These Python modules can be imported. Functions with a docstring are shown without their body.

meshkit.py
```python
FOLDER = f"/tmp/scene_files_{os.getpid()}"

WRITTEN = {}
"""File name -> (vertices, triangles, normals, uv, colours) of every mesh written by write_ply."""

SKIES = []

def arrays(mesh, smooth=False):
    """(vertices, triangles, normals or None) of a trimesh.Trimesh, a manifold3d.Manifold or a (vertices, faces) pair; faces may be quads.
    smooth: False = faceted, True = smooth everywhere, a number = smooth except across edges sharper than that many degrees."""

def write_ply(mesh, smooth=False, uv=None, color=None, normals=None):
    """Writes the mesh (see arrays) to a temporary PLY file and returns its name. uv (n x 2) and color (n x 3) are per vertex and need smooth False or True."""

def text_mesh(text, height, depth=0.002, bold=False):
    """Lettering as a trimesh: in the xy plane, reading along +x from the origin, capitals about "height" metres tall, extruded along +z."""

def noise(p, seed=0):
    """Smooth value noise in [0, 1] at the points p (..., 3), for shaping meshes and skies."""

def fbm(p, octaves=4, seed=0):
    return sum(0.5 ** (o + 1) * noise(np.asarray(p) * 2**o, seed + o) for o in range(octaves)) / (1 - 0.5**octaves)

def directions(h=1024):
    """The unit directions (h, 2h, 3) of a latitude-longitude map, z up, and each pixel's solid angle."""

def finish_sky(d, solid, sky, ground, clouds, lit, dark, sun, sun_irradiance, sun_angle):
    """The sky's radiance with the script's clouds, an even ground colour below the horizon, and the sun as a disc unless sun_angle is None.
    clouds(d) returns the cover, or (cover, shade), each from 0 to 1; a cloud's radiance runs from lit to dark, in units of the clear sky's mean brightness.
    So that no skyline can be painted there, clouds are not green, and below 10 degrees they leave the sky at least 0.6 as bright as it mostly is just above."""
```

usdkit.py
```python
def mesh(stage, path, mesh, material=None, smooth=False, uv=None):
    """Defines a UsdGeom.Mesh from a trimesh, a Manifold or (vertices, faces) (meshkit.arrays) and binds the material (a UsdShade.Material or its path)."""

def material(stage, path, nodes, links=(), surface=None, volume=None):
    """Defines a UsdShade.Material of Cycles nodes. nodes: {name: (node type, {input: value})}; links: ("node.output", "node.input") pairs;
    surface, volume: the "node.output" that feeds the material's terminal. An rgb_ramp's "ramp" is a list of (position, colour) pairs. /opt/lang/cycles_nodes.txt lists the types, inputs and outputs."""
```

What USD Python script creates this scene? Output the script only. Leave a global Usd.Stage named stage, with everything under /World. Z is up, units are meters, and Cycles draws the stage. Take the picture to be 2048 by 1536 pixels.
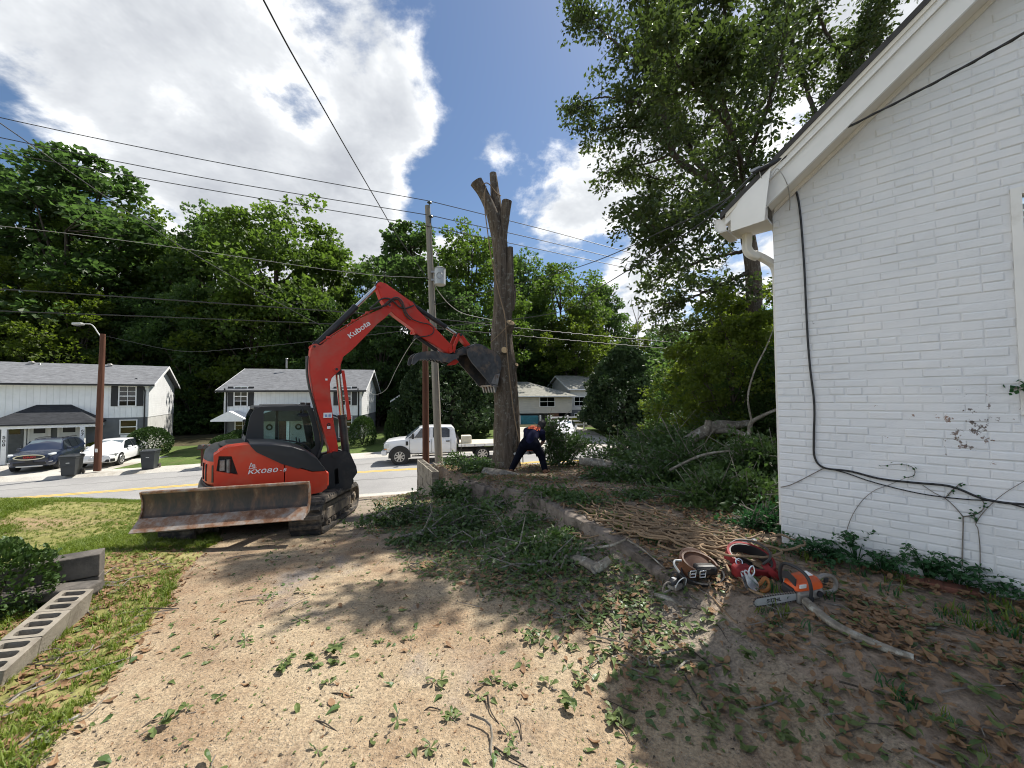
import math
import random
import numpy as np
import trimesh
import manifold3d as m3
import shapely
from shapely.geometry import Polygon, LineString, Point, box as sbox
from scipy.spatial import Delaunay
import meshkit
import usdkit
from pxr import Usd, UsdGeom, UsdLux, UsdShade, Gf, Sdf, Vt

PI = math.pi
stage = Usd.Stage.CreateInMemory()
UsdGeom.SetStageUpAxis(stage, "Z")
UsdGeom.Xform.Define(stage, "/World")
UsdGeom.Scope.Define(stage, "/World/Looks")

# ------------------------------------------------------------------ camera, sky, sun, exposure
EYE = np.array([0.0, 0.0, 1.6])
PITCH, ROLL = 2.0, -0.29            # degrees: a hand-held wide lens, level to within a hair
LENS = 770.0 / 2048.0               # focal length over picture width
SUN_ELEV, SUN_AZ = math.radians(57.0), math.radians(45.0)   # azimuth from +y towards +x
SKY_STRENGTH, SUN_INTENSITY, EXPOSURE = 0.052, 0.82, 1.25

cam = UsdGeom.Camera.Define(stage, "/World/camera")
cam.CreateHorizontalApertureAttr(36.0)
cam.CreateVerticalApertureAttr(27.0)
cam.CreateFocalLengthAttr(36.0 * LENS)
cam.CreateClippingRangeAttr(Gf.Vec2f(0.05, 5000.0))
cam.CreateFStopAttr(0.0)
cam.CreateExposureAttr(EXPOSURE)
cx = UsdGeom.Xformable(cam)
cx.AddTranslateOp().Set(Gf.Vec3d(*EYE))
cx.AddRotateXOp().Set(90.0 + PITCH)
cx.AddRotateZOp().Set(ROLL)

_p, _r = math.radians(PITCH), math.radians(ROLL)
_fwd = np.array([0, math.cos(_p), math.sin(_p)])
_up0 = np.array([0, -math.sin(_p), math.cos(_p)])
_rt0 = np.array([1.0, 0, 0])
_rt = _rt0 * math.cos(_r) + _up0 * math.sin(_r)
_up = -_rt0 * math.sin(_r) + _up0 * math.cos(_r)


def ray(px, py):
    """Direction of a sight line of the survey photograph (2048 x 1536), with unit depth along +y."""
    d = _fwd + _rt * (px - 1024.0) / 770.0 - _up * (py - 768.0) / 770.0
    return d / d[1]


def at(px, py, y):
    """The surveyed point on that sight line at distance y along +y."""
    return EYE + ray(px, py) * y


def proj(p):
    v = np.asarray(p, float) - EYE
    f = v @ _fwd
    return 1024 + 770 * (v @ _rt) / f, 768 - 770 * (v @ _up) / f


SUN = np.array([math.sin(SUN_AZ) * math.cos(SUN_ELEV), math.cos(SUN_AZ) * math.cos(SUN_ELEV), math.sin(SUN_ELEV)])


def build_sky():
    nodes = {
        "sky": ("sky_texture", {"sky_type": "single_scattering", "sun_disc": False, "sun_elevation": SUN_ELEV, "sun_rotation": SUN_AZ, "air_density": 1.0, "aerosol_density": 0.6, "ozone_density": 1.3}),
        "tc": ("texture_coordinate", {}),
        "nrm": ("vector_math", {"math_type": "normalize"}),
        "sep": ("separate_xyz", {}),
        "zz": ("math", {"math_type": "maximum", "value2": 0.0}),
        "zb": ("math", {"math_type": "add", "value2": 0.32}),
        "px": ("math", {"math_type": "divide"}),
        "py": ("math", {"math_type": "divide"}),
        "pv": ("combine_xyz", {"z": 3.1}),
    }
    links = [("tc.generated", "nrm.vector1"), ("nrm.vector", "sep.vector"), ("sep.z", "zz.value1"), ("zz.value", "zb.value1"),
             ("sep.x", "px.value1"), ("zb.value", "px.value2"), ("sep.y", "py.value1"), ("zb.value", "py.value2"), ("px.value", "pv.x"), ("py.value", "pv.y")]
    # where cloud banks stand, as directions (from the photograph), angular radius and weight
    blobs = [(-60, -80, .80, .085), (160, 130, .50, .065), (380, 300, .34, .075), (620, 400, .26, .11), (500, 540, .36, .11), (640, 60, .26, .08), (800, 130, .14, .06), (745, 310, .12, .06), (820, 240, .085, .13), (960, 245, .085, .10), (1000, 290, .05, .07), (730, 380, .12, .09),
             (530, 150, .20, -.095), (600, 215, .09, -.08), (455, 70, .10, -.05), (330, 200, .07, -.04), (905, 500, .07, .22), (1280, 310, .24, .15), (1130, 420, .13, .10), (1290, 600, .13, .12), (1350, 480, .12, .08), (1215, 500, .08, -.12), (1600, 150, .5, .13), (980, 60, .34, -.20), (1110, 150, .24, -.17), (900, 390, .15, -.14), (880, 170, .10, -.06), (30, 320, .11, -.24), (-120, 400, .22, -.12), (330, 470, .09, -.13), (1040, 560, .13, -.14), (1150, 560, .12, -.14), (600, 210, .07, -.05)]
    prev = None
    for i, (bx, by, rad, w) in enumerate(blobs):
        c = ray(bx, by)
        c = c / np.linalg.norm(c)
        nodes[f"bd{i}"] = ("vector_math", {"math_type": "distance", "vector2": tuple(c)})
        nodes[f"bm{i}"] = ("map_range", {"range_type": "smoothstep", "from_min": 0.0, "from_max": rad * 1.25, "to_min": w, "to_max": 0.0, "clamp": True})
        links += [("nrm.vector", f"bd{i}.vector1"), (f"bd{i}.value", f"bm{i}.value")]
        if prev is None:
            prev = f"bm{i}.result"
        else:
            nodes[f"ba{i}"] = ("math", {"math_type": "add"})
            links += [(prev, f"ba{i}.value1"), (f"bm{i}.result", f"ba{i}.value2")]
            prev = f"ba{i}.value"
    nodes["n1"] = ("noise_texture", {"scale": 3.4, "detail": 12.0, "roughness": 0.60, "distortion": 0.15})
    nodes["off"] = ("vector_math", {"math_type": "add", "vector2": (0.055, 0.055, 0.0)})
    nodes["n2"] = ("noise_texture", {"scale": 3.4, "detail": 6.0, "roughness": 0.60, "distortion": 0.15})
    nodes["sum"] = ("math", {"math_type": "add"})
    nodes["cov"] = ("map_range", {"range_type": "smoothstep", "from_min": 0.465, "from_max": 0.625, "to_min": 0.0, "to_max": 1.0, "clamp": True})
    nodes["rel"] = ("math", {"math_type": "subtract"})
    nodes["relm"] = ("map_range", {"from_min": -0.12, "from_max": 0.12, "to_min": 0.55, "to_max": 1.0, "clamp": True})
    nodes["thk"] = ("map_range", {"range_type": "smoothstep", "from_min": 0.585, "from_max": 0.76, "to_min": 1.0, "to_max": 0.60, "clamp": True})
    nodes["lum"] = ("math", {"math_type": "multiply"})
    nodes["ccol"] = ("rgb_ramp", {"ramp": [(0.30, CLOUD_DARK), (0.65, CLOUD_MID), (1.0, CLOUD_LIT)]})
    nodes["mixc"] = ("mix", {"mix_type": "mix"})
    nodes["shs"] = ("hsv", {"saturation": 1.10, "value": 1.0})
    nodes["bg"] = ("background_shader", {"strength": SKY_STRENGTH})
    links += [("pv.vector", "n1.vector"), ("pv.vector", "off.vector1"), ("off.vector", "n2.vector"), ("n1.fac", "sum.value1"), (prev, "sum.value2"), ("sum.value", "cov.value"),
              ("n1.fac", "rel.value1"), ("n2.fac", "rel.value2"), ("rel.value", "relm.value"), ("sum.value", "thk.value"), ("relm.result", "lum.value1"), ("thk.result", "lum.value2"),
              ("lum.value", "ccol.fac"), ("cov.result", "mixc.fac"), ("sky.color", "shs.color"), ("shs.color", "mixc.color1"), ("ccol.color", "mixc.color2"), ("mixc.color", "bg.color")]
    return usdkit.material(stage, "/World/Looks/sky", nodes, links, surface="bg.background")


CLOUD_DARK, CLOUD_MID, CLOUD_LIT = (4.6, 4.85, 5.3), (7.0, 7.25, 7.55), (11.8, 11.8, 11.7)
dome = UsdLux.DomeLight.Define(stage, "/World/sky")
dome.CreateIntensityAttr(1.0)
UsdShade.MaterialBindingAPI.Apply(dome.GetPrim()).Bind(build_sky())
dome.GetPrim().SetCustomDataByKey("kind", "structure")
sun = UsdLux.DistantLight.Define(stage, "/World/sun")
sun.CreateIntensityAttr(SUN_INTENSITY)
sun.CreateAngleAttr(0.53)
sun.CreateNormalizeAttr(True)
sun.CreateColorAttr(Gf.Vec3f(1.0, 0.95, 0.87))
sx = UsdGeom.Xformable(sun)
sx.AddRotateZOp().Set(-math.degrees(SUN_AZ))
sx.AddRotateXOp().Set(-(90.0 - math.degrees(SUN_ELEV)))

# ------------------------------------------------------------------ scene helpers
_taken = {}


def numbered(parent, name):
    k = (parent, name)
    _taken[k] = _taken.get(k, -1) + 1
    return f"{parent}/{name}" + (f"_{_taken[k]:03d}" if _taken[k] else "")


def tag(path, label=None, cat=None, group=None, kind=None):
    p = stage.GetPrimAtPath(path)
    for k, v in (("label", label), ("category", cat), ("group", group), ("kind", kind)):
        if v:
            p.SetCustomDataByKey(k, v)
    return path


def place(path, loc=None, rz=0.0, scale=None, mat=None):
    x = UsdGeom.Xformable(stage.GetPrimAtPath(path))
    if mat is not None:
        x.AddTransformOp().Set(Gf.Matrix4d(*np.asarray(mat, float).T.ravel().tolist()))
        return path
    if loc is not None:
        x.AddTranslateOp().Set(Gf.Vec3d(*map(float, loc)))
    if rz:
        x.AddRotateZOp().Set(float(rz))
    if scale is not None:
        s = scale if np.ndim(scale) else (scale,) * 3
        x.AddScaleOp().Set(Gf.Vec3f(*map(float, s)))
    return path


def thing(name, label=None, cat=None, group=None, kind=None, parent="/World", loc=None, rz=0.0, scale=None, mat=None):
    """An Xform: a thing at top level, or a part with sub-parts under one."""
    path = numbered(parent, name)
    UsdGeom.Xform.Define(stage, path)
    tag(path, label, cat, group, kind)
    return place(path, loc, rz, scale, mat)


def part(parent, name, mesh, mat, smooth=False, label=None, cat=None, group=None, kind=None, loc=None, rz=0.0, scale=None):
    """One Mesh prim; parent '/World' makes it a thing of its own."""
    path = numbered(parent, name)
    if isinstance(mesh, list):
        mesh = trimesh.util.concatenate(mesh) if len(mesh) > 1 else mesh[0]
    usdkit.mesh(stage, path, mesh, f"/World/Looks/{mat}", smooth=smooth)
    tag(path, label, cat, group, kind)
    return place(path, loc, rz, scale) if (loc is not None or rz or scale is not None) else path


stage.CreateClassPrim("/prototypes")


def proto(name):
    path = numbered("/prototypes", name)
    stage.CreateClassPrim(path) if False else UsdGeom.Xform.Define(stage, path)
    return path


def copy_of(source, name, label, cat=None, group=None, loc=(0, 0, 0), rz=0.0, scale=None, parent="/World", mat=None, inst=True):
    path = numbered(parent, name)
    p = UsdGeom.Xform.Define(stage, path).GetPrim()
    p.GetReferences().AddInternalReference(source)
    if inst:
        p.SetInstanceable(True)
    place(path, loc, rz, scale, mat)
    return tag(path, label, cat, group)


def scatter(path, protos, idx, pos, quat=None, scale=None, label=None, kind="stuff", cat=None):
    """Uncountable stuff (grass, litter): one PointInstancer. protos: list of (mesh, material name)."""
    pi = UsdGeom.PointInstancer.Define(stage, path)
    ts = []
    for i, (m, mt) in enumerate(protos):
        q = f"{path}/piece_{i:03d}" if i else f"{path}/piece"
        usdkit.mesh(stage, q, m, f"/World/Looks/{mt}")
        ts.append(q)
    pi.CreatePrototypesRel().SetTargets(ts)
    pi.CreateProtoIndicesAttr(Vt.IntArray.FromNumpy(np.asarray(idx, np.int32)))
    pi.CreatePositionsAttr(Vt.Vec3fArray.FromNumpy(np.asarray(pos, np.float32)))
    if quat is not None:
        q = np.asarray(quat, float)
        pi.CreateOrientationsAttr(Vt.QuathArray([Gf.Quath(float(a), float(b), float(c), float(d)) for a, b, c, d in q]))
    if scale is not None:
        s = np.asarray(scale, np.float32)
        pi.CreateScalesAttr(Vt.Vec3fArray.FromNumpy(np.repeat(s[:, None], 3, 1) if s.ndim == 1 else s))
    tag(path, label, cat, None, kind)
    return path


# ------------------------------------------------------------------ mesh helpers
TM = trimesh.transformations


def unit(v):
    v = np.asarray(v, float)
    return v / max(np.linalg.norm(v), 1e-12)


def bx(x0, x1, y0, y1, z0, z1):
    b = trimesh.creation.box([abs(x1 - x0), abs(y1 - y0), abs(z1 - z0)])
    b.apply_translation([(x0 + x1) / 2, (y0 + y1) / 2, (z0 + z1) / 2])
    return b


def rbox(x0, x1, y0, y1, z0, z1, r=0.02, seg=8):
    """Box with rounded edges."""
    r = min(r, abs(x1 - x0) / 2.01, abs(y1 - y0) / 2.01, abs(z1 - z0) / 2.01)
    s = trimesh.creation.icosphere(1 if seg <= 8 else 2, r)
    v = []
    for x in (x0 + r, x1 - r):
        for y in (y0 + r, y1 - r):
            for z in (z0 + r, z1 - r):
                v.append(s.vertices + [x, y, z])
    return trimesh.convex.convex_hull(np.vstack(v))


def cyl(a, b, r, n=14, r2=None, cap=True):
    return tube([a, b], [r, r if r2 is None else r2], n, cap)


def tube(pts, rad, n=8, cap=True, seed=None, rough=0.0):
    """Swept round tube along a polyline with a radius per point."""
    P = np.asarray(pts, float)
    k = len(P)
    R = np.broadcast_to(np.asarray(rad, float), (k,))
    T = np.gradient(P, axis=0) if k > 2 else np.repeat((P[1] - P[0])[None], 2, 0)
    T = T / np.maximum(np.linalg.norm(T, axis=1, keepdims=True), 1e-9)
    u = np.cross(T[0], [0, 0, 1.0] if abs(T[0][2]) < 0.9 else [1.0, 0, 0])
    u = unit(u)
    rings = []
    a = np.arange(n) / n * 2 * PI
    rng = np.random.default_rng(0 if seed is None else seed)
    for i in range(k):
        u = unit(u - T[i] * (u @ T[i]))
        w = np.cross(T[i], u)
        rr = R[i] * (1 + rough * rng.uniform(-1, 1, n)) if rough else np.full(n, R[i])
        rings.append(P[i] + (np.cos(a) * rr)[:, None] * u + (np.sin(a) * rr)[:, None] * w)
    V = np.vstack(rings)
    i, j = np.meshgrid(np.arange(k - 1), np.arange(n), indexing="ij")
    q0, q1 = i * n + j, i * n + (j + 1) % n
    q2, q3 = q1 + n, q0 + n
    F = np.concatenate([np.stack([q0, q1, q2], -1).reshape(-1, 3), np.stack([q0, q2, q3], -1).reshape(-1, 3)])
    if cap:
        V = np.vstack([V, P[:1], P[-1:]])
        c0, c1 = len(V) - 2, len(V) - 1
        jj = np.arange(n)
        F = np.vstack([F, np.stack([np.full(n, c0), (jj + 1) % n, jj], -1), np.stack([np.full(n, c1), (k - 1) * n + jj, (k - 1) * n + (jj + 1) % n], -1)])
    return trimesh.Trimesh(V, F, process=False)


def curve(pts, n=24):
    """Smooth curve (Catmull-Rom) through the points."""
    P = np.asarray(pts, float)
    P = np.vstack([2 * P[0] - P[1], P, 2 * P[-1] - P[-2]])
    out = []
    m = max(2, n // (len(P) - 3))
    for i in range(1, len(P) - 2):
        t = np.linspace(0, 1, m, endpoint=False)[:, None]
        p0, p1, p2, p3 = P[i - 1], P[i], P[i + 1], P[i + 2]
        out.append(0.5 * (2 * p1 + (p2 - p0) * t + (2 * p0 - 5 * p1 + 4 * p2 - p3) * t**2 + (3 * p1 - p0 - 3 * p2 + p3) * t**3))
    return np.vstack(out + [P[-2][None]])


def sag(a, b, drop, n=30):
    a, b = np.asarray(a, float), np.asarray(b, float)
    t = np.linspace(0, 1, n)[:, None]
    p = a + (b - a) * t
    p[:, 2] -= (4 * drop * t * (1 - t))[:, 0]
    return p


def extrude(poly, h, frame=None):
    """Polygon in (u, v) extruded by h along w and carried by a 4x4 frame (columns u, v, w, origin)."""
    if not isinstance(poly, Polygon):
        poly = Polygon(poly)
    poly = poly.buffer(0)
    ms = [trimesh.creation.extrude_polygon(g, h, engine="earcut") for g in getattr(poly, "geoms", [poly])]
    m = trimesh.util.concatenate(ms) if len(ms) > 1 else ms[0]
    if frame is not None:
        m.apply_transform(frame)
    return m


def frame(o, u, v, w=None):
    F = np.eye(4)
    F[:3, 0], F[:3, 1], F[:3, 3] = u, v, o
    F[:3, 2] = np.cross(u, v) if w is None else w
    return F


def side_plate(poly, y0, y1, r=0.0):
    """Polygon given in (x, z) extruded between y0 and y1; r rounds the outline's corners and bevels the two rims."""
    p = Polygon(poly).buffer(0)
    if r:
        p = p.buffer(-r).buffer(r, quad_segs=4)
    h = abs(y1 - y0)
    ya = max(y0, y1)
    F = frame([0, ya, 0], [1, 0, 0], [0, 0, 1], [0, -1, 0])
    b = min(r * 0.7, h * 0.2) if r else 0
    if not b:
        return extrude(p, h, F)
    q = p.buffer(-b)
    q = q if q.geom_type == "Polygon" else p
    cs = lambda g, z: np.column_stack([np.array(g.exterior.coords)[:-1], np.full(len(g.exterior.coords) - 1, z)])
    m = extrude(p, h - 2 * b)
    m.apply_translation([0, 0, b])
    n = 0
    caps = []
    for za, zb in ((b, 0.0), (h - b, h)):
        a = resample(p, 72)
        c = inset_ring(a, b)
        V = np.vstack([np.column_stack([a, np.full(len(a), za)]), np.column_stack([c, np.full(len(c), zb)])])
        k = len(a)
        i = np.arange(k)
        j = (i + 1) % k
        Fc = np.vstack([np.stack([i, j, j + k], 1), np.stack([i, j + k, i + k], 1)])
        if za > zb:
            Fc = Fc[:, ::-1]
        caps.append(trimesh.Trimesh(V, Fc, process=False))
        pg = Polygon(c).buffer(0)
        for g in getattr(pg, "geoms", [pg]):
            vv, ff = trimesh.creation.triangulate_polygon(g, engine="earcut")
            caps.append(trimesh.Trimesh(np.column_stack([vv, np.full(len(vv), zb)]), ff if zb > za else ff[:, ::-1], process=False))
    m = trimesh.util.concatenate([m] + caps)
    m.apply_transform(F)
    return m


def resample(poly, n):
    e = poly.exterior
    pts = [np.array(e.interpolate(t, normalized=True).coords[0]) for t in np.linspace(0, 1, n, endpoint=False)]
    corners = np.array(e.coords)[:-1]
    if Polygon(pts).exterior.is_ccw is False:
        pts = pts[::-1]
    return np.array(pts)


def inset_ring(a, d):
    t = np.roll(a, -1, 0) - np.roll(a, 1, 0)
    t /= np.maximum(np.linalg.norm(t, axis=1, keepdims=True), 1e-9)
    return a + np.column_stack([-t[:, 1], t[:, 0]]) * d


def loft(rings, close=True, caps=True):
    """Skin a list of equal-length rings of points."""
    R = [np.asarray(r, float) for r in rings]
    n, k = len(R[0]), len(R)
    V = np.vstack(R)
    m = n if close else n - 1
    i, j = np.meshgrid(np.arange(k - 1), np.arange(m), indexing="ij")
    q0, q1 = i * n + j, i * n + (j + 1) % n
    q2, q3 = q1 + n, q0 + n
    F = [np.stack([q0, q1, q2], -1).reshape(-1, 3), np.stack([q0, q2, q3], -1).reshape(-1, 3)]
    if caps and close:
        V = np.vstack([V, R[0].mean(0)[None], R[-1].mean(0)[None]])
        jj = np.arange(n)
        F += [np.stack([np.full(n, len(V) - 2), (jj + 1) % n, jj], -1), np.stack([np.full(n, len(V) - 1), (k - 1) * n + jj, (k - 1) * n + (jj + 1) % n], -1)]
    t = trimesh.Trimesh(V, np.vstack(F), process=False)
    return t


def xf(m, T):
    m = m.copy()
    m.apply_transform(T)
    return m


def moved(m, t):
    m = m.copy()
    m.apply_translation(t)
    return m


def rotz(a):
    return TM.rotation_matrix(a, [0, 0, 1])


def blob_hull(chains, edge=0.035, smooth=6):
    """One continuous body: every bone the hull of the spheres at its joints, all joined and smoothed. chains: lists of ((x,y,z), r)."""
    ms = []
    for ch in chains:
        for (p, r), (q, s) in zip(ch[:-1], ch[1:]):
            a = m3.Manifold.sphere(r, 16).translate(tuple(map(float, p)))
            b = m3.Manifold.sphere(s, 16).translate(tuple(map(float, q)))
            ms.append(m3.Manifold.batch_hull([a, b]))
    m = m3.Manifold.batch_boolean(ms, m3.OpType.Add).refine_to_length(edge)
    mm = m.to_mesh()
    t = trimesh.Trimesh(mm.vert_properties[:, :3], mm.tri_verts, process=True)
    trimesh.smoothing.filter_taubin(t, iterations=smooth)
    return t


# ------------------------------------------------------------------ materials
def look(name, nodes, links, surface="p.BSDF", volume=None):
    return usdkit.material(stage, f"/World/Looks/{name}", nodes, links, surface=surface, volume=volume)


def simple(name, color, rough=0.5, var=0.25, scale=6.0, metallic=0.0, bump=0.0, bscale=40.0, coat=0.0, spec=0.5, dirt=None, dirt_at=(0.55, 0.75), detail=6.0, obj=False):
    """Principled paint with fine unevenness; dirt is a second colour that lies in patches."""
    c = np.array(color, float)
    src = "tc.object" if obj else "g.position"
    nodes = {"g": ("geometry", {}), "tc": ("texture_coordinate", {}), "n": ("noise_texture", {"scale": scale, "detail": detail, "roughness": 0.62}),
             "r": ("rgb_ramp", {"ramp": [(0.25, tuple(c * (1 - var))), (0.5, tuple(c)), (0.75, tuple(np.minimum(c * (1 + var), 1)))]}),
             "p": ("principled_bsdf", {"roughness": rough, "metallic": metallic, "coat_weight": coat, "specular_ior_level": spec})}
    links = [(src, "n.vector"), ("n.fac", "r.fac")]
    col = "r.color"
    if dirt is not None:
        nodes["dn"] = ("noise_texture", {"scale": scale * 0.55, "detail": 8.0, "roughness": 0.68})
        nodes["dm"] = ("map_range", {"from_min": dirt_at[0], "from_max": dirt_at[1], "to_min": 0.0, "to_max": 1.0, "clamp": True})
        nodes["dx"] = ("mix", {"color2": tuple(dirt)})
        links += [(src, "dn.vector"), ("dn.fac", "dm.value"), ("dm.result", "dx.fac"), (col, "dx.color1")]
        col = "dx.color"
    links.append((col, "p.base_color"))
    if bump:
        nodes["bn"] = ("noise_texture", {"scale": bscale, "detail": 5.0, "roughness": 0.6})
        nodes["b"] = ("bump", {"strength": 1.0, "distance": bump})
        links += [(src, "bn.vector"), ("bn.fac", "b.height"), ("b.normal", "p.normal")]
    return look(name, nodes, links)


def leafy(name, ramp, trans=0.35, rough=0.5, spec=0.35, clump=0.0):
    """Leaves: colour varies from leaf to leaf and, softly, from bough to bough; light passes through."""
    nodes = {"g": ("geometry", {}), "o": ("object_info", {}), "r": ("rgb_ramp", {"ramp": ramp}),
             "n": ("noise_texture", {"scale": 0.9, "detail": 2.0}), "m": ("mix_float", {"fac": 0.45}), "a": ("math", {"math_type": "multiply", "value2": 0.16}),
             "s": ("math", {"math_type": "add"}), "p": ("principled_bsdf", {"roughness": rough, "specular_ior_level": spec}), "t": ("translucent_bsdf", {}),
             "h": ("hsv", {"saturation": 1.12, "value": 1.25}), "x": ("mix_closure", {"fac": trans})}
    links = [("g.position", "n.vector"), ("g.random_per_island", "m.a"), ("n.fac", "m.b"), ("o.random", "a.value1"), ("m.result", "s.value1"), ("a.value", "s.value2"), ("s.value", "r.fac"),
             ("r.color", "p.base_color"), ("r.color", "h.color"), ("h.color", "t.color"), ("p.BSDF", "x.closure1"), ("t.BSDF", "x.closure2")]
    return look(name, nodes, links, surface="x.closure")


def glass(name, tint=(0.75, 0.8, 0.82), ior=1.5, clear=(0.85, 0.9, 0.9), rough=0.02):
    return look(name, {"f": ("fresnel", {"IOR": ior}), "t": ("transparent_bsdf", {"color": clear}), "g": ("glossy_bsdf", {"color": (1, 1, 1), "roughness": rough}), "x": ("mix_closure", {})},
                [("f.fac", "x.fac"), ("t.BSDF", "x.closure1"), ("g.BSDF", "x.closure2")], surface="x.closure")

# ------------------------------------------------------------------ ground
SD, ND = np.array([0.978, 0.208]), np.array([-0.208, 0.978])      # along and across the street


def smooth(a, b, x):
    t = np.clip((np.asarray(x, float) - a) / (b - a), 0, 1)
    return t * t * (3 - 2 * t)


WALL_LINE = np.array([(2.6, -3.0), (1.75, 1.6), (1.31, 3.25), (0.30, 6.4), (-0.35, 7.6), (-1.1, 8.5), (-2.0, 10.4), (-2.9, 12.4), (-3.5, 15.4)])
DRIVE_LEFT = np.array([(-1.9, -3.0), (-2.0, 1.5), (-2.55, 2.6), (-3.6, 4.3), (-4.5, 6.0), (-5.9, 8.0), (-6.6, 10.0), (-7.3, 13.8)])


def wall_side(x, y):
    """Signed distance to the wall line, positive on the yard's side."""
    best, sign = np.full(np.shape(x), 1e9), np.zeros(np.shape(x))
    for a, b in zip(WALL_LINE[:-1], WALL_LINE[1:]):
        d = b - a
        t = np.clip(((x - a[0]) * d[0] + (y - a[1]) * d[1]) / (d @ d), 0, 1)
        qx, qy = x - a[0] - t * d[0], y - a[1] - t * d[1]
        dist = np.hypot(qx, qy)
        s = np.sign(-(d[0] * (y - a[1]) - d[1] * (x - a[0])))
        near = dist < best - 1e-9
        best, sign = np.where(near, dist, best), np.where(near, s, sign)
    return best * sign


def z_road(s):
    return np.interp(s, [-60, -16.6, -2.9, 6, 20, 60], [-3.6, -2.48, -2.0, -1.88, -2.0, -2.6])


def terrain(x, y, detail=True):
    x, y = np.asarray(x, float), np.asarray(y, float)
    s, n = x * SD[0] + y * SD[1], x * ND[0] + y * ND[1]
    zr = z_road(s)
    w = wall_side(x, y)
    drive = np.interp(y, [-5, 0, 2, 4, 6, 8.8, 12, 14.5, 16], [.1, .02, -.05, -.25, -.53, -.95, -1.5, -1.95, -2.05]) + 0.30 * np.exp(-np.maximum(-w - .1, 0) / 0.9) * smooth(2.0, 4.0, y) * (1 - .4 * smooth(7, 10, y))
    lawn = np.interp(n, [-5, 0, 3.2, 9, 11, 14, 15.4], [.1, .04, -.1, -.30, -.85, -1.95, -2.2]) + np.clip(-.10 * (x + 9.0), -.28, .12) * smooth(3, 9, n) * (1 - smooth(10, 14, n))
    xl = np.interp(y, DRIVE_LEFT[:, 1], DRIVE_LEFT[:, 0])
    k = smooth(-1.5, 0.15, x - xl)
    left = lawn * (1 - k) + drive * k
    bed = np.interp(y, [-5, 0, 3.7, 6, 9.3, 10.3, 12, 13.5, 15.4], [.22, .2, .17, .05, -.20, -.24, -.5, -.95, -1.95])
    bed = bed + 0.25 * smooth(9.5, 13, y) * smooth(0, 6, x)
    width = np.interp(y, [1.5, 3.4], [0.7, 0.09])
    t = smooth(-1, 1, w / width)
    near = left * (1 - t) + bed * t
    t = smooth(12.6, 15.3, n)
    near = near * (1 - t) + zr * t
    rise = 0.13 + np.clip(n - 26.4, 0, 5) * np.interp(s, [-16, -12], [.045, .085]) + np.clip(n - 34, 0, 200) * 0.01
    far = zr + np.where(n > 24.8, rise, 0)
    z = np.where(n > 15.4, far, near)
    if detail:
        p = np.stack([x, y, np.zeros_like(x)], -1)
        amp = 0.05 * (meshkit.fbm(p * 1.1, 3, 3) - .5) + 0.018 * (meshkit.fbm(p * 5.0, 3, 7) - .5)
        z = z + amp * (n < 15.2) * smooth(-1e9, 1, np.ones_like(x)) * np.where(n > 13, .4, 1)
    return z


def tz(x, y):
    return float(terrain(np.array([x]), np.array([y]))[0])


def sn(s, n):
    """Street coordinates to world."""
    return np.array(s)[..., None] * SD + np.array(n)[..., None] * ND


def strip(n0, n1, s0=-75, s1=75):
    return Polygon([tuple(sn(s0, n0)), tuple(sn(s1, n0)), tuple(sn(s1, n1)), tuple(sn(s0, n1))])


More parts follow.
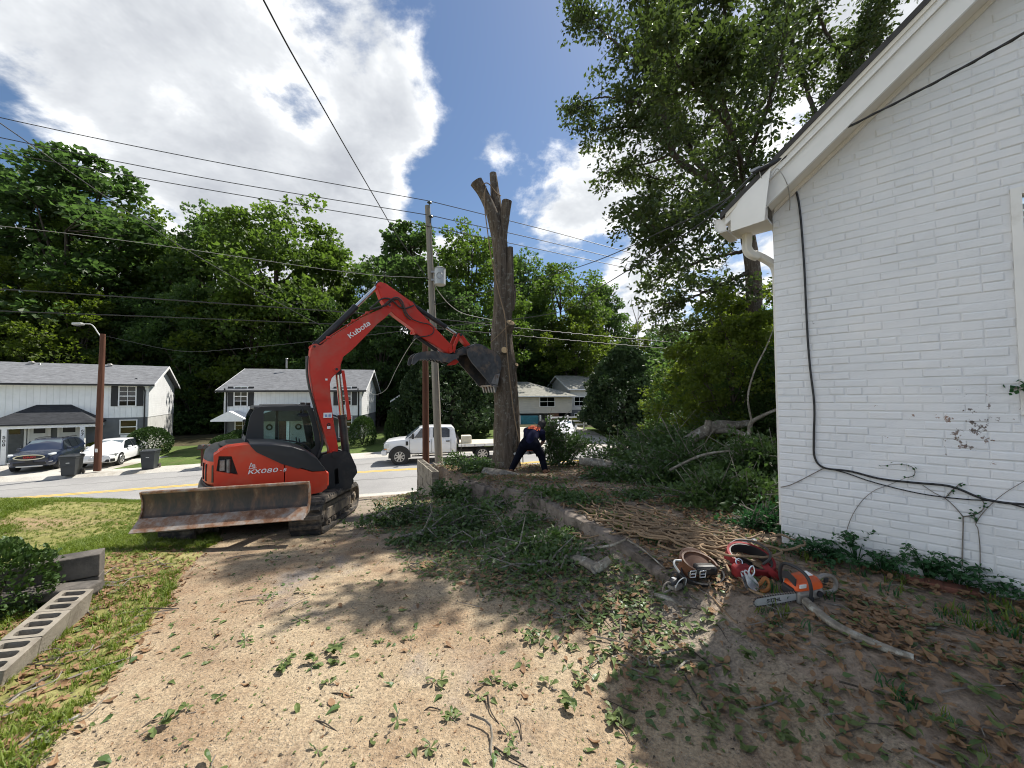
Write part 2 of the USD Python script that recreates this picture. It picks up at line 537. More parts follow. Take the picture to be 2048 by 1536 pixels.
def build_ground():
    drive_poly = Polygon(list(map(tuple, DRIVE_LEFT)) + [tuple(sn(-4.6, 15.0)), tuple(sn(-0.3, 15.0))] + list(map(tuple, WALL_LINE[:-1][::-1]))).buffer(0)
    zones = [("road", strip(15.42, 24.78), "asphalt"), ("gutter", strip(14.98, 15.42), "concrete_old"), ("kerb", strip(24.78, 24.98), "concrete_old"), ("sidewalk", strip(24.98, 26.4), "concrete_old")]
    # drives of the far houses, and the open paved yard on the right
    fa = Polygon([tuple(sn(-25.5, 26.4)), tuple(sn(-17.8, 26.4)), tuple(sn(-17.0, 30.0)), tuple(sn(-27.2, 30.0))])
    fb = Polygon([tuple(sn(6.2, 26.4)), tuple(sn(13.5, 26.4)), tuple(sn(14.5, 37.0)), tuple(sn(8.2, 37.0))])
    zones += [("far_driveway", fa, "concrete_old"), ("far_driveway", fb, "concrete_old"), ("driveway", drive_poly, "sandy")]
    yard = Polygon(list(map(tuple, WALL_LINE)) + [tuple(sn(40, 14.98)), (40, -3)]).buffer(0)
    lawn = Polygon(list(map(tuple, DRIVE_LEFT)) + [tuple(sn(-4.6, 14.98)), tuple(sn(-60, 14.98)), (-60, -3)]).buffer(0)
    zones += [("planting_bed", yard.difference(drive_poly), "leaf_soil"), ("lawn", lawn.difference(drive_poly), "lawn_soil"), ("far_lawn", strip(26.4, 36.0), "far_grass")]

    def grid(x0, x1, y0, y1, h, j, seed):
        rng = np.random.default_rng(seed)
        X, Y = np.meshgrid(np.arange(x0, x1, h), np.arange(y0, y1, h))
        P = np.column_stack([X.ravel(), Y.ravel()])
        return P + rng.uniform(-j, j, P.shape) * h

    near = grid(-11, 9, -2.9, 15.6, .13, .25, 1)
    mid = grid(-70, 70, -20, 60, 1.2, .1, 2)
    mid = mid[~((mid[:, 0] > -11.1) & (mid[:, 0] < 9.1) & (mid[:, 1] > -3) & (mid[:, 1] < 15.7))]
    far = grid(-900, 900, -300, 1500, 50, 0, 3)
    far = far[~((abs(far[:, 0]) < 70) & (far[:, 1] > -20) & (far[:, 1] < 60))]
    edges = []
    for name_, pg, _ in zones:
        pg = pg.intersection(sbox(-75, -20, 75, 60))
        for g in getattr(pg, "geoms", [pg]):
            L = g.exterior.length
            pts = np.array([g.exterior.interpolate(d).coords[0] for d in np.arange(0, L, .35)] + list(g.exterior.coords)[:-1])
            if name_ == "driveway":
                q = np.array([g.exterior.interpolate(d).coords[0] for d in np.arange(0, L, .07)])
                pts = q[q[:, 1] < 14.5]
            edges.append(pts)
    E = np.unique(np.round(np.vstack(edges), 4), axis=0)
    off = []
    for a, b in zip(WALL_LINE[:-1], WALL_LINE[1:]):
        for t in np.linspace(0, 1, int(np.linalg.norm(b - a) / .12) + 1, endpoint=False):
            nn = unit(np.append(b - a, 0))
            off += [a + (b - a) * t + np.array([nn[1], -nn[0]]) * k for k in (-.10, .10)]
    E = np.vstack([E, off])
    from scipy.spatial import cKDTree
    tree = cKDTree(E)
    near = near[tree.query(near)[0] > .07]
    mid = mid[tree.query(mid)[0] > .3]
    P = np.vstack([near, mid, far, E])
    T = Delaunay(P).simplices
    c = P[T].mean(1)
    a, b, d = P[T[:, 0]], P[T[:, 1]], P[T[:, 2]]
    flip = ((b[:, 0] - a[:, 0]) * (d[:, 1] - a[:, 1]) - (b[:, 1] - a[:, 1]) * (d[:, 0] - a[:, 0])) < 0
    T[flip] = T[flip][:, ::-1]
    Z = terrain(P[:, 0], P[:, 1])
    V = np.column_stack([P, Z])
    left = np.ones(len(T), bool)
    # smooth normals over the whole sheet, shared by the zones so that no seam shows
    full = trimesh.Trimesh(V, T, process=False)
    N = np.array(full.vertex_normals)

    def put(name, sel, mat):
        used, inv = np.unique(T[sel], return_inverse=True)
        path = part("/World", name, trimesh.Trimesh(V[used], inv.reshape(-1, 3), process=False), mat, kind="structure")
        m = UsdGeom.Mesh.Get(stage, path)
        m.CreateNormalsAttr(Vt.Vec3fArray.FromNumpy(N[used].astype(np.float32)))
        m.SetNormalsInterpolation("vertex")

    for name, pg, mat in zones:
        sel = shapely.contains_xy(pg, c[:, 0], c[:, 1]) & left
        if sel.any():
            put(name, sel, mat)
            left &= ~sel
    put("ground", left, "forest_floor")


def ground_look(name, ramp, scale, stones=None, patch=None, bump=0.01, rough=0.95, fine=30.0, patch_scale=.55, patch_at=(.52, .68), humus=None, grit=(.68, 1.32)):
    nodes = {"g": ("geometry", {}), "n": ("noise_texture", {"scale": scale, "detail": 8.0, "roughness": .68}), "r": ("rgb_ramp", {"ramp": ramp}),
             "f": ("noise_texture", {"scale": fine, "detail": 4.0, "roughness": .7}), "fr": ("map_range", {"from_min": .3, "from_max": .7, "to_min": grit[0], "to_max": grit[1]}),
             "fm": ("mix", {"mix_type": "multiply", "fac": 1.0}), "p": ("principled_bsdf", {"roughness": rough, "specular_ior_level": .2}), "b": ("bump", {"strength": 1.0, "distance": bump})}
    links = [("g.position", "n.vector"), ("n.fac", "r.fac"), ("g.position", "f.vector"), ("f.fac", "fr.value"), ("fr.result", "fm.color2")]
    col = "r.color"
    if patch:
        nodes["pn"] = ("noise_texture", {"scale": patch_scale, "detail": 7.0, "roughness": .62, "distortion": .4})
        nodes["pm"] = ("map_range", {"range_type": "smoothstep", "from_min": patch_at[0], "from_max": patch_at[1], "to_min": 0.0, "to_max": 1.0, "clamp": True})
        nodes["px"] = ("mix", {"color2": patch})
        links += [("g.position", "pn.vector"), ("pn.fac", "pm.value"), ("pm.result", "px.fac"), (col, "px.color1")]
        col = "px.color"
    if humus:
        # tyre and track smears run with the drive
        nodes["sm"] = ("mapping", {"rotation": (0.0, 0.0, -.42), "scale": (2.6, .42, 1.0)})
        nodes["st"] = ("noise_texture", {"scale": 1.0, "detail": 6.0, "roughness": .6})
        nodes["sq"] = ("map_range", {"range_type": "smoothstep", "from_min": .56, "from_max": .70, "to_min": 0.0, "to_max": .8, "clamp": True})
        nodes["sx"] = ("mix", {"color2": (.17, .115, .08)})
        links += [("g.position", "sm.vector"), ("sm.vector", "st.vector"), ("st.fac", "sq.value"), ("sq.result", "sx.fac"), (col, "sx.color1")]
        col = "sx.color"
    h = "f.fac"
    if stones:
        nodes["v"] = ("voronoi_texture", {"feature": "f1", "scale": stones[0]})
        nodes["vs"] = ("separate_color", {})
        nodes["vm"] = ("map_range", {"from_min": stones[1], "from_max": stones[1] + .1, "to_min": 0.0, "to_max": .75, "clamp": True})
        nodes["vd"] = ("map_range", {"from_min": .0, "from_max": .45, "to_min": 1.0, "to_max": 0.0, "clamp": True})
        nodes["vv"] = ("math", {"math_type": "multiply"})
        nodes["vx"] = ("mix", {"color2": stones[2]})
        nodes["hh"] = ("math", {"math_type": "multiply_add", "value2": .8})
        links += [("g.position", "v.vector"), ("v.color", "vs.color"), ("vs.r", "vm.value"), ("v.distance", "vd.value"), ("vm.result", "vv.value1"), ("vd.result", "vv.value2"), ("vv.value", "vx.fac"), (col, "vx.color1"),
                  ("vv.value", "hh.value1"), ("f.fac", "hh.value3")]
        col, h = "vx.color", "hh.value"
    if humus:
        # darker leaf soil lies over the drive's right-hand side, along the yard
        nodes["hd"] = ("vector_math", {"math_type": "dot_product", "vector2": (.73, .68, 0.0)})
        nodes["hn"] = ("noise_texture", {"scale": 1.6, "detail": 7.0, "roughness": .65})
        nodes["ha"] = ("math", {"math_type": "multiply_add", "value2": 1.5})
        nodes["hm"] = ("map_range", {"range_type": "smoothstep", "from_min": 2.75, "from_max": 3.55, "to_min": 0.0, "to_max": 1.0, "clamp": True})
        nodes["hx"] = ("mix", {"color2": humus})
        links += [("g.position", "hd.vector1"), ("g.position", "hn.vector"), ("hn.fac", "ha.value1"), ("hd.value", "ha.value3"), ("ha.value", "hm.value"), ("hm.result", "hx.fac"), (col, "hx.color1")]
        col = "hx.color"
    links += [(col, "fm.color1"), ("fm.color", "p.base_color"), (h, "b.height"), ("b.normal", "p.normal")]
    return look(name, nodes, links)


ground_look("sandy", [(.28, (.18, .11, .065)), (.40, (.28, .198, .125)), (.55, (.37, .29, .192)), (.8, (.44, .365, .255))], 1.1, stones=(110, .5, (.55, .50, .42)), patch=(.25, .215, .185), bump=.014, fine=55, patch_at=(.53, .68), patch_scale=.8, humus=(.28, .235, .185), grit=(.55, 1.4))
ground_look("leaf_soil", [(.3, (.14, .105, .08)), (.5, (.255, .20, .15)), (.7, (.35, .28, .21))], 2.2, stones=(38, .62, (.24, .17, .10)), bump=.02, fine=26)
ground_look("lawn_soil", [(.3, (.12, .10, .05)), (.5, (.19, .185, .06)), (.7, (.28, .25, .11))], 1.6, patch=(.26, .19, .11), bump=.015, fine=30)
ground_look("far_grass", [(.3, (.055, .085, .022)), (.5, (.085, .125, .03)), (.7, (.12, .15, .045))], .8, patch=(.17, .14, .075), bump=.03, fine=9, patch_at=(.62, .75))
ground_look("forest_floor", [(.3, (.035, .032, .018)), (.5, (.06, .055, .028)), (.7, (.09, .07, .04))], .7, bump=.03, fine=7)
ground_look("asphalt", [(.3, (.235, .23, .225)), (.5, (.275, .27, .262)), (.7, (.31, .305, .295))], .35, patch=(.215, .21, .205), bump=.004, fine=60, patch_scale=.22, patch_at=(.6, .66))
ground_look("concrete_old", [(.3, (.36, .34, .30)), (.5, (.44, .42, .375)), (.7, (.50, .475, .43))], .8, patch=(.33, .30, .25), bump=.004, fine=40)
ground_look("yellow_paint", [(.3, (.50, .33, .06)), (.5, (.62, .42, .08)), (.7, (.66, .47, .12))], 3.0, patch=(.33, .29, .2), bump=.002, fine=50, patch_scale=4.0, patch_at=(.56, .72))
ground_look("tar", [(.3, (.05, .05, .05)), (.7, (.09, .09, .09))], 3.0, bump=.002)
build_ground()


def road_ribbon(name, pts_sn, half, mat, lift=0.006):
    P = np.asarray(pts_sn, float)
    d = np.gradient(P, axis=0)
    d /= np.linalg.norm(d, axis=1, keepdims=True)
    nrm = np.column_stack([-d[:, 1], d[:, 0]])
    A, B = P + nrm * half, P - nrm * half
    W = sn(np.r_[A[:, 0], B[:, 0]], np.r_[A[:, 1], B[:, 1]])
    z = z_road(np.r_[A[:, 0], B[:, 0]]) + lift
    k = len(P)
    i = np.arange(k - 1)
    F = np.vstack([np.stack([i, k + i, k + i + 1], 1), np.stack([i, k + i + 1, i + 1], 1)])
    return part("/World", name, trimesh.Trimesh(np.column_stack([W, z]), F, process=False), mat, kind="structure")


ss = np.linspace(-60, 60, 101)
for o in (-.13, .13):
    road_ribbon("road_line", np.column_stack([ss, np.full_like(ss, 20.1 + o)]), .075, "yellow_paint")
rng = np.random.default_rng(5)
for n0, s0, s1 in ((17.4, -24, -6), (22.6, -30, -2), (18.6, -9, 3)):
    q = np.linspace(s0, s1, 40)
    road_ribbon("road_crack", np.column_stack([q, n0 + np.cumsum(rng.normal(0, .05, 40))]), .02, "tar", .004)

# ------------------------------------------------------------------ vegetation builders
def leaves(centers, axis, size, rng, up=0.4, fold=.25, slim=.42):
    """One folded leaf (two triangles) at every centre; axis: the leaf's pointing direction (n, 3)."""
    n = len(centers)
    a = axis + rng.normal(0, .55, (n, 3))
    a /= np.linalg.norm(a, axis=1, keepdims=True)
    u = rng.normal(0, 1, (n, 3)) + np.array([0, 0, 1.0]) * up * 3
    side = np.cross(a, u)
    side /= np.maximum(np.linalg.norm(side, axis=1, keepdims=True), 1e-9)
    nor = np.cross(side, a)
    L = (size * rng.uniform(.65, 1.3, n))[:, None]
    b, t = centers - a * L * .5, centers + a * L * .5
    m = centers + a * L * .08 + nor * L * fold * .5
    l, r = m + side * L * slim, m - side * L * slim
    V = np.stack([b, l, t, r], 1).reshape(-1, 3)
    k = np.arange(n)[:, None] * 4
    F = np.concatenate([k + [0, 2, 1], k + [0, 3, 2]], 1).reshape(-1, 3)
    return trimesh.Trimesh(V, F, process=False)


def boughs_tree(seed, H=1.0, crown_from=.22, radius=.34, n_bough=26, sub=9, per=45, leaf=.022, shape="round", trunk_r=.016, lean=(0, 0), bough_r=.11):
    """Unit-height tree: (trunk and limbs, crown). Boughs are lumpy shells of leaves so that light and dark clumps and gaps show."""
    rng = np.random.default_rng(seed)
    top = np.array([lean[0], lean[1], .93]) * H
    spine = curve([(0, 0, -.02 * H), (.01 * H, .005 * H, .2 * H), (top[0] * .4 - .01 * H, top[1] * .4, .5 * H), tuple(top)], 18)
    wood = [tube(spine, np.linspace(trunk_r, trunk_r * .22, len(spine)) * H, 8)]
    cent, ax = [], []
    for i in range(n_bough):
        f = (i + .5) / n_bough
        h = crown_from + (1 - crown_from) * (f ** .85) * .93
        g = (h - crown_from) / (1 - crown_from)
        env = {"round": math.sin(PI * min(max(g * .88 + .14, 0), 1)) ** .7, "tall": (math.sin(PI * min(g * .8 + .22, 1))) ** .8, "spread": max(.25, math.sin(PI * min(g * .7 + .22, 1)))}[shape]
        a = i * 2.399963 + rng.uniform(-.5, .5)
        rad = radius * env * rng.uniform(.45, 1.0)
        c = np.array([math.cos(a) * rad + top[0] / H * g, math.sin(a) * rad + top[1] / H * g, h + rng.uniform(-.03, .03)]) * H
        j = int(np.clip((h - .12 - .25 * rad) / .93 * (len(spine) - 1), 2, len(spine) - 2))
        p0 = spine[j]
        mid = (p0 + c) / 2 + np.array([0, 0, -.02 * H])
        wood.append(tube(curve([p0, mid, c], 8), np.linspace(trunk_r * .42, trunk_r * .1, 7)[: len(curve([p0, mid, c], 8))] * H if False else np.linspace(trunk_r * .42, trunk_r * .1, len(curve([p0, mid, c], 8))) * H, 5))
        br = bough_r * H * rng.uniform(.7, 1.25) * (.75 + .35 * env)
        for _ in range(sub):
            d = rng.normal(0, 1, 3)
            d[2] = d[2] * .75 + .12
            d /= np.linalg.norm(d)
            sc = c + d * br * rng.uniform(.35, 1.0) * np.array([1.15, 1.15, .8])
            k = int(per * rng.uniform(.6, 1.4))
            q = rng.normal(0, 1, (k, 3))
            q /= np.linalg.norm(q, axis=1, keepdims=True)
            q *= rng.uniform(.35, 1, (k, 1)) ** .6
            cent.append(sc + q * br * .42 * np.array([1.1, 1.1, .72]))
            o = q * .7 + d * .6 + np.array([0, 0, -.15])
            ax.append(o)
            if rng.uniform() < .35:
                wood.append(tube([c, sc], [trunk_r * .12 * H, trunk_r * .05 * H], 4, False))
    cent, ax = np.vstack(cent), np.vstack(ax)
    ax /= np.linalg.norm(ax, axis=1, keepdims=True)
    return trimesh.util.concatenate(wood), leaves(cent, ax, leaf * H, rng)


def cone_tree(seed, H=1.0, R=.3, n=9000, leaf=.03, blunt=.75, base=.02):
    """Dense evergreen: sprays of foliage over a lumpy cone, branch tips standing out."""
    rng = np.random.default_rng(seed)
    h = rng.uniform(0, 1, n) ** .85
    a = rng.uniform(0, 2 * PI, n)
    lump = meshkit.fbm(np.stack([np.cos(a) * 2.2, np.sin(a) * 2.2, h * 5.5], -1), 3, seed)
    prof = np.minimum(1, (h + .02) / .14) ** .5 * (1 - h ** (1.0 / blunt * 1.15)) ** blunt
    r = R * prof * (.50 + 1.0 * lump) * (1 - .32 * rng.uniform(0, 1, n) ** 2)
    c = np.stack([np.cos(a) * r, np.sin(a) * r, base + h * (1 - base) * (.97 + .06 * lump)], -1) * H
    ax = np.stack([np.cos(a) * .7, np.sin(a) * .7, np.full(n, .75)], -1)
    ax /= np.linalg.norm(ax, axis=1, keepdims=True)
    trunk = tube([(0, 0, -.02 * H), (0, 0, .3 * H), (0, 0, .92 * H)], [.022 * H, .016 * H, .003 * H], 7)
    inner = []
    return trunk, leaves(c, ax, leaf * H, rng, up=.1, slim=.30)


def ball_shrub(seed, n=5000, leaf=.06, squash=.9, lumpy=.12):
    """Clipped shrub of unit radius standing on z = 0."""
    rng = np.random.default_rng(seed)
    d = rng.normal(0, 1, (n, 3))
    d /= np.linalg.norm(d, axis=1, keepdims=True)
    d[:, 2] = np.where(d[:, 2] < -.55, -d[:, 2], d[:, 2])
    r = (1 - lumpy + 2 * lumpy * meshkit.fbm(d * 2.6 + 7, 3, seed)) * (1 - .22 * rng.uniform(0, 1, n) ** 1.6)
    c = d * r[:, None] * np.array([1, 1, squash])
    c[:, 2] += .55 * squash
    stems = [tube([(0, 0, -.05), (x, y, .3), (x * 2.4, y * 2.4, .8)], [.05, .035, .012], 5) for x, y in ((.1, .05), (-.12, .08), (.02, -.13))]
    return trimesh.util.concatenate(stems), leaves(c, d + np.array([0, 0, .3]), leaf, rng, up=.3)


leafy("leaf_wood_a", [(0, (0.047, 0.088, 0.019)), (.45, (0.115, 0.176, 0.038)), (.8, (0.189, 0.243, 0.061)), (1, (0.270, 0.297, 0.095))], trans=.58)
leafy("leaf_wood_b", [(0, (0.042, 0.081, 0.025)), (.5, (0.098, 0.161, 0.046)), (.85, (0.168, 0.224, 0.070)), (1, (0.238, 0.266, 0.105))], trans=.58)
leafy("leaf_yellow_green", [(0, (0.072, 0.114, 0.019)), (.5, (0.156, 0.204, 0.038)), (.85, (0.228, 0.252, 0.060)), (1, (0.288, 0.288, 0.090))], trans=.58)
leafy("leaf_evergreen", [(0, (0.024, 0.046, 0.018)), (.5, (0.049, 0.084, 0.030)), (1, (0.095, 0.135, 0.049))], trans=.18)
leafy("leaf_oak", [(0, (0.034, 0.058, 0.015)), (.5, (0.073, 0.104, 0.028)), (.85, (0.123, 0.151, 0.045)), (1, (0.179, 0.187, 0.067))], trans=.42, spec=.5, rough=.42)
leafy("leaf_cut", [(0, (0.047, 0.088, 0.030)), (.4, (0.088, 0.149, 0.043)), (.8, (0.162, 0.223, 0.081)), (1, (0.297, 0.351, 0.176))], trans=.32, spec=.5, rough=.42)
leafy("leaf_box", [(0, (0.023, 0.052, 0.013)), (.5, (0.058, 0.104, 0.023)), (1, (0.130, 0.182, 0.046))], trans=.2)
leafy("leaf_fallen", [(0, (0.061, 0.094, 0.028)), (.35, (0.121, 0.165, 0.050)), (.7, (0.209, 0.248, 0.094)), (1, (0.330, 0.352, 0.176))], trans=.2, rough=.6, spec=.3)
leafy("leaf_weed", [(0, (0.024, 0.084, 0.030)), (.5, (0.048, 0.132, 0.042)), (1, (0.096, 0.192, 0.060))], trans=.3)
leafy("leaf_gold", [(0, (.10, .12, .02)), (.5, (.2, .21, .03)), (1, (.34, .33, .06))], trans=.3)
leafy("leaf_dry", [(0, (0.144, 0.079, 0.043)), (.4, (0.273, 0.165, 0.086)), (.75, (0.431, 0.288, 0.159)), (1, (0.604, 0.445, 0.273))], trans=.12, rough=.7)
leafy("leaf_pale", [(0, (.06, .09, .03)), (.4, (.13, .17, .05)), (.8, (.26, .29, .12)), (1, (.36, .36, .2))], trans=.2)
leafy("grass_blade", [(0, (0.081, 0.132, 0.018)), (.4, (0.161, 0.218, 0.032)), (.7, (0.253, 0.270, 0.057)), (1, (0.437, 0.368, 0.149))], trans=.35)


def bark(name, dark, light, scale=6.0, stretch=.18, bump=.02, lichen=None):
    nodes = {"tc": ("geometry", {}), "mp": ("mapping", {"scale": (1, 1, stretch)}), "n": ("noise_texture", {"scale": scale, "detail": 8.0, "roughness": .65, "distortion": .6}),
             "r": ("rgb_ramp", {"ramp": [(.3, dark), (.52, tuple((np.array(dark) + light) / 2)), (.72, light)]}), "p": ("principled_bsdf", {"roughness": .9, "specular_ior_level": .2}), "b": ("bump", {"strength": 1.0, "distance": bump})}
    links = [("tc.position", "mp.vector"), ("mp.vector", "n.vector"), ("n.fac", "r.fac"), ("n.fac", "b.height"), ("b.normal", "p.normal")]
    col = "r.color"
    if lichen:
        nodes["ln"] = ("noise_texture", {"scale": 11.0, "detail": 6.0, "roughness": .7})
        nodes["lm"] = ("map_range", {"from_min": .54, "from_max": .64, "to_min": 0.0, "to_max": .8, "clamp": True})
        nodes["lx"] = ("mix", {"color2": lichen})
        links += [("tc.position", "ln.vector"), ("ln.fac", "lm.value"), ("lm.result", "lx.fac"), (col, "lx.color1")]
        col = "lx.color"
    links.append((col, "p.base_color"))
    return look(name, nodes, links)


bark("bark_wood", (.035, .028, .022), (.10, .085, .068), 3.0)
bark("bark_oak", (.045, .035, .026), (.18, .14, .105), 22.0, .10, .030, lichen=(.22, .21, .18))
bark("bark_limb", (.10, .088, .07), (.30, .27, .225), 14.0, 1.0, .008, lichen=(.42, .42, .37))
simple("cut_wood", (.52, .36, .19), .8, .22, 30, bump=.002)
simple("cut_wood_red", (.36, .15, .06), .8, .3, 30, bump=.002)

# ------------------------------------------------------------------ woodland, evergreens, shrubs
def tree_proto(i, args, leafmat, barkmat="bark_wood", builder=boughs_tree):
    wood, crown = builder(**args)
    path = f"/prototypes/tree_{i:03d}"
    UsdGeom.Xform.Define(stage, path)
    part(path, "trunk", wood, barkmat, smooth=True)
    part(path, "crown", crown, leafmat, kind="stuff")
    return path


WOOD = [
    tree_proto(1, dict(seed=11, n_bough=32, sub=10, per=62, leaf=.0165, radius=.30, shape="round", crown_from=.2), "leaf_wood_a"),
    tree_proto(2, dict(seed=12, n_bough=36, sub=9, per=60, leaf=.0155, radius=.24, shape="tall", crown_from=.16, bough_r=.095), "leaf_wood_b"),
    tree_proto(3, dict(seed=13, n_bough=32, sub=10, per=60, leaf=.017, radius=.36, shape="spread", crown_from=.26, bough_r=.12), "leaf_wood_a"),
    tree_proto(4, dict(seed=14, n_bough=30, sub=10, per=62, leaf=.020, radius=.36, shape="round", crown_from=.06, bough_r=.13), "leaf_wood_b"),
    tree_proto(5, dict(seed=15, n_bough=24, sub=8, per=48, leaf=.016, radius=.25, shape="tall", crown_from=.34, bough_r=.085), "leaf_wood_b"),
    tree_proto(6, dict(seed=16, n_bough=28, sub=10, per=64, leaf=.020, radius=.38, shape="round", crown_from=.08, bough_r=.13), "leaf_yellow_green"),
]
# top of each crown in the survey (px, py), distance, kind, width factor, where it stands
TREES = [
    (28, 333, 40, 4, .95, "slender tall tree with sparse top at far left edge of the woods"), (150, 302, 38, 1, 1.25, "tallest broad leafy tree left of the street lamp, rising above the rest"),
    (252, 418, 41, 0, .9, "leafy tree whose shoulder stands right of the tallest tree at left"), (52, 545, 34, 5, 1.0, "yellow-green tree behind the left end of the long white house"),
    (170, 575, 33, 5, .95, "yellow-green tree right behind the roof vents of the long white house"), (338, 470, 43, 0, .85, "mid height tree in the dip between the two tall groups at left"),
    (425, 412, 41, 1, .85, "narrow tree with twin tops above the gap between the white houses"), (560, 425, 40, 2, 1.0, "round-headed tree rising behind the small white house"),
    (640, 486, 42, 0, .8, "lower right shoulder tree behind the excavator boom"), (395, 575, 35, 3, .9, "dark bushy tree filling the gap right of the long white house"),
    (505, 560, 37, 5, 1.0, "broad light green tree directly behind the small white house roof"), (620, 590, 37, 3, .95, "dark green tree behind the excavator boom and house ridge"),
    (735, 528, 45, 0, .75, "tree with ragged top left of the grey utility pole"), (822, 446, 43, 1, 1.1, "tall tree directly behind the grey utility pole"),
    (938, 470, 42, 0, .95, "tall bright tree between the utility pole and the cut trunk"), (1035, 498, 46, 1, .85, "narrow tree just right of the cut trunk"),
    (1120, 536, 44, 2, .95, "light green tree behind the beige house, right of the trunk"), (1205, 560, 47, 1, .9, "pointed tree at the right end of the far woods"),
    (1150, 610, 39, 5, 1.0, "yellowish tree over the beige house's right roof"), (1050, 610, 41, 3, .9, "dark tree over the beige house's ridge"),
    (905, 575, 37, 3, .95, "dark tree behind the dark evergreen and excavator arm"), (760, 605, 37, 3, .9, "dark tree right of the excavator boom's peak"),
    (1265, 655, 48, 5, .85, "low bright tree above the right evergreens"), (1335, 650, 42, 3, .95, "tree behind the right evergreens' outer edge"),
    (-110, 430, 38, 0, 1.1, "tree cut by the left picture edge behind the long white house"), (1430, 640, 40, 3, 1.0, "tree far behind the fallen limbs at right"), (1540, 620, 38, 0, 1.0, "tree far behind the white brick corner"),
    (290, 590, 36, 3, .9, "dark tree behind the right gable of the long white house"), (-60, 590, 33, 5, 1.1, "yellow-green tree at the far left behind the long white house"),
]


def stand(px, py, d):
    """Where a thing whose top shows at (px, py) at distance d stands, and how high it is."""
    p = at(px, py, d)
    z = tz(p[0], p[1])
    return (p[0], p[1], z), p[2] - z


rng = np.random.default_rng(77)
for px, py, d, k, wf, lab in TREES:
    d = d + (9 if px < 760 else 5) if px < 1010 else d + 15
    base, h = stand(px, py, d)
    copy_of(WOOD[k], "woodland_tree", lab[:1].upper() + lab[1:] if False else lab, "tree", None, base, float(rng.uniform(0, 360)), (h * wf, h * wf, h))

# the mass of woods behind, and the undergrowth under it
wp, wi, ws = [], [], []
for _ in range(120):
    s, n = rng.uniform(-75, 75), rng.uniform(54, 82)
    p = sn(s, n)
    wp.append((*p, tz(*p)))
    wi.append(rng.integers(0, 2))
    hh = rng.uniform(8.5, 11.5) * (1.12 + (n - 54) / 90) * (1.0 if s < 8 else .8)
    ws.append((hh * 1.1, hh * 1.1, hh))
t1, c1 = boughs_tree(31, n_bough=16, sub=7, per=34, leaf=.036, radius=.36, crown_from=.03, bough_r=.14)
t2, c2 = boughs_tree(32, n_bough=16, sub=7, per=34, leaf=.036, radius=.34, crown_from=.05, bough_r=.14, shape="tall")
scatter("/World/far_woods", [(c1, "leaf_wood_b"), (c2, "leaf_wood_a")], wi, wp, scale=ws, label="dense far-off wood closing the view behind the houses", cat="woods")
up_, ui, us = [], [], []
for _ in range(150):
    s, n = rng.uniform(-60, -6), rng.uniform(47, 56)
    p = sn(s, n)
    up_.append((*p, tz(*p) - .2))
    ui.append(0)
    hh = rng.uniform(1.8, 4.2)
    us.append((hh * 1.3, hh * 1.3, hh))
u1, uc = boughs_tree(33, n_bough=12, sub=6, per=30, leaf=.06, radius=.42, crown_from=.05, bough_r=.2)
scatter("/World/undergrowth", [(uc, "leaf_wood_b")], ui, up_, scale=us, label="dark undergrowth beneath the trees behind the houses", cat="undergrowth")

EVER = tree_proto(7, dict(seed=41, n=16000, leaf=.042, R=.40, blunt=.62), "leaf_evergreen", builder=cone_tree)
EVER2 = tree_proto(8, dict(seed=43, n=14000, leaf=.044, R=.36, blunt=.8), "leaf_evergreen", builder=cone_tree)
for px, py, d, k, wf, lab in ((905, 662, 30.5, EVER, 1.22, "huge dark evergreen behind the white truck and the utility pole"), (835, 722, 29.5, EVER2, .95, "smaller dark evergreen at the left flank of the huge one"), (1244, 690, 33, EVER, 1.2, "dark conical evergreen right of the beige house"),
                              (1318, 708, 35, EVER2, 1.35, "second dark evergreen merging into the right side of the conical one")):
    base, h = stand(px, py, d)
    copy_of(k, "evergreen_tree", lab, "tree", None, base, px, (h * wf, h * wf, h))

SHRUB = [tree_proto(9, dict(seed=51, n=5200, leaf=.085), "leaf_box", builder=ball_shrub), tree_proto(10, dict(seed=52, n=4200, leaf=.10, squash=.8, lumpy=.2), "leaf_box", builder=ball_shrub), tree_proto(11, dict(seed=53, n=3000, leaf=.12, squash=.8, lumpy=.3), "leaf_gold", builder=ball_shrub)]


def shrub(px, py_base, d, wpx, hpx, kind, lab):
    p = at(px, py_base, d)
    z = tz(p[0], p[1])
    r = wpx / 770.0 * d / 2
    copy_of(SHRUB[kind], "shrub", lab, "shrub", None, (p[0], p[1], z), px * 7.0, (r, r, hpx / 770.0 * d / 1.42))


shrub(297, 902, 26.5, 74, 56, 0, "round clipped green shrub before the right corner of the long white house")
shrub(725, 893, 27.5, 52, 58, 0, "tall round clipped shrub right of the excavator boom cylinder")
shrub(450, 893, 25.5, 58, 40, 0, "round clipped shrub left of the excavator cab")
shrub(478, 890, 26.6, 50, 46, 1, "darker shrub half behind the round one left of the excavator cab")
shrub(205, 893, 27.2, 64, 30, 2, "low yellow-green shrub behind the white sedan")
shrub(1160, 872, 40.0, 34, 24, 2, "golden shrub on the little lawn before the grey house")
shrub(790, 880, 28.2, 40, 70, 1, "loose grey-green shrub at the left foot of the huge evergreen")
shrub(1400, 872, 30, 70, 34, 2, "sunlit pale shrub glimpsed behind the fallen limbs")

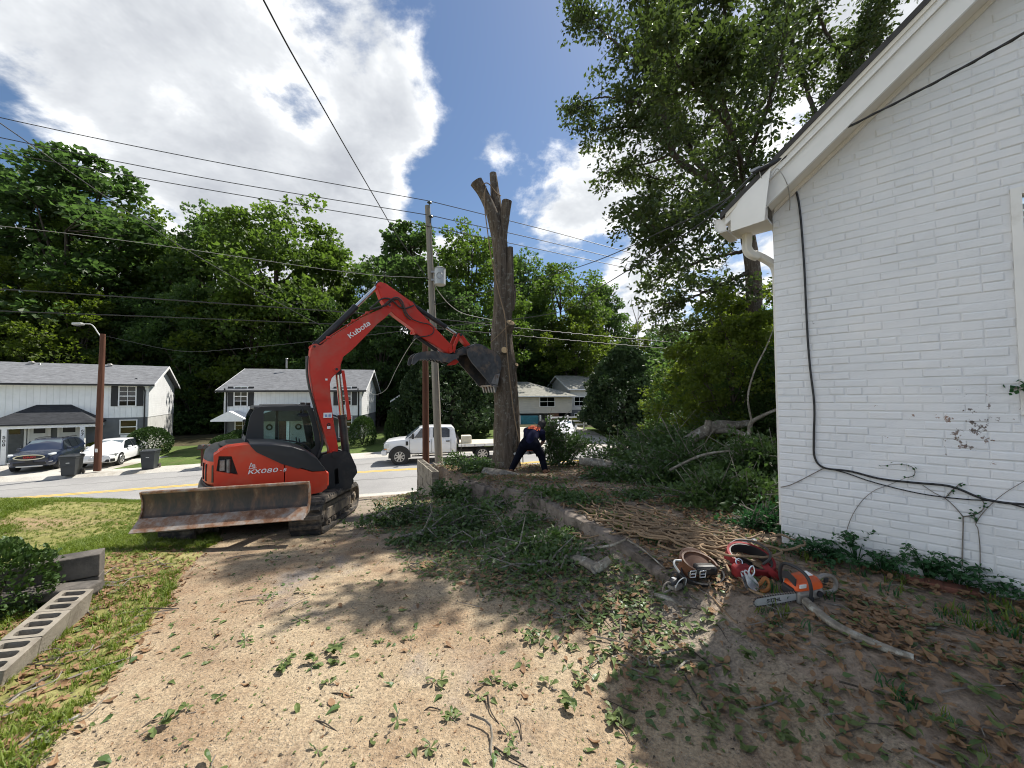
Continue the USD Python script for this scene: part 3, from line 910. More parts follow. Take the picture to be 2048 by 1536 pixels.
# ------------------------------------------------------------------ the white brick house on the right
def paint_white():
    nodes = {"g": ("geometry", {}), "n": ("noise_texture", {"scale": 3.0, "detail": 6.0, "roughness": .6}), "r": ("rgb_ramp", {"ramp": [(.3, (.62, .63, .645)), (.5, (.665, .675, .69)), (.7, (.70, .70, .705))]}),
             "c": ("noise_texture", {"scale": 13.0, "detail": 6.0, "roughness": .7}), "v": ("vector_math", {"math_type": "distance", "vector2": (3.39, 2.86, 1.36)}), "vm": ("map_range", {"from_min": 0.0, "from_max": .55, "to_min": .17, "to_max": 0.0, "clamp": True}),
             "s": ("math", {"math_type": "add"}), "m": ("map_range", {"from_min": .715, "from_max": .735, "to_min": 0.0, "to_max": 1.0, "clamp": True}),
             "cr": ("rgb_ramp", {"ramp": [(.4, (.12, .10, .09)), (.6, (.28, .19, .15))]}), "x": ("mix", {}),
             "dn": ("noise_texture", {"scale": 1.4, "detail": 6.0, "roughness": .7}), "dz": ("separate_xyz", {}), "dm": ("map_range", {"from_min": .15, "from_max": .8, "to_min": .95, "to_max": 0.0, "clamp": True}), "dd": ("math", {"math_type": "multiply"}), "dx": ("mix", {"color2": (.42, .40, .35)}),
             "f": ("noise_texture", {"scale": 85.0, "detail": 4.0, "roughness": .65}), "b": ("bump", {"strength": .8, "distance": .004}), "p": ("principled_bsdf", {"roughness": .55, "specular_ior_level": .4})}
    links = [("g.position", "n.vector"), ("n.fac", "r.fac"), ("g.position", "c.vector"), ("g.position", "v.vector1"), ("v.value", "vm.value"), ("c.fac", "s.value1"), ("vm.result", "s.value2"), ("s.value", "m.value"), ("n.fac", "cr.fac"), ("m.result", "x.fac"),
             ("g.position", "dn.vector"), ("g.position", "dz.vector"), ("dz.z", "dm.value"), ("dn.fac", "dd.value1"), ("dm.result", "dd.value2"), ("dd.value", "dx.fac"), ("r.color", "dx.color1"), ("dx.color", "x.color1"), ("cr.color", "x.color2"), ("x.color", "p.base_color"),
             ("g.position", "f.vector"), ("f.fac", "b.height"), ("b.normal", "p.normal")]
    look("painted_brick", nodes, links)


paint_white()
simple("trim_white", (.70, .69, .66), .5, .06, 3, bump=.001, dirt=(.45, .41, .34), dirt_at=(.56, .8))
simple("soffit_cream", (.62, .58, .50), .6, .08, 3, bump=.001, dirt=(.40, .36, .29), dirt_at=(.56, .8))
simple("shingle_dark", (.045, .043, .042), .9, .3, 14, bump=.008)
simple("cable_black", (.012, .012, .013), .45, .2, 8)
simple("vine_stem", (.16, .14, .12), .9, .3, 20)
glass("pane_glass")
simple("room_dark", (.03, .03, .033), .8)
simple("blind", (.62, .60, .55), .7, .05)

HOUSE_C = np.array([2.55, 3.70, 0.0])
HU = unit([.704, -.710, 0])                 # along the gable wall, towards the right of the picture
HN = np.array([HU[1], -HU[0], 0.0])         # out of the wall
HF = np.eye(4)
HF[:3, 0], HF[:3, 1], HF[:3, 3] = HU, -HN, HOUSE_C
SL = .79                                     # pitch of the roof
GZ, TOPZ, RIDGE_X = -.25, 3.41, 3.6


def house_point(X, Y, Z):
    return (HF @ [X, Y, Z, 1])[:3]


def build_white_house():
    h = thing("brick_house", "white painted brick house with steep gable roof at the right edge", "house", mat=HF)
    W0, W1, WZ0, WZ1 = 1.42, 2.32, 1.46, 3.06
    # masonry behind the facing: mortar face 6 mm behind the bricks
    prof = Polygon([(0.0, GZ), (2 * RIDGE_X, GZ), (2 * RIDGE_X, TOPZ), (RIDGE_X, TOPZ + SL * RIDGE_X), (0.0, TOPZ)]).difference(sbox(W0, WZ0, W1, WZ1))
    F = frame([0, .2045, 0], [1, 0, 0], [0, 0, 1], [0, -1, 0])
    part(h, "wall", extrude(prof, .2, F), "painted_brick")
    part(h, "wall", bx(0.004, .2, .215, 9.0, GZ, TOPZ - .1), "painted_brick")
    # bricks
    rng = np.random.default_rng(4)
    CH, BL, J = .0677, .2032, .0095
    bricks = []
    k = 0
    z = GZ + .03
    while z < TOPZ + SL * 2.7:
        header = k % 6 == 3
        L = .1016 if header else BL
        x = 0.0 if k % 2 == 0 else -(L + J) / 2
        wob = rng.uniform(-.0015, .0015)
        while x < 2.62:
            x0, x1 = max(x, 0.0), x + L
            zc = z + CH - J
            lim = TOPZ + SL * x0 - .03
            if x1 - x0 > .03 and zc < lim and not (x1 > W0 - .004 and x0 < W1 + .004 and zc > WZ0 and z < WZ1):
                bricks.append((x0, x1, z + wob, zc + wob))
            elif x1 - x0 > .03 and zc < lim and x0 < W0 - .05 and x1 > W0 - .004:
                bricks.append((x0, W0 - .006, z + wob, zc + wob))
            x += L + J
        z += CH
        k += 1

    def brick_mesh(b, r):
        x0, x1, z0, z1 = b
        x1 += r.choice([0, .004, .008])
        z1 += .0025
        j = r.uniform(-.0022, .0022, 8)
        c = .006 + r.uniform(0, .003)
        yo, ym = -.001 + r.uniform(-.0015, .0025), .006
        a = np.array([(x0 + j[0], .018, z0 + j[1] * .5), (x1 + j[2], .018, z0 + j[3] * .5), (x1 + j[2], .018, z1 + j[4] * .5), (x0 + j[0], .018, z1 + j[5] * .5)])
        m = a.copy()
        m[:, 1] = ym - .004
        t = r.uniform(-.0015, .0015, 4)
        f = np.array([(x0 + c + j[0], yo + t[0], z0 + c), (x1 - c + j[2], yo + t[1], z0 + c), (x1 - c + j[2], yo + t[2], z1 - c), (x0 + c + j[0], yo + t[3], z1 - c)])
        V = np.vstack([a, m, f])
        q = []
        for o in (0, 4):
            for i in range(4):
                i2 = (i + 1) % 4
                q += [(o + i, o + i2, o + 4 + i2), (o + i, o + 4 + i2, o + 4 + i)]
        q += [(8, 9, 10), (8, 10, 11)]
        return trimesh.Trimesh(V, q, process=False)

    dist = []
    for b in bricks:
        P = house_point((b[0] + b[1]) / 2, 0, (b[2] + b[3]) / 2)
        px, py = proj(P)
        vis = -20 < px < 2075 and -20 < py < 1560 and P[1] > .3 and P[2] > .14
        dist.append(-(b[1] - b[0]) / np.linalg.norm(P - EYE) if vis else 9 + np.linalg.norm(P - EYE))
    order = np.argsort(dist)
    rest = []
    for n_, i in enumerate(order):
        m = brick_mesh(bricks[i], rng)
        if n_ < 300:
            part(h, "brick", m, "painted_brick")
        else:
            rest.append(m)
    part(h, "brickwork", rest, "painted_brick", kind="stuff")
    # window at the very edge of the view: frame, blind and pane
    w = thing("window", parent=h)
    fr = [bx(W0, W0 + .05, -.012, .09, WZ0, WZ1), bx(W1 - .05, W1, -.012, .09, WZ0, WZ1), bx(W0 + .05, W1 - .05, -.010, .09, WZ1 - .05, WZ1), bx(W0 + .05, W1 - .05, -.010, .09, WZ0, WZ0 + .05), bx(W0 + .05, W1 - .05, .0, .07, 2.24, 2.29)]
    part(w, "frame", fr, "trim_white")
    part(w, "pane", bx(W0 + .05, W1 - .05, .035, .041, WZ0 + .05, WZ1 - .05), "pane_glass")
    part(w, "blind", [bx(W0 + .05, W1 - .05, .075, .078, WZ0 + .06 + i * .05, WZ0 + .1 + i * .05) for i in range(29)], "blind")
    # roof: sheathing with shingles, rake boards, soffit, eave box
    OV, EX = .22, .34
    ex = RIDGE_X * 2 + EX

    def under(x):
        return TOPZ + SL * (x if x <= RIDGE_X else 2 * RIDGE_X - x)

    def band(z0, z1, xa=-EX):
        return [(xa, under(xa) + z0), (RIDGE_X, under(RIDGE_X) + z0), (ex, under(ex) + z0), (ex, under(ex) + z1), (RIDGE_X, under(RIDGE_X) + z1), (xa, under(xa) + z1)]

    def plate(poly, y0, y1):
        return extrude(poly, y1 - y0, frame([0, y1, 0], [1, 0, 0], [0, 0, 1], [0, -1, 0]))

    r = part(h, "roof", [plate(band(.275, .33, -EX - .05), -OV - .04, .14), plate(band(.275, .33, -.11), .1401, 9.2)], "shingle_dark")
    part(h, "soffit", plate(band(-.012, .012, .0), -OV + .03, -.004), "soffit_cream")
    part(h, "soffit_trim", plate(band(-.05, -.014, .02), -.03, -.006), "soffit_cream")
    part(h, "rake_board", plate(band(-.03, .17, -.14), -OV, -OV + .028), "trim_white")
    part(h, "rake_board", plate(band(.172, .272, -EX - .01), -OV - .022, -OV + .028), "trim_white")
    part(h, "rake_edge", plate(band(.235, .274), -OV - .034, -OV - .023), "soffit_cream")
    zE = under(-EX)
    zb = 3.265
    part(h, "eave_box", [plate([(-EX, zb), (-.004, zb), (-.004, zb + .02), (-EX, zb + .02)], -OV + .03, .13), plate([(-EX, zb + .021), (-EX + .02, zb + .021), (-EX + .02, zE + .27), (-EX, zE + .265)], -OV + .03, .13),
                         plate([(-EX + .021, zb + .021), (-.004, zb + .021), (-.004, TOPZ + .1), (-EX + .021, zE + .27)], -OV + .031, -OV + .05), plate([(-EX + .021, zb + .021), (-.004, zb + .021), (-.004, TOPZ + .1), (-EX + .021, zE + .27)], .11, .129)], "trim_white")
    part(h, "eave_board", plate([(-.10, TOPZ - .02), (-.004, TOPZ - .02), (-.004, TOPZ + .22), (-.10, TOPZ + .19)], .14, 9.0), "trim_white")
    # K-style gutter at the eave's end, and its downspout
    gx, gz = -EX - .002, zE + .06
    gpro = [(gx, gz + .19), (gx, gz + .06), (gx - .07, gz + .06), (gx - .10, gz + .12), (gx - .095, gz + .19), (gx - .105, gz + .20), (gx - .112, gz + .19), (gx - .112, gz + .115), (gx - .075, gz + .048), (gx + .0, gz + .048)]
    part(h, "gutter", [plate(gpro, -OV + .0, .13), plate([(gx - .004, gz + .19), (gx - .004, gz + .052), (gx - .074, gz + .052), (gx - .106, gz + .118), (gx - .106, gz + .19)], -OV + .0, -OV + .004), plate([(gx - .004, gz + .19), (gx - .004, gz + .052), (gx - .074, gz + .052), (gx - .106, gz + .118), (gx - .106, gz + .19)], .126, .1299)], "trim_white")
    d = thing("downspout", parent=h)

    def pipe(pts, w=.062, t=.045):
        rings = []
        P = np.asarray(pts, float)
        T = np.gradient(P, axis=0)
        for p, tt in zip(P, T):
            tt = unit(tt)
            u = unit(np.cross([0, 0, 1.0], [-.7, -.7, 0]))
            u = unit(u - tt * (u @ tt))
            v = unit(np.cross(tt, u))
            cs = [(1, .7), (.7, 1), (.2, 1), (.15, .9), (-.15, .9), (-.2, 1), (-.7, 1), (-1, .7), (-1, -.7), (-.7, -1), (.7, -1), (1, -.7)]
            rings.append(np.array([p + u * a * w / 2 + v * b * t / 2 for a, b in cs]))
        return loft(rings)

    part(d, "elbow", pipe(curve([(-.235, .06, zb + .01), (-.235, .06, zb - .07), (-.24, .065, zb - .14), (-.215, .09, zb - .20), (-.16, .14, zb - .235)], 16), .085, .07), "trim_white")
    part(d, "elbow", pipe(curve([(-.19, .11, zb - .20), (-.12, .18, zb - .25), (-.05, .26, zb - .32), (-.035, .30, zb - .42), (-.035, .30, zb - .5)], 14), .075, .06), "trim_white")
    part(d, "pipe", pipe([(-.035, .30, zb - .48), (-.035, .30, .3)], .07, .055), "trim_white")
    # torn sheet of cladding hanging off the rake's foot
    pts = []
    for i in range(9):
        t = i / 8
        row = []
        for j_ in range(5):
            q = j_ / 4
            row.append((-EX + .04 + .30 * t + .05 * (1 - q) * t, -OV - .026 - .05 * math.sin(q * PI * .5) * t - .03 * t, zE + .08 + .24 * (1 - q) + SL * .30 * t * (1 - .55 * q) - .12 * q * t))
        pts.append(row)
    top = loft([np.array(r_) for r_ in pts], close=False)
    bot = moved(top, (0, .004, 0))
    bot.faces = bot.faces[:, ::-1]
    part(h, "loose_cladding", [top, bot], "trim_white", smooth=True)
    return h


build_white_house()


def wall_curve(pts, off=.012):
    """Run of a cable or vine on the gable wall, from points (X, Z)."""
    return np.array([house_point(x, -off, z) for x, z in pts])


def wall_xz(px, py):
    d = ray(px, py)
    t = ((HOUSE_C - EYE) @ HN) / (d @ HN)
    P = EYE + d * t
    return float((P - HOUSE_C) @ HU), float(P[2])


main = [(1590, 372), (1600, 420), (1608, 520), (1612, 600), (1616, 680), (1621, 740), (1629, 810), (1628, 880), (1630, 915), (1648, 935), (1700, 942), (1760, 957), (1830, 965), (1900, 972), (1960, 995), (2010, 1005), (2075, 1010)]
part("/World", "wall_cable", tube(wall_curve(curve([wall_xz(*p) for p in main], 70)), .0085, 8), "cable_black", smooth=True, label="black cable looping down the white brick wall from the rake", cat="cable")
low = [(1648, 935), (1690, 945), (1740, 962), (1800, 978), (1860, 990), (1930, 998), (2000, 1003), (2075, 1022)]
part("/World", "wall_cable", tube(wall_curve(curve([wall_xz(*p) for p in low], 40), .011), .0045, 6), "cable_black", smooth=True, label="thin dark cable sagging just under the thick black one on the brick wall", cat="cable")
whip = [(1648, 936), (1625, 948), (1602, 960), (1580, 970), (1562, 974)]
part("/World", "wall_cable", tube(wall_curve(curve([wall_xz(*p) for p in whip], 20), .010), .004, 6), "vine_stem", smooth=True, label="short grey wire running left to the house corner", cat="cable")
VINES = [("bare forked vine climbing the brick wall from the tallest weed", [[(1924, 1130), (1925, 1080), (1926, 1040), (1922, 1028), (1895, 1000), (1868, 985), (1845, 970)], [(1925, 1033), (1945, 1030), (1962, 1022), (1968, 1010), (1960, 990)], [(1890, 996), (1910, 975), (1925, 965)]], .0045),
         ("long thin vine at the right edge of the brick wall", [[(1957, 1195), (1960, 1110), (1956, 1060), (1952, 1045), (1975, 1015), (2010, 985), (2060, 955)], [(1952, 1045), (1948, 1030), (1942, 1025)]], .0035),
         ("fine arched vine left on the brick wall", [[(1690, 1090), (1694, 1060), (1705, 1030), (1725, 1000), (1750, 980), (1772, 972), (1800, 960), (1812, 955)], [(1812, 955), (1828, 950), (1826, 935), (1800, 928), (1760, 932)]], .0028)]
lv = np.random.default_rng(8)
for lab, runs, r in VINES:
    v = thing("wall_vine", lab, "vine")
    st, lf, la = [], [], []
    for run in runs:
        c = curve([wall_xz(*p) for p in run], 36)
        st.append(tube(wall_curve(c, .008), np.linspace(r, r * .5, len(c)), 5))
        if run is not runs[0]:
            for q in c[::3]:
                lf.append(house_point(q[0] + lv.normal(0, .008), -.018, q[1] + lv.normal(0, .008)))
                la.append(HU * lv.normal() + np.array([0, 0, lv.normal()]))
    part(v, "stem", st, "vine_stem", smooth=True)
    part(v, "dry_leaves", leaves(np.array(lf), np.array(la), .022, lv), "leaf_weed", kind="stuff")


# ------------------------------------------------------------------ houses across the street
def siding_look(name, color, axis, pitch, depth=.012, dark=.75):
    """Painted boards: a groove every pitch metres along the object's axis (x: upright boards, z: laps)."""
    nodes = {"tc": ("texture_coordinate", {}), "sp": ("separate_xyz", {}), "d": ("math", {"math_type": "divide", "value2": pitch}), "fr": ("math", {"math_type": "fraction"}),
             "m": ("map_range", {"from_min": 0.0, "from_max": .10, "to_min": 0.0, "to_max": 1.0, "clamp": True}), "mx": ("mix", {"color1": tuple(np.array(color) * dark)}),
             "n": ("noise_texture", {"scale": 1.2, "detail": 6.0, "roughness": .65}), "r": ("rgb_ramp", {"ramp": [(.3, tuple(np.array(color) * .88)), (.55, tuple(color)), (.75, tuple(np.minimum(np.array(color) * 1.05, .86)))]}),
             "p": ("principled_bsdf", {"roughness": .5}), "b": ("bump", {"strength": 1.0, "distance": depth})}
    links = [("tc.object", "sp.vector"), (f"sp.{axis}", "d.value1"), ("d.value", "fr.value1"), ("fr.value", "m.value"), ("m.result", "mx.fac"), ("tc.object", "n.vector"), ("n.fac", "r.fac"), ("r.color", "mx.color2"), ("mx.color", "p.base_color"),
             (("fr.value" if axis == "z" else "m.result"), "b.height"), ("b.normal", "p.normal")]
    look(name, nodes, links)


siding_look("board_white", (.80, .81, .80), "x", .30)
siding_look("lap_white", (.80, .81, .81), "z", .17)
siding_look("lap_beige", (.56, .53, .45), "z", .22)
siding_look("lap_pale", (.62, .61, .58), "z", .2)
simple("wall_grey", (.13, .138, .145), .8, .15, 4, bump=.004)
simple("block_pale", (.50, .50, .48), .8, .12, 2, bump=.004, dirt=(.3, .3, .28))
simple("shutter_black", (.012, .013, .015), .5)
simple("trim_bright", (.76, .76, .75), .45, .05)
simple("gutter_black", (.012, .012, .013), .4)
simple("door_white", (.66, .67, .66), .45, .04)
simple("door_grey", (.075, .08, .085), .5)
simple("vent_metal", (.30, .29, .28), .4, .2, 8, metallic=.7)
simple("brick_red", (.20, .10, .07), .9, .45, 9, bump=.004)
simple("teal_paint", (.02, .16, .21), .5, .3, 4)
glass("far_glass", clear=(.25, .28, .30), ior=1.6)


def shingles(name, c):
    c = np.array(c)
    nodes = {"tc": ("texture_coordinate", {}), "mp": ("mapping", {"scale": (1.0, 1.0, 5.0)}), "n": ("noise_texture", {"scale": 2.6, "detail": 7.0, "roughness": .75}), "r": ("rgb_ramp", {"ramp": [(.3, tuple(c * .55)), (.5, tuple(c)), (.7, tuple(c * 1.4))]}),
             "sp": ("separate_xyz", {}), "d": ("math", {"math_type": "divide", "value2": .075}), "fr": ("math", {"math_type": "fraction"}), "p": ("principled_bsdf", {"roughness": .9, "specular_ior_level": .2}), "b": ("bump", {"strength": 1.0, "distance": .02})}
    look(name, nodes, [("tc.object", "mp.vector"), ("mp.vector", "n.vector"), ("n.fac", "r.fac"), ("r.color", "p.base_color"), ("tc.object", "sp.vector"), ("sp.z", "d.value1"), ("d.value", "fr.value1"), ("fr.value", "b.height"), ("b.normal", "p.normal")])


shingles("roof_grey", (.165, .17, .18))
shingles("roof_dark", (.045, .047, .052))
shingles("roof_tan", (.27, .265, .23))


def house_frame(s0, n0, z0):
    F = np.eye(4)
    F[:3, 0], F[:3, 1] = (*SD, 0), (*ND, 0)
    F[:3, 3] = (*sn(s0, n0), z0)
    return F


def add_window(h, x0, x1, z0, z1, cols=2, rows=4, y=0.0, shutters=0.0, mat="far_glass", side=None, blind=False):
    """Window on the wall plane y (or, side = x, on the right gable). Frame > panes and muntins stand proud of the wall."""
    w = thing("window", parent=h)

    def B(a0, a1, d0, d1, c0, c1):
        return bx(a0, a1, y + d0, y + d1, c0, c1) if side is None else bx(side - d1, side - d0, a0, a1, c0, c1)

    f = .07
    part(w, "frame", [B(x0 - f, x0, -.05, .02, z0 - f, z1 + f), B(x1, x1 + f, -.05, .02, z0 - f, z1 + f), B(x0, x1, -.05, .02, z1, z1 + f), B(x0, x1, -.055, .02, z0 - f, z0)], "trim_bright")
    mun = [B(x0, x1, -.035, -.008, (z0 + z1) / 2 - .035, (z0 + z1) / 2 + .035)]
    for i in range(1, cols):
        c = x0 + (x1 - x0) * i / cols
        mun.append(B(c - .018, c + .018, -.028, -.0085, z0, z1))
    for i in range(1, rows):
        if i * 2 != rows:
            c = z0 + (z1 - z0) * i / rows
            mun.append(B(x0, x1, -.026, -.009, c - .015, c + .015))
    part(w, "muntin", mun, "trim_bright")
    part(w, "pane", B(x0, x1, -.006, -.002, z0, z1), mat)
    if blind:
        part(w, "blind", B(x0, x1, .004, .008, z0, z1), "blind")
    for sx_ in (x0 - f - shutters, x1 + f) if shutters else ():
        slats = [B(sx_ + .01, sx_ + shutters - .01, -.04, .0, z0 - .04, z1 + .04)] + [B(sx_ + .05, sx_ + shutters - .05, -.052, -.041, z0 + .02 + i * .1, z0 + .08 + i * .1) for i in range(int((z1 - z0) / .1))]
        part(h, "shutter", slats, "shutter_black")


def gable_house(name, label, s0, s1, n0, depth, zb, zmid, ze, zr, upper, lower, roof, gable_up=None, gable_low=None, jut=.0, trim="trim_bright", gut="gutter_black", mat=None):
    """Two-storey house along the street: local x along the facade, y back, z up from the base."""
    h = thing(name, label, "house", mat=house_frame(s0, n0, zb) if mat is None else mat)
    L = s1 - s0
    zm, e, r = zmid - zb, ze - zb, zr - zb
    part(h, "wall", bx(0, L, 0, depth, -.6, zm), lower)
    if gable_low:
        part(h, "wall", bx(L, L + .015, 0.002, depth, -.6, zm), gable_low)
    part(h, "upper_wall", bx(-jut, L + .02, -jut - .02, depth, zm, e), upper)
    pz = [(-jut - .02, zm + .0), (depth, zm + .0), (depth, e), (depth / 2, r - .12), (-jut - .02, e)]
    for X in (L + .02, -jut - .035):
        part(h, "gable_wall", extrude(pz, .02, frame([X, 0, 0], [0, 1, 0], [0, 0, 1], [1, 0, 0])), gable_up or upper)
    ov, th = .38, .10
    sl = (r - e) / (depth / 2)
    lip = e - sl * ov
    for sgn in (0, 1):
        pr = [(-ov, lip), (depth / 2, r), (depth / 2, r + th), (-ov, lip + th)]
        if sgn:
            pr = [(depth - a, b) for a, b in pr]
        part(h, "roof", extrude(pr, L + .8, frame([-.4, 0, 0], [0, 1, 0], [0, 0, 1], [1, 0, 0])), roof)
    for X in (-.425, L + .401):
        for sgn in (0, 1):
            pr = [(-ov, lip - .08), (depth / 2, r - .08), (depth / 2, r + th + .01), (-ov, lip + th + .01)]
            if sgn:
                pr = [(depth - a, b) for a, b in pr]
            part(h, "rake_board", extrude(pr, .024, frame([X, 0, 0], [0, 1, 0], [0, 0, 1], [1, 0, 0])), trim)
    part(h, "soffit", bx(-.39, L + .39, -ov + .01, -.022 - jut, lip - .03, lip - .01), trim)
    part(h, "gutter", [bx(-.42, L + .42, -ov - .11, -ov - .002, lip - .03, lip + .09)], gut)
    return h, L, zm, e, r


def downpipe(h, x, y, z0, z1, mat="gutter_black"):
    part(h, "downspout", tube(curve([(x, y - .36, z1), (x, y - .3, z1 - .12), (x, y - .07, z1 - .35), (x, y - .07, z1 - .6), (x, y - .07, z0)], 24), .045, 6), mat)


def vent(h, x, y, z, hh, r=.07):
    v = thing("roof_vent", parent=h)
    part(v, "pipe", cyl((x, y, z), (x, y, z + hh), r, 10), "vent_metal")
    part(v, "cap", cyl((x, y, z + hh + .02), (x, y, z + hh + .10), r * 1.9, 12, r * 1.1), "vent_metal")


def house_number(h, text, x, z, y, height=.16, step=.21):
    """Digits set one above another on a post."""
    for i, ch in enumerate(text):
        m = meshkit.text_mesh(ch, height, .01, bold=True)
        m.apply_transform(frame([x - m.bounds[1][0] / 2, y, z - i * step], [1, 0, 0], [0, 0, 1], [0, -1, 0]))
        part(h, "house_number", m, "shutter_black")


simple("picture_white", (.55, .57, .58), .6, .4, 6)
# long white house at left, turned a little more towards the drive than its neighbours
HA = math.radians(32)
HK = 1.12
LW = 24.0
hu_, hv_ = np.array([math.cos(HA), math.sin(HA), 0]), np.array([-math.sin(HA), math.cos(HA), 0])
Z = lambda z: 1.6 + (z - 1.6) * HK + 2.36
X = lambda x: LW + x * HK
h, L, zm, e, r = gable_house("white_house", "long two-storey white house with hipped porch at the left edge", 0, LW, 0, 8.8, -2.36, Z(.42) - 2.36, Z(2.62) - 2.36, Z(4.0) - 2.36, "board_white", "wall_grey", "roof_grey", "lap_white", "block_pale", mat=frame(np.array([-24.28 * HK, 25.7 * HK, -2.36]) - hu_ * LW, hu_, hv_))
add_window(h, X(-1.37), X(-.62), Z(1.20), Z(2.43), 2, 4, -.02, .38)
add_window(h, X(-1.28), X(-.55), Z(-.60), Z(.22), 1, 2, 0, 0, "far_glass")
part(h, "window_panel", bx(X(-1.28), X(-.55), -.03, .0, Z(-1.2), Z(-.70)), "trim_bright")
add_window(h, X(-9.4), X(-8.6), Z(1.20), Z(2.43), 2, 4, -.02, .42)
downpipe(h, X(-.15), -.02, Z(-1.9), Z(2.42))
for s_ in (-6.46, -2.78):
    vent(h, X(s_), 4.0, Z(3.62), .48, .11)
vent(h, X(-6.1), 4.0, Z(3.62), .34, .05)
part(h, "roof_louver", extrude([(0, 0), (.5, 0), (.25, .2)], .3, frame([X(-1.0), 1.1, Z(2.86)], [1, 0, 0], [0, 0, 1], [0, -1, 0])), "roof_dark")
px0, px1, pd = X(-6.5), X(-1.95), 1.8
pr = thing("porch", parent=h)
zt, zl = Z(1.30), Z(.22)
hip = np.array([(px0, -pd, zl), (px1, -pd, zl), (px1, 0, zl + .1), (px0, 0, zl + .1), (px0 + 1.75, -.02, zt), (px1 - 1.75, -.02, zt), (px0, -pd, zl - .09), (px1, -pd, zl - .09), (px1, 0, zl), (px0, 0, zl)])
hf = [(0, 1, 5), (0, 5, 4), (1, 2, 5), (0, 4, 3), (0, 6, 7), (0, 7, 1), (1, 7, 8), (1, 8, 2), (6, 9, 8), (6, 8, 7), (3, 9, 6), (3, 6, 0)]
part(pr, "roof", trimesh.Trimesh(hip, hf, process=False), "roof_dark")
part(pr, "beam", bx(px0 + .1, px1 - .1, -pd + .08, -pd + .2, zl - .28, zl - .092), "trim_bright")
part(pr, "beam", bx(px1 - .22, px1 - .1, -pd + .2, -.02, zl - .28, zl - .092), "trim_bright")
cols = [X(-5.68), X(-2.66)]
for c in cols:
    part(pr, "column", bx(c, c + .22, -pd + .07, -pd + .27, -.3, zl - .28), "trim_bright")
house_number(h, "508", cols[0] + .11, Z(-.55), -pd + .068, .17, .23)
house_number(h, "57", cols[1] + .11, Z(-.35), -pd + .068, .17, .23)
part(pr, "floor", bx(px0 + .1, px1 - .1, -pd, -.01, -.5, -.05), "concrete_old")
for a, b, m_, tb in ((-6.13, -5.38, "door_grey", False), (-5.15, -4.40, "door_white", True), (-3.96, -3.15, "door_white", True)):
    d = thing("door", parent=h)
    part(d, "leaf", bx(X(a), X(b), -.05, .0, -.05, Z(.0)), m_)
    part(d, "frame", [bx(X(a) - .1, X(a), -.06, .0, -.05, Z(.1)), bx(X(b), X(b) + .1, -.06, .0, -.05, Z(.1)), bx(X(a), X(b), -.06, 0, Z(.002), Z(.1))], "trim_bright")
    part(d, "light", bx(X(a) + .16, X(b) - .16, -.056, -.051, Z(-.40), Z(-.10)), "far_glass" if not tb else "shutter_black")
    part(d, "handle", trimesh.creation.icosphere(1, .04).apply_translation([X(b) - .1, -.08, .9]), "vent_metal")

# small white house behind the excavator
S2 = -14.5
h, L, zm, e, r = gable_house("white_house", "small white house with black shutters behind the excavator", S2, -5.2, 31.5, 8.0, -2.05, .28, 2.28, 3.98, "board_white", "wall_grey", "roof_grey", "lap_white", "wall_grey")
X = lambda s: s - S2
add_window(h, X(-13.84), X(-13.05), Z(.88), Z(2.08), 2, 4, -.02, .38)
add_window(h, X(-6.75), X(-5.95), Z(.88), Z(2.08), 2, 4, -.02, .38)
add_window(h, X(-13.75), X(-12.85), Z(-1.3), Z(-.1), 2, 4, 0, 0, blind=True)
add_window(h, X(-6.75), X(-5.9), Z(-1.3), Z(.05), 2, 4, 0, 0, blind=True)
downpipe(h, X(-14.35), -.02, .2, Z(2.0))
downpipe(h, X(-5.38), -.02, .2, Z(2.0))
vent(h, X(-11.6), 3.4, Z(3.55), .75, .07)
pr = thing("porch", parent=h)
part(pr, "roof", extrude([(-.35, 0), (.75, .62), (1.85, 0), (1.85, -.1), (-.35, -.1)], 1.5, frame([X(-14.3), 0, Z(.02)], [1, 0, 0], [0, 0, 1], [0, -1, 0])), "trim_bright")
part(pr, "roof", extrude([(-.4, .0), (2.7, 1.05), (5.7, 0), (5.7, -.12), (-.4, -.12)], 1.7, frame([X(-12.2), 0, Z(.02)], [1, 0, 0], [0, 0, 1], [0, -1, 0])), "roof_dark")
for c in (X(-12.3), X(-9.9), X(-7.0)):
    part(pr, "column", bx(c, c + .18, -1.6, -1.42, -.3, Z(-.1)), "trim_bright")
part(pr, "brick_panel", bx(X(-10.9), X(-10.2), -.045, -.005, -.2, Z(.2)), "brick_red")
part(pr, "brick_panel", bx(X(-8.6), X(-7.4), -.045, -.005, -.2, Z(.2)), "brick_red")
for a in (-10.05, -12.0):
    d = thing("door", parent=h)
    part(d, "leaf", bx(X(a), X(a + .95), -.05, .0, .0, Z(.05)), "door_white")
    part(d, "frame", [bx(X(a) - .1, X(a), -.06, .0, .0, Z(.15)), bx(X(a + .95), X(a + 1.05), -.06, .0, .0, Z(.15))], "trim_bright")
    part(d, "wreath", TM and trimesh.creation.torus(.17, .06, major_sections=20, minor_sections=8).apply_transform(frame([X(a + .47), -.10, Z(-.55)], [1, 0, 0], [0, 0, 1], [0, -1, 0])), "leaf_evergreen")
    part(d, "handle", trimesh.creation.icosphere(1, .04).apply_translation([X(a + .1), -.08, 1.0]), "vent_metal")

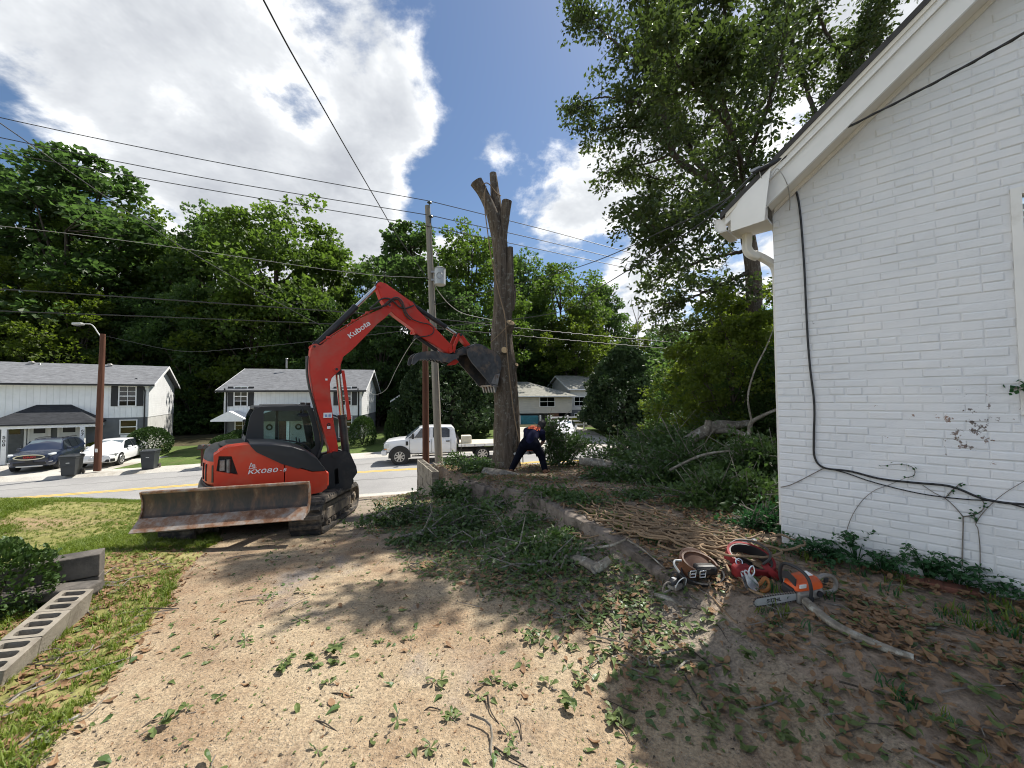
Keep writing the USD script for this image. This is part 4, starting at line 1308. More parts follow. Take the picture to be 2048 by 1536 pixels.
# far houses on the right
gp = at(783, 800, 37.0)
gs_, gn_ = float(gp[:2] @ SD), float(gp[:2] @ ND)
h = thing("gable_house", "beige gable end half hidden behind the huge dark evergreen", "house", mat=house_frame(gs_ + .35, gn_, -2.3))
ez, rz_ = 1.5 + 2.3, 3.3 + 2.3
part(h, "wall", extrude([(0, -.5), (5.6, -.5), (5.6, ez), (2.8, rz_), (0, ez)], 8.0, frame([0, 8.0, 0], [1, 0, 0], [0, 0, 1], [0, -1, 0])), "lap_beige")
for sg in (0, 1):
    pr_ = [(-.45, ez - .28), (2.8, rz_ + .02), (2.8, rz_ + .16), (-.45, ez - .14)]
    pr_ = [(5.6 - a_, b_) for a_, b_ in pr_] if sg else pr_
    part(h, "roof", extrude(pr_, 8.6, frame([0, 8.3, 0], [1, 0, 0], [0, 0, 1], [0, -1, 0])), "roof_tan")
    part(h, "rake_board", extrude([(a_, b_ - .04) for a_, b_ in pr_], .03, frame([0, -.302, 0], [1, 0, 0], [0, 0, 1], [0, -1, 0])), "trim_bright")
add_window(h, .55, 1.25, 2.5, 3.5, 1, 2, 0, 0)
HX = (4.5, 41.8, -2.35)
h = thing("beige_house", "beige two-storey house with tan hip roof right of the cut trunk", "house", mat=house_frame(*HX))
Lb = 11.4
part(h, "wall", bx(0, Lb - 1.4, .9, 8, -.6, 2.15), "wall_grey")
part(h, "upper_wall", bx(0, Lb, 0, 8, 2.15, 4.15), "lap_beige")
rf = np.array([(-.5, -.5, 4.1), (Lb + .5, -.5, 4.1), (Lb + .5, 8.5, 4.1), (-.5, 8.5, 4.1), (3.0, 4, 5.85), (Lb - 4.2, 4, 5.85)])
rf = np.vstack([rf, rf[:4] - [0, 0, .12]])
part(h, "roof", trimesh.Trimesh(rf, [(0, 1, 5), (0, 5, 4), (1, 2, 5), (2, 3, 4), (2, 4, 5), (3, 0, 4), (0, 6, 7), (0, 7, 1), (1, 7, 8), (1, 8, 2), (6, 9, 8), (6, 8, 7), (3, 9, 6), (3, 6, 0), (2, 8, 9), (2, 9, 3)], process=False), "roof_tan")
part(h, "gutter", bx(-.5, Lb + .5, -.6, -.502, 4.0, 4.1), "trim_bright")
for a, b in ((3.2, 4.5), (7.6, 9.3)):
    add_window(h, a, b, 2.95, 3.95, 2, 2, 0, 0)
part(h, "pillar", bx(Lb - 2.6, Lb - 1.5, .2, 1.2, -.5, 2.15), "brick_red")
part(h, "porch_gable", extrude([(2.2, 0), (3.6, .65), (5.0, 0)], 1.6, frame([0, 0, 2.0], [1, 0, 0], [0, 0, 1], [0, -1, 0])), "lap_pale")
part(h, "porch_wall", bx(2.4, 7.0, -1.4, -.3, -.4, 1.95), "teal_paint")
for x_ in (3.3, 4.8, 7.1, 8.0):
    part(h, "porch_post", bx(x_, x_ + .16, -1.6, -1.42, -.4, 2.0), "trim_bright")
h, L, zm, e, r = gable_house("pale_house", "pale house with grey base right of the beige house", 16.2, 25.5, 43.0, 9.0, -2.35, .1, 2.6, 4.3, "lap_pale", "wall_grey", "roof_tan", "lap_pale", None, gut="trim_bright")
add_window(h, .5, 1.7, 2.95, 3.95, 2, 2, -.02, 0)
add_window(h, 3.2, 3.8, 3.3, 4.0, 1, 2, -.02, 0)
add_window(h, .5, 2.1, .9, 2.0, 2, 2, 0, 0)
add_window(h, 3.6, 4.4, 1.2, 2.1, 1, 2, 0, 0)
h, L, zm, e, r = gable_house("pale_house", "white bungalow glimpsed between the right evergreen and the fallen limbs", 21.5, 31.0, 32.5, 8.0, -2.3, -.6, 0.15, 2.0, "lap_pale", "wall_grey", "roof_grey", "lap_pale", None, gut="trim_bright")
add_window(h, 2.0, 3.2, .6, 1.5, 2, 2, 0, 0)
# white rail fence on the little lawn
f = thing("rail_fence", "white three-rail fence left of the dark conical evergreen", "fence", mat=house_frame(10.9, 34.0, tz(*sn(10.9, 34.0))))
for i in range(4):
    part(f, "post", rbox(i * 1.6 - .07, i * 1.6 + .07, -.07, .07, -.3, 1.3, .03), "trim_bright")
for z_ in (.4, .75, 1.1):
    part(f, "rail", bx(-.05, 4.9, -.03, .03, z_ - .07, z_ + .07), "trim_bright")

# ------------------------------------------------------------------ the excavator
simple("kubota_red", (.55, .026, .010), .42, .10, 2.5, coat=.05, bump=.0006, bscale=25, dirt=(.36, .13, .085), dirt_at=(.50, .85))
simple("hood_orange", (.60, .042, .014), .38, .08, 2.0, coat=.08, bump=.0005, bscale=20, dirt=(.40, .17, .10), dirt_at=(.50, .88))
simple("plastic_black", (.020, .021, .023), .42, .25, 3.0, dirt=(.06, .055, .05), dirt_at=(.55, .8))
simple("machine_black", (.018, .018, .019), .5, .3, 6, dirt=(.07, .06, .05), dirt_at=(.52, .75))
simple("track_rubber", (.040, .037, .034), .85, .35, 9, bump=.006, dirt=(.19, .155, .115), dirt_at=(.46, .66))
simple("muddy_steel", (.085, .075, .065), .75, .4, 7, bump=.006, dirt=(.27, .22, .16), dirt_at=(.44, .62))
simple("chrome_rod", (.78, .78, .78), .16, .05, 4, metallic=1.0)
simple("bucket_steel", (.075, .076, .08), .45, .5, 7, metallic=.4, bump=.003, dirt=(.21, .15, .11), dirt_at=(.52, .68))
simple("worn_steel", (.30, .29, .28), .42, .3, 10, metallic=.7, bump=.002, dirt=(.17, .09, .05), dirt_at=(.5, .7))
simple("hose_rubber", (.045, .04, .036), .5, .4, 14)
simple("decal_white", (.78, .78, .76), .4, .02)
simple("seat_dark", (.03, .032, .036), .8)
glass("cab_glass", clear=(.80, .88, .87), ior=1.5)


def blade_look():
    nodes = {"tc": ("texture_coordinate", {}), "g": ("geometry", {}), "mp": ("mapping", {"scale": (1.0, 1.0, .35)}), "n": ("noise_texture", {"scale": 5.0, "detail": 9.0, "roughness": .7, "distortion": .5}),
             "r": ("rgb_ramp", {"ramp": [(.28, (.025, .022, .02)), (.45, (.055, .048, .042)), (.58, (.12, .075, .05)), (.70, (.22, .17, .12)), (.82, (.30, .27, .22))]}),
             "p": ("principled_bsdf", {"roughness": .55, "metallic": .25}), "b": ("bump", {"strength": 1.0, "distance": .004})}
    look("blade_face", nodes, [("g.position", "mp.vector"), ("mp.vector", "n.vector"), ("n.fac", "r.fac"), ("r.color", "p.base_color"), ("n.fac", "b.height"), ("b.normal", "p.normal")])
    nodes = {"g": ("geometry", {}), "n": ("noise_texture", {"scale": 6.0, "detail": 9.0, "roughness": .7}),
             "r": ("rgb_ramp", {"ramp": [(.3, (.13, .055, .03)), (.45, (.28, .15, .085)), (.58, (.36, .30, .25)), (.75, (.46, .43, .40))]}), "p": ("principled_bsdf", {"roughness": .5, "metallic": .45})}
    look("blade_edge", nodes, [("g.position", "n.vector"), ("n.fac", "r.fac"), ("r.color", "p.base_color")])


blade_look()
EXC = np.array([-4.3, 7.2, -.74])
exc = thing("excavator", "orange-red tracked excavator resting its bucket against the cut trunk", "excavator", loc=EXC)


def bake(m, T):
    ms = m if isinstance(m, list) else [m]
    return [xf(q, T) for q in ms]


UP = rotz(math.radians(38.0))
LOW = rotz(math.radians(101.0)) @ TM.rotation_matrix(math.radians(6.5), [0, 1, 0]) @ TM.rotation_matrix(math.radians(-1.2), [1, 0, 0])


def up(name, m, mat, smooth=False, parent=exc, label=None):
    return part(parent, name, bake(m, UP), mat, smooth, label)


def low(name, m, mat, smooth=False, parent=exc, label=None):
    return part(parent, name, bake(m, LOW), mat, smooth, label)


# undercarriage -------------------------------------------------
def stadium(x0, x1, r, z, r2=None):
    return Point(x0, z).buffer(r, quad_segs=8).union(Point(x1, z).buffer(r2 or r, quad_segs=8)).convex_hull


for sy in (-.86, .86):
    t = thing("track", parent=exc)
    y0, y1 = sy - .225, sy + .225
    outer = stadium(-1.19, 1.32, .265, .285)
    inner = outer.buffer(-.05)
    F = frame([0, y1, 0], [1, 0, 0], [0, 0, 1], [0, -1, 0])
    low("belt", extrude(outer.difference(inner), .45, F), "track_rubber", parent=t)
    ring = outer.exterior
    n = int(ring.length / .125)
    for i in range(n):
        d = (i + .5) / n * ring.length
        p = np.array(ring.interpolate(d).coords[0])
        q = np.array(ring.interpolate((d + .01) % ring.length).coords[0])
        tg = (q - p) / np.linalg.norm(q - p)
        nr = np.array([tg[1], -tg[0]])
        if nr @ (p - [0, .285]) < 0:
            nr = -nr
        G = frame([p[0] + nr[0] * .014, sy, p[1] + nr[1] * .014], [tg[0], 0, tg[1]], [0, 1, 0])
        lug = trimesh.convex.convex_hull(np.array([(a * .042, b * .215, -.016 * 1) for a in (-1, 1) for b in (-1, 1)] + [(a * .024, b * .20, .026) for a in (-1, 1) for b in (-1, 1)]) * [1, 1, 1 if np.cross([tg[0], 0, tg[1]], [0, 1, 0]) @ [nr[0], 0, nr[1]] > 0 else -1])
        low("track_pad", xf(lug, G), "track_rubber", parent=t)
    sgn = np.sign(sy)
    low("track_frame", [side_plate([(-1.0, .14), (1.1, .14), (1.15, .40), (-1.0, .44)], sy - .13, sy + .13, .03), side_plate([(-.9, .18), (1.0, .18), (.9, .34), (-.8, .36)], sy + sgn * .13, sy + sgn * .175, .02)], "muddy_steel", parent=t)
    for x, r, nm in ((-1.19, .205, "idler"), (1.32, .20, "sprocket")):
        low(nm, [cyl((x, sy - .12, .285), (x, sy + .12, .285), r, 22), cyl((x, sy - .18, .285), (x, sy + .18, .285), r * .45, 14), cyl((x, sy - .2, .285), (x, sy + .2, .285), r * .2, 10)], "muddy_steel", parent=t)
    for x in (-.72, -.36, 0.0, .36, .72, 1.0):
        low("roller", [cyl((x, sy - .15, .13), (x, sy + .15, .13), .085, 14), cyl((x, sy - .19, .13), (x, sy + .19, .13), .04, 10)], "muddy_steel", parent=t)
low("carbody", [rbox(-.7, .7, -.68, .68, .24, .50, .05), rbox(-.35, .35, -.35, .35, .45, .60, .04), cyl((0, 0, .5), (0, 0, .74), .52, 28), cyl((0, 0, .60), (0, 0, .66), .58, 28)], "machine_black")
# dozer blade: curved mouldboard with its cutting edge towards the camera
bl = thing("dozer_blade", parent=exc)
prof = curve([(-2.02, .455), (-1.90, .53), (-1.865, .64), (-1.875, .77), (-1.93, .885)], 24)
back = prof + np.array([.035, .0])
poly = np.vstack([prof, back[::-1]])
low("mouldboard", extrude(poly, 2.06, frame([0, 1.03, 0], [1, 0, 0], [0, 0, 1], [0, -1, 0])), "blade_face", parent=bl, smooth=35)
low("cutting_edge", side_plate([(-2.09, .405), (-2.075, .395), (-1.915, .545), (-1.93, .558)], -1.035, 1.035), "blade_edge", parent=bl)
low("top_rail", [tube([(-1.915, -1.03, .89), (-1.915, 1.03, .89)], [.024, .024], 10)], "blade_edge", parent=bl)
for y in (-1.045, 1.03):
    low("end_plate", side_plate([(-2.06, .42), (-1.86, .48), (-1.80, .64), (-1.82, .8), (-1.89, .91), (-1.95, .90), (-1.89, .77), (-1.885, .64), (-1.93, .53)], y, y + .016), "blade_edge", parent=bl)
low("brace", [rbox(-1.86, -1.80, -.9, .9, .52, .60, .01), rbox(-1.86, -1.80, -.9, .9, .72, .78, .01)], "machine_black", parent=bl)
for y in (-.38, .38):
    low("blade_arm", side_plate([(-1.85, .46), (-1.85, .66), (-.6, .46), (-.6, .30)], y - .05, y + .05, .01), "machine_black")
low("blade_cylinder", [cyl((-1.82, 0, .68), (-1.2, 0, .55), .035, 12), cyl((-1.25, 0, .56), (-.6, 0, .44), .06, 14)], "machine_black")

# upper structure -------------------------------------------------
ZB = .70


def plan(scale_in=0.0, z=0.0, front=.55, tail=1.14, half=1.02):
    """Rounded outline of the upper structure at a height: straight flanks, round tail."""
    p = Polygon([(front, -half), (front, half), (-.55, half), (-.90, half * .93), (-1.06, half * .7), (-tail, half * .3), (-tail, -half * .3), (-1.08, -half * .7), (-.96, -half * .93), (-.55, -half)])
    p = p.buffer(-.12).buffer(.12, quad_segs=5).buffer(-scale_in)
    return np.column_stack([resample(p, 64), np.full(64, z)])


base = loft([plan(.10, ZB), plan(.02, ZB + .05), plan(0, ZB + .12), plan(0, ZB + .26), plan(.015, ZB + .30)])
up("skirt", base, "machine_black", 40)
# orange side panel and counterweight, built from the outline seen from the right
pan = Polygon([(-.99, 1.00), (-1.0, 1.50), (-.935, 1.55), (-.84, 1.605), (-.56, 1.63), (-.49, 1.53), (-.13, 1.30), (-.07, 1.27), (.32, 1.10), (.545, 1.09), (.575, .94), (.56, .79), (.47, .735), (.25, .72), (-.35, .72), (-.72, .86)])
grille_hole = Polygon([(-.965, 1.265), (-.94, 1.485), (-.785, 1.47), (-.70, 1.18)])
left_panel = pan.intersection(sbox(-2, .5, -.088, 2)).difference(grille_hole)
right_panel = pan.intersection(sbox(-.074, .5, 2, 2))
for pl in (left_panel, right_panel):
    up("side_panel", side_plate(pl.buffer(-.008).buffer(.008, quad_segs=3), -1.065, -.62), "hood_orange")
up("panel_front", rbox(.45, .595, -1.05, -.30, .80, 1.075, .04), "hood_orange")
up("panel_vent", [bx(.52, .602, -1.0, -.55, .84 + i * .04, .86 + i * .04) for i in range(5)], "machine_black")
up("grille", [side_plate(grille_hole.buffer(.01), -.985, -.97)] + [side_plate(Polygon([(-.96 + i * .05, 1.19), (-.95 + i * .05, 1.19), (-.94 + i * .05, 1.47), (-.95 + i * .05, 1.47)]), -1.0, -.986) for i in range(5)], "machine_black")
up("engine_parts", [cyl((-.82, -1.01, 1.22), (-.82, -1.01, 1.42), .03, 10), rbox(-.93, -.86, -1.03, -.99, 1.25, 1.42, .01)], "worn_steel")
# black hood saddle that arches forward over the panels
hood = Polygon([(-.56, 1.635), (-.23, 1.615), (.01, 1.56), (.21, 1.475), (.40, 1.32), (.50, 1.17), (.55, 1.09), (.335, 1.105), (-.07, 1.285), (-.13, 1.31), (-.49, 1.54)])
rings = []
for y, dz, dx in ((-1.075, -.03, 0), (-1.06, -.005, 0), (-1.0, .015, 0), (-.85, .03, 0), (-.6, .035, 0), (-.42, .03, 0)):
    e = resample(hood, 60)
    c = e.mean(0)
    k = .97 if y < -1.07 else 1.0
    e = c + (e - c) * k
    rings.append(np.column_stack([e[:, 0], np.full(60, y), e[:, 1] + dz * (e[:, 1] > 1.2)]))
up("hood", loft(rings[::-1]), "plastic_black", 45)
# tail: rounded counterweight with its stripes of vents
tail = loft([np.column_stack([p[:, 0], p[:, 1], p[:, 2]]) for p in (plan(.05, 1.0), plan(.005, 1.04), plan(.0, 1.2), plan(.01, 1.38))])
tail_cut = m3.Manifold(m3.Mesh(np.asarray(tail.vertices, np.float32), np.asarray(tail.faces, np.uint32)))


def cut(mesh, x0, x1, y0, y1, z0, z1):
    a = trimesh.Trimesh(mesh.vertices, mesh.faces, process=True)
    if a.volume < 0:
        a.invert()
    M = m3.Manifold(m3.Mesh(np.asarray(a.vertices, np.float32), np.asarray(a.faces, np.uint32)))
    B = m3.Manifold.cube((x1 - x0, y1 - y0, z1 - z0)).translate((x0, y0, z0))
    R = (M ^ B).to_mesh()
    return trimesh.Trimesh(R.vert_properties[:, :3], R.tri_verts, process=False)


up("counterweight", cut(tail, -2, -.60, -.96, 2, .5, 2), "hood_orange", 40)
up("tail_cap", cut(loft([plan(.012, 1.375), plan(.03, 1.46), plan(.10, 1.54), plan(.22, 1.575)]), -2, -.45, -.97, 2, .5, 2), "plastic_black", 40)
slots = plan(0, 1.2)
for k in (0, 2, 4, 6, 8):
    i = int(np.argmin(np.hypot(slots[:, 0] + 1.07, slots[:, 1] + .72))) + k - 3
    q, q2 = slots[i % 64], slots[(i + 1) % 64]
    tg = unit(q2 - q)
    up("tail_slot", xf(bx(-.018, .018, -.012, .012, -.13, .13), frame((q + q2) / 2, tg, np.cross([0, 0, 1.0], tg))), "machine_black")
up("deck", bx(-.9, .5, -.6, .98, ZB + .30, 1.02), "machine_black")
# skirt bulge at the rear that shows under the panel
up("rear_skirt", cut(loft([plan(.06, .68), plan(-.03, .74), plan(-.05, .90), plan(-.02, .98), plan(.06, 1.0)]), -2, -.55, -1.2, 1.2, .5, 2), "plastic_black", 40)
# lettering
tx = meshkit.text_mesh("KX080", .062, .004, bold=True)
shear = np.eye(4)
shear[0, 1] = .22
tx.apply_transform(np.diag([1.45, 1, 1, 1]))
tx.apply_transform(shear)
t2 = meshkit.text_mesh("-5", .045, .004, bold=True)
t2.apply_transform(np.diag([1.35, 1, 1, 1]))
t2.apply_transform(shear)
t2.apply_translation([tx.bounds[1][0] + .008, 0, 0])
up("lettering", xf(trimesh.util.concatenate([tx, t2]), frame([-.585, -1.0655, 1.175], unit([1, 0, -.03]), unit([.03, 0, 1]), [0, -1, 0])), "decal_white")
ta = meshkit.text_mesh("A", .075, .003)
tb = meshkit.text_mesh("B", .045, .003, bold=True)
ta.apply_transform(np.diag([.9, 1, 1, 1]))
tb.apply_translation([.045, 0, 0])
up("logo", xf(trimesh.util.concatenate([ta, tb, bx(.0, .1, -.014, -.006, 0, .003)]), frame([-.565, -1.0655, 1.268], [1, 0, 0], [0, 0, 1], [0, -1, 0])), "decal_white")

# cab -------------------------------------------------
cab = thing("cab", parent=exc)
CY0, CY1 = -.05, .93
cabp = Polygon([(-.575, 1.02), (-.575, 1.52), (-.49, 2.03), (-.43, 2.15), (-.335, 2.195), (.44, 2.195), (.515, 2.13), (.625, 1.68), (.70, 1.10), (.62, .92), (-.4, .92)])
win = Polygon([(-.28, 1.40), (-.29, 2.12), (.425, 2.11), (.50, 1.85), (.575, 1.42), (.52, 1.36), (.2, 1.36)])
rear_q = Polygon([(-.52, 1.6), (-.45, 2.03), (-.40, 2.10), (-.33, 2.12), (-.325, 1.6)])
for y0, y1 in ((CY0, CY0 + .05), (CY1 - .05, CY1)):
    up("side_frame", side_plate(cabp.buffer(-.03).buffer(.03).difference(win.buffer(-.03).buffer(.03)), y0, y1), "plastic_black", parent=cab)
    up("side_glass", side_plate(win.buffer(.012), (y0 + y1) / 2 - .003, (y0 + y1) / 2 + .003), "cab_glass", parent=cab)
up("roof", [rbox(-.44, .49, CY0 + .04, CY1 - .04, 2.135, 2.21, .03), rbox(-.30, .3, CY0 + .15, CY1 - .15, 2.19, 2.232, .02)], "plastic_black", parent=cab)
up("floor", bx(-.55, .62, CY0 + .051, CY1 - .051, .95, 1.05), "machine_black", parent=cab)
up("rear_wall", side_plate([(-.57, 1.05), (-.57, 1.52), (-.54, 1.66), (-.52, 1.66), (-.54, 1.52), (-.54, 1.05)], CY0 + .051, CY1 - .051), "plastic_black", parent=cab)
up("rear_glass", side_plate([(-.545, 1.66), (-.487, 2.03), (-.475, 2.03), (-.533, 1.66)], CY0 + .051, CY1 - .051), "cab_glass", parent=cab)
up("front_glass", side_plate([(.515, 2.12), (.62, 1.68), (.69, 1.12), (.68, 1.12), (.61, 1.68), (.505, 2.12)], CY0 + .051, CY1 - .051), "cab_glass", parent=cab)
up("wiper", tube([(.69, .3, 1.25), (.66, .42, 1.5), (.62, .45, 1.75)], [.008, .006, .005], 6), "machine_black", parent=cab)
up("seat", [rbox(-.30, .18, .28, .72, 1.05, 1.30, .05), rbox(-.36, -.24, .29, .71, 1.28, 1.50, .05)], "seat_dark", parent=cab)
up("console", [rbox(.0, .40, .06, .20, 1.05, 1.42, .05), rbox(.42, .56, .3, .7, 1.05, 1.45, .05), cyl((.36, .30, 1.40), (.34, .30, 1.55), .012, 8), cyl((.36, .64, 1.40), (.34, .64, 1.55), .012, 8)], "seat_dark", parent=cab)
up("door_post", bx(.0, .05, CY1 - .048, CY1 - .002, 1.3, 2.12), "plastic_black", parent=cab)
up("work_light", [rbox(.42, .50, .1, .2, 2.2, 2.26, .015), rbox(.42, .50, .65, .75, 2.2, 2.26, .015)], "machine_black", parent=cab)
up("mirror", [xf(cyl((0, 0, 0), (0, 0, .02), .085, 18), frame([.345, -.11, 2.02], [1, 0, 0], unit([0, .9, .35]))), tube([(.34, -.10, 2.03), (.34, -.09, 2.10), (.32, -.06, 2.17)], [.01] * 3, 6)], "plastic_black", parent=cab)
up("handrail", tube(curve([(.45, -.12, 1.16), (.47, -.12, 1.35), (.30, -.12, 1.50), (.0, -.12, 1.58), (-.15, -.12, 1.56)], 16), .014, 6), "machine_black")

# boom swing post -------------------------------------------------
post = Polygon([(.55, .72), (.50, .98), (.66, 1.25), (.80, 1.28), (1.02, 1.31), (1.155, 1.25), (1.235, 1.06), (1.275, .97), (1.295, .845), (1.20, .715), (1.18, .56), (1.04, .545), (.80, .60)])
slot = Polygon([(.88, .66), (.86, .95), (.93, .98), (.95, .68)])
for y0, y1 in ((-.27, -.19), (.05, .13)):
    up("swing_post", side_plate(post.difference(slot), y0, y1, .012 if y0 > -.2 else .0), "machine_black")
up("swing_bracket", [rbox(.42, .80, -.18, .04, .70, .98, .04), cyl((.70, -.07, .60), (.70, -.07, 1.1), .12, 18), cyl((.873, -.30, 1.246), (.873, .16, 1.246), .06, 16)], "machine_black")
BY = -.07                                   # the boom's middle plane
boomp = Polygon([(.445, 3.279), (.491, 3.386), (.547, 3.395), (.604, 3.364), (.90, 3.63), (1.445, 4.048), (1.896, 4.316), (1.966, 4.396), (2.03, 4.36), (2.03, 4.25), (1.851, 4.042), (1.714, 3.922), (1.195, 3.322), (1.03, 3.17), (.987, 3.016), (.975, 2.90), (.893, 2.82), (.82, 2.74), (.787, 2.625), (.80, 2.40), (.815, 2.26), (.884, 1.716),
                 (.902, 1.648), (.951, 1.386), (.95, 1.25), (.925, 1.19), (.873, 1.168), (.82, 1.19), (.797, 1.25), (.795, 1.33), (.70, 1.641), (.68, 1.728), (.581, 2.062), (.493, 2.434), (.432, 2.824), (.421, 3.009)]).buffer(-.025).buffer(.025, quad_segs=4)
bm = thing("boom", parent=exc)
up("boom_box", side_plate(boomp, BY - .105, BY + .105, .0), "kubota_red", parent=bm)
web = boomp.buffer(-.035)
for y0, y1 in ((BY - .118, BY - .105), (BY + .105, BY + .118)):
    up("side_plate", side_plate(boomp.intersection(Polygon([(.3, 3.5), (.72, 3.45), (1.06, 3.16), (1.0, 2.8), (.78, 2.3), (.36, 2.3)])).buffer(-.012), y0, y1), "kubota_red", parent=bm)
    up("boss", [cyl((x, y0 - .02, z), (x, y1 + .02, z), r, 18) for x, z, r in ((.497, 3.335, .05), (.90, 2.915, .055), (1.955, 4.345, .055), (.873, 1.246, .075))], "kubota_red", parent=bm)
    up("pin", [cyl((x, y0 - .028, z), (x, y1 + .028, z), r, 12) for x, z, r in ((.497, 3.335, .022), (.90, 2.915, .026), (1.955, 4.345, .026), (.873, 1.246, .038))], "machine_black", parent=bm)
kub = meshkit.text_mesh("Kubota", .095, .004, bold=True)
kub.apply_transform(np.diag([.98, 1, 1, 1]))
a = math.atan2(3.867 - 3.525, 1.562 - 1.145)
kub.apply_transform(np.diag([np.hypot(.417, .342) / kub.bounds[1][0], 1, 1, 1]))
up("lettering", xf(kub, frame([1.150, BY - .1055, 3.545], [math.cos(a), 0, math.sin(a)], [-math.sin(a), 0, math.cos(a)], [0, -1, 0])), "decal_white", parent=bm)
up("decal", [bx(.675, .83, BY - .121, BY - .1055, 1.96, 2.06)], "decal_white", parent=bm)
simple("decal_blue", (.25, .36, .60), .4)
up("decal", [bx(.70, .74, BY - .124, BY - .1215, 1.98, 2.03), bx(.765, .81, BY - .124, BY - .1215, 1.98, 2.03)], "decal_blue", parent=bm)
up("decal", [bx(.745, .80, BY - .121, BY - .1055, 1.745, 1.80)], "decal_white", parent=bm)
up("decal", [xf(trimesh.creation.torus(.025, .008, major_sections=16, minor_sections=6), frame([.772, BY - .11, 1.825], [1, 0, 0], [0, 0, 1], [0, -1, 0]))], "machine_black", parent=bm)
up("decal", [bx(.70, .74, BY - .121, BY - .1055, 2.69, 2.725)], "decal_white", parent=bm)
up("pipe", [tube(curve([(.60, BY - y, 3.40), (.92, BY - y, 3.675), (1.45, BY - y, 4.085), (1.62, BY - y, 4.20)], 20), .014, 6) for y in (.06, .09)], "kubota_red", parent=bm)
up("pipe_clamp", [rbox(x - .035, x + .035, BY - .12, BY - .04, z, z + .05, .008) for x, z in ((.75, 3.51), (1.22, 3.90), (1.5, 4.10))], "kubota_red", parent=bm)
for dy, pts in ((-.14, [(1.532, 4.205), (1.642, 4.312), (1.778, 4.447), (1.94, 4.483), (2.059, 4.42), (2.18, 4.331), (2.327, 4.328), (2.503, 4.413)]), (-.165, [(1.55, 4.19), (1.70, 4.25), (1.817, 4.31), (1.956, 4.447), (2.098, 4.528), (2.22, 4.463), (2.27, 4.328), (2.344, 4.195), (2.458, 4.101)]),
                (-.13, [(1.60, 4.2), (1.75, 4.27), (1.901, 4.342), (2.018, 4.453), (2.138, 4.495), (2.224, 4.401), (2.262, 4.287), (2.337, 4.153), (2.437, 4.081)]), (-.13, [(2.475, 4.098), (2.694, 4.051), (2.88, 4.035), (3.002, 3.948), (2.975, 3.833), (2.827, 3.756), (2.592, 3.71), (2.515, 3.666), (2.503, 3.593), (2.644, 3.531)])):
    up("hydraulic_hose", tube(curve([(x, BY + dy, z) for x, z in pts], 48), .017 if len(pts) != 10 else .012, 8), "hose_rubber", True)
for k, dy in enumerate((-.08, -.05, -.02)):
    up("hydraulic_hose", tube(curve([(.40 - .01 * k, BY + dy, 3.15), (.385, BY + dy, 2.95), (.40, BY + dy, 2.75), (.445, BY + dy, 2.5), (.52, BY + dy, 2.2), (.62, BY + dy, 1.8), (.68, BY + dy, 1.5), (.60, BY + dy, 1.2)], 40), .017, 7), "hose_rubber", True)
# arm -------------------------------------------------
armp = Polygon([(1.687, 4.733), (1.72, 4.80), (1.775, 4.83), (1.85, 4.825), (1.907, 4.807), (2.42, 4.535), (2.50, 4.507), (2.535, 4.46), (2.60, 4.37), (3.518, 3.585), (3.52, 3.48), (3.47, 3.40), (3.38, 3.41), (2.619, 3.785), (2.55, 3.79), (2.528, 3.886), (2.10, 4.14), (2.006, 4.221), (1.93, 4.28), (1.86, 4.36), (1.80, 4.45)]).buffer(-.02).buffer(.02, quad_segs=4)
ar = thing("arm", parent=exc)
up("arm_box", side_plate(armp, BY - .085, BY + .085), "kubota_red", parent=ar)
for y0, y1 in ((BY - .10, BY - .085), (BY + .085, BY + .10)):
    up("side_plate", side_plate(armp.intersection(Polygon([(1.6, 4.9), (2.62, 4.5), (2.3, 4.0), (1.7, 4.3)])).buffer(-.014), y0, y1), "kubota_red", parent=ar)
    up("boss", [cyl((x, y0 - .02, z), (x, y1 + .02, z), r, 16) for x, z, r in ((1.765, 4.765, .055), (2.455, 4.455, .05), (2.565, 3.83, .04), (3.455, 3.47, .06))], "kubota_red", parent=ar)
# cylinders -------------------------------------------------


def ram(name, a, b, k, rb, rr, y=BY, dark="machine_black"):
    a, b = np.array([a[0], y, a[1]]), np.array([b[0], y, b[1]])
    c = a + (b - a) * k
    p = thing(name, parent=exc)
    d = unit(b - a)
    up("barrel", [cyl(a, c, rb, 18), cyl(c - d * .05, c + d * .015, rb * 1.12, 18)], dark, 40, parent=p)
    up("rod", [cyl(c, b, rr, 14)], "chrome_rod", 40, parent=p)
    up("eye", [cyl(a - [0, .06, 0], a + [0, .06, 0], rb * 1.1, 16), cyl(b - [0, .06, 0], b + [0, .06, 0], rb * .95, 16)], "machine_black", parent=p)


ram("arm_cylinder", (.557, 3.387), (1.735, 4.755), .62, .062, .040, BY)
ram("bucket_cylinder", (2.52, 4.46), (3.70, 3.885), .72, .055, .036, BY)
ram("boom_cylinder", (1.19, .66), (.955, 2.88), .60, .075, .048, BY + .02)
up("rod_guard", side_plate([(1.005, 2.90), (1.055, 2.90), (1.195, 1.93), (1.13, 1.90)], BY - .10, BY - .07), "kubota_red")
ram("thumb_cylinder", (2.64, 3.74), (3.32, 3.36), .72, .042, .028, BY)
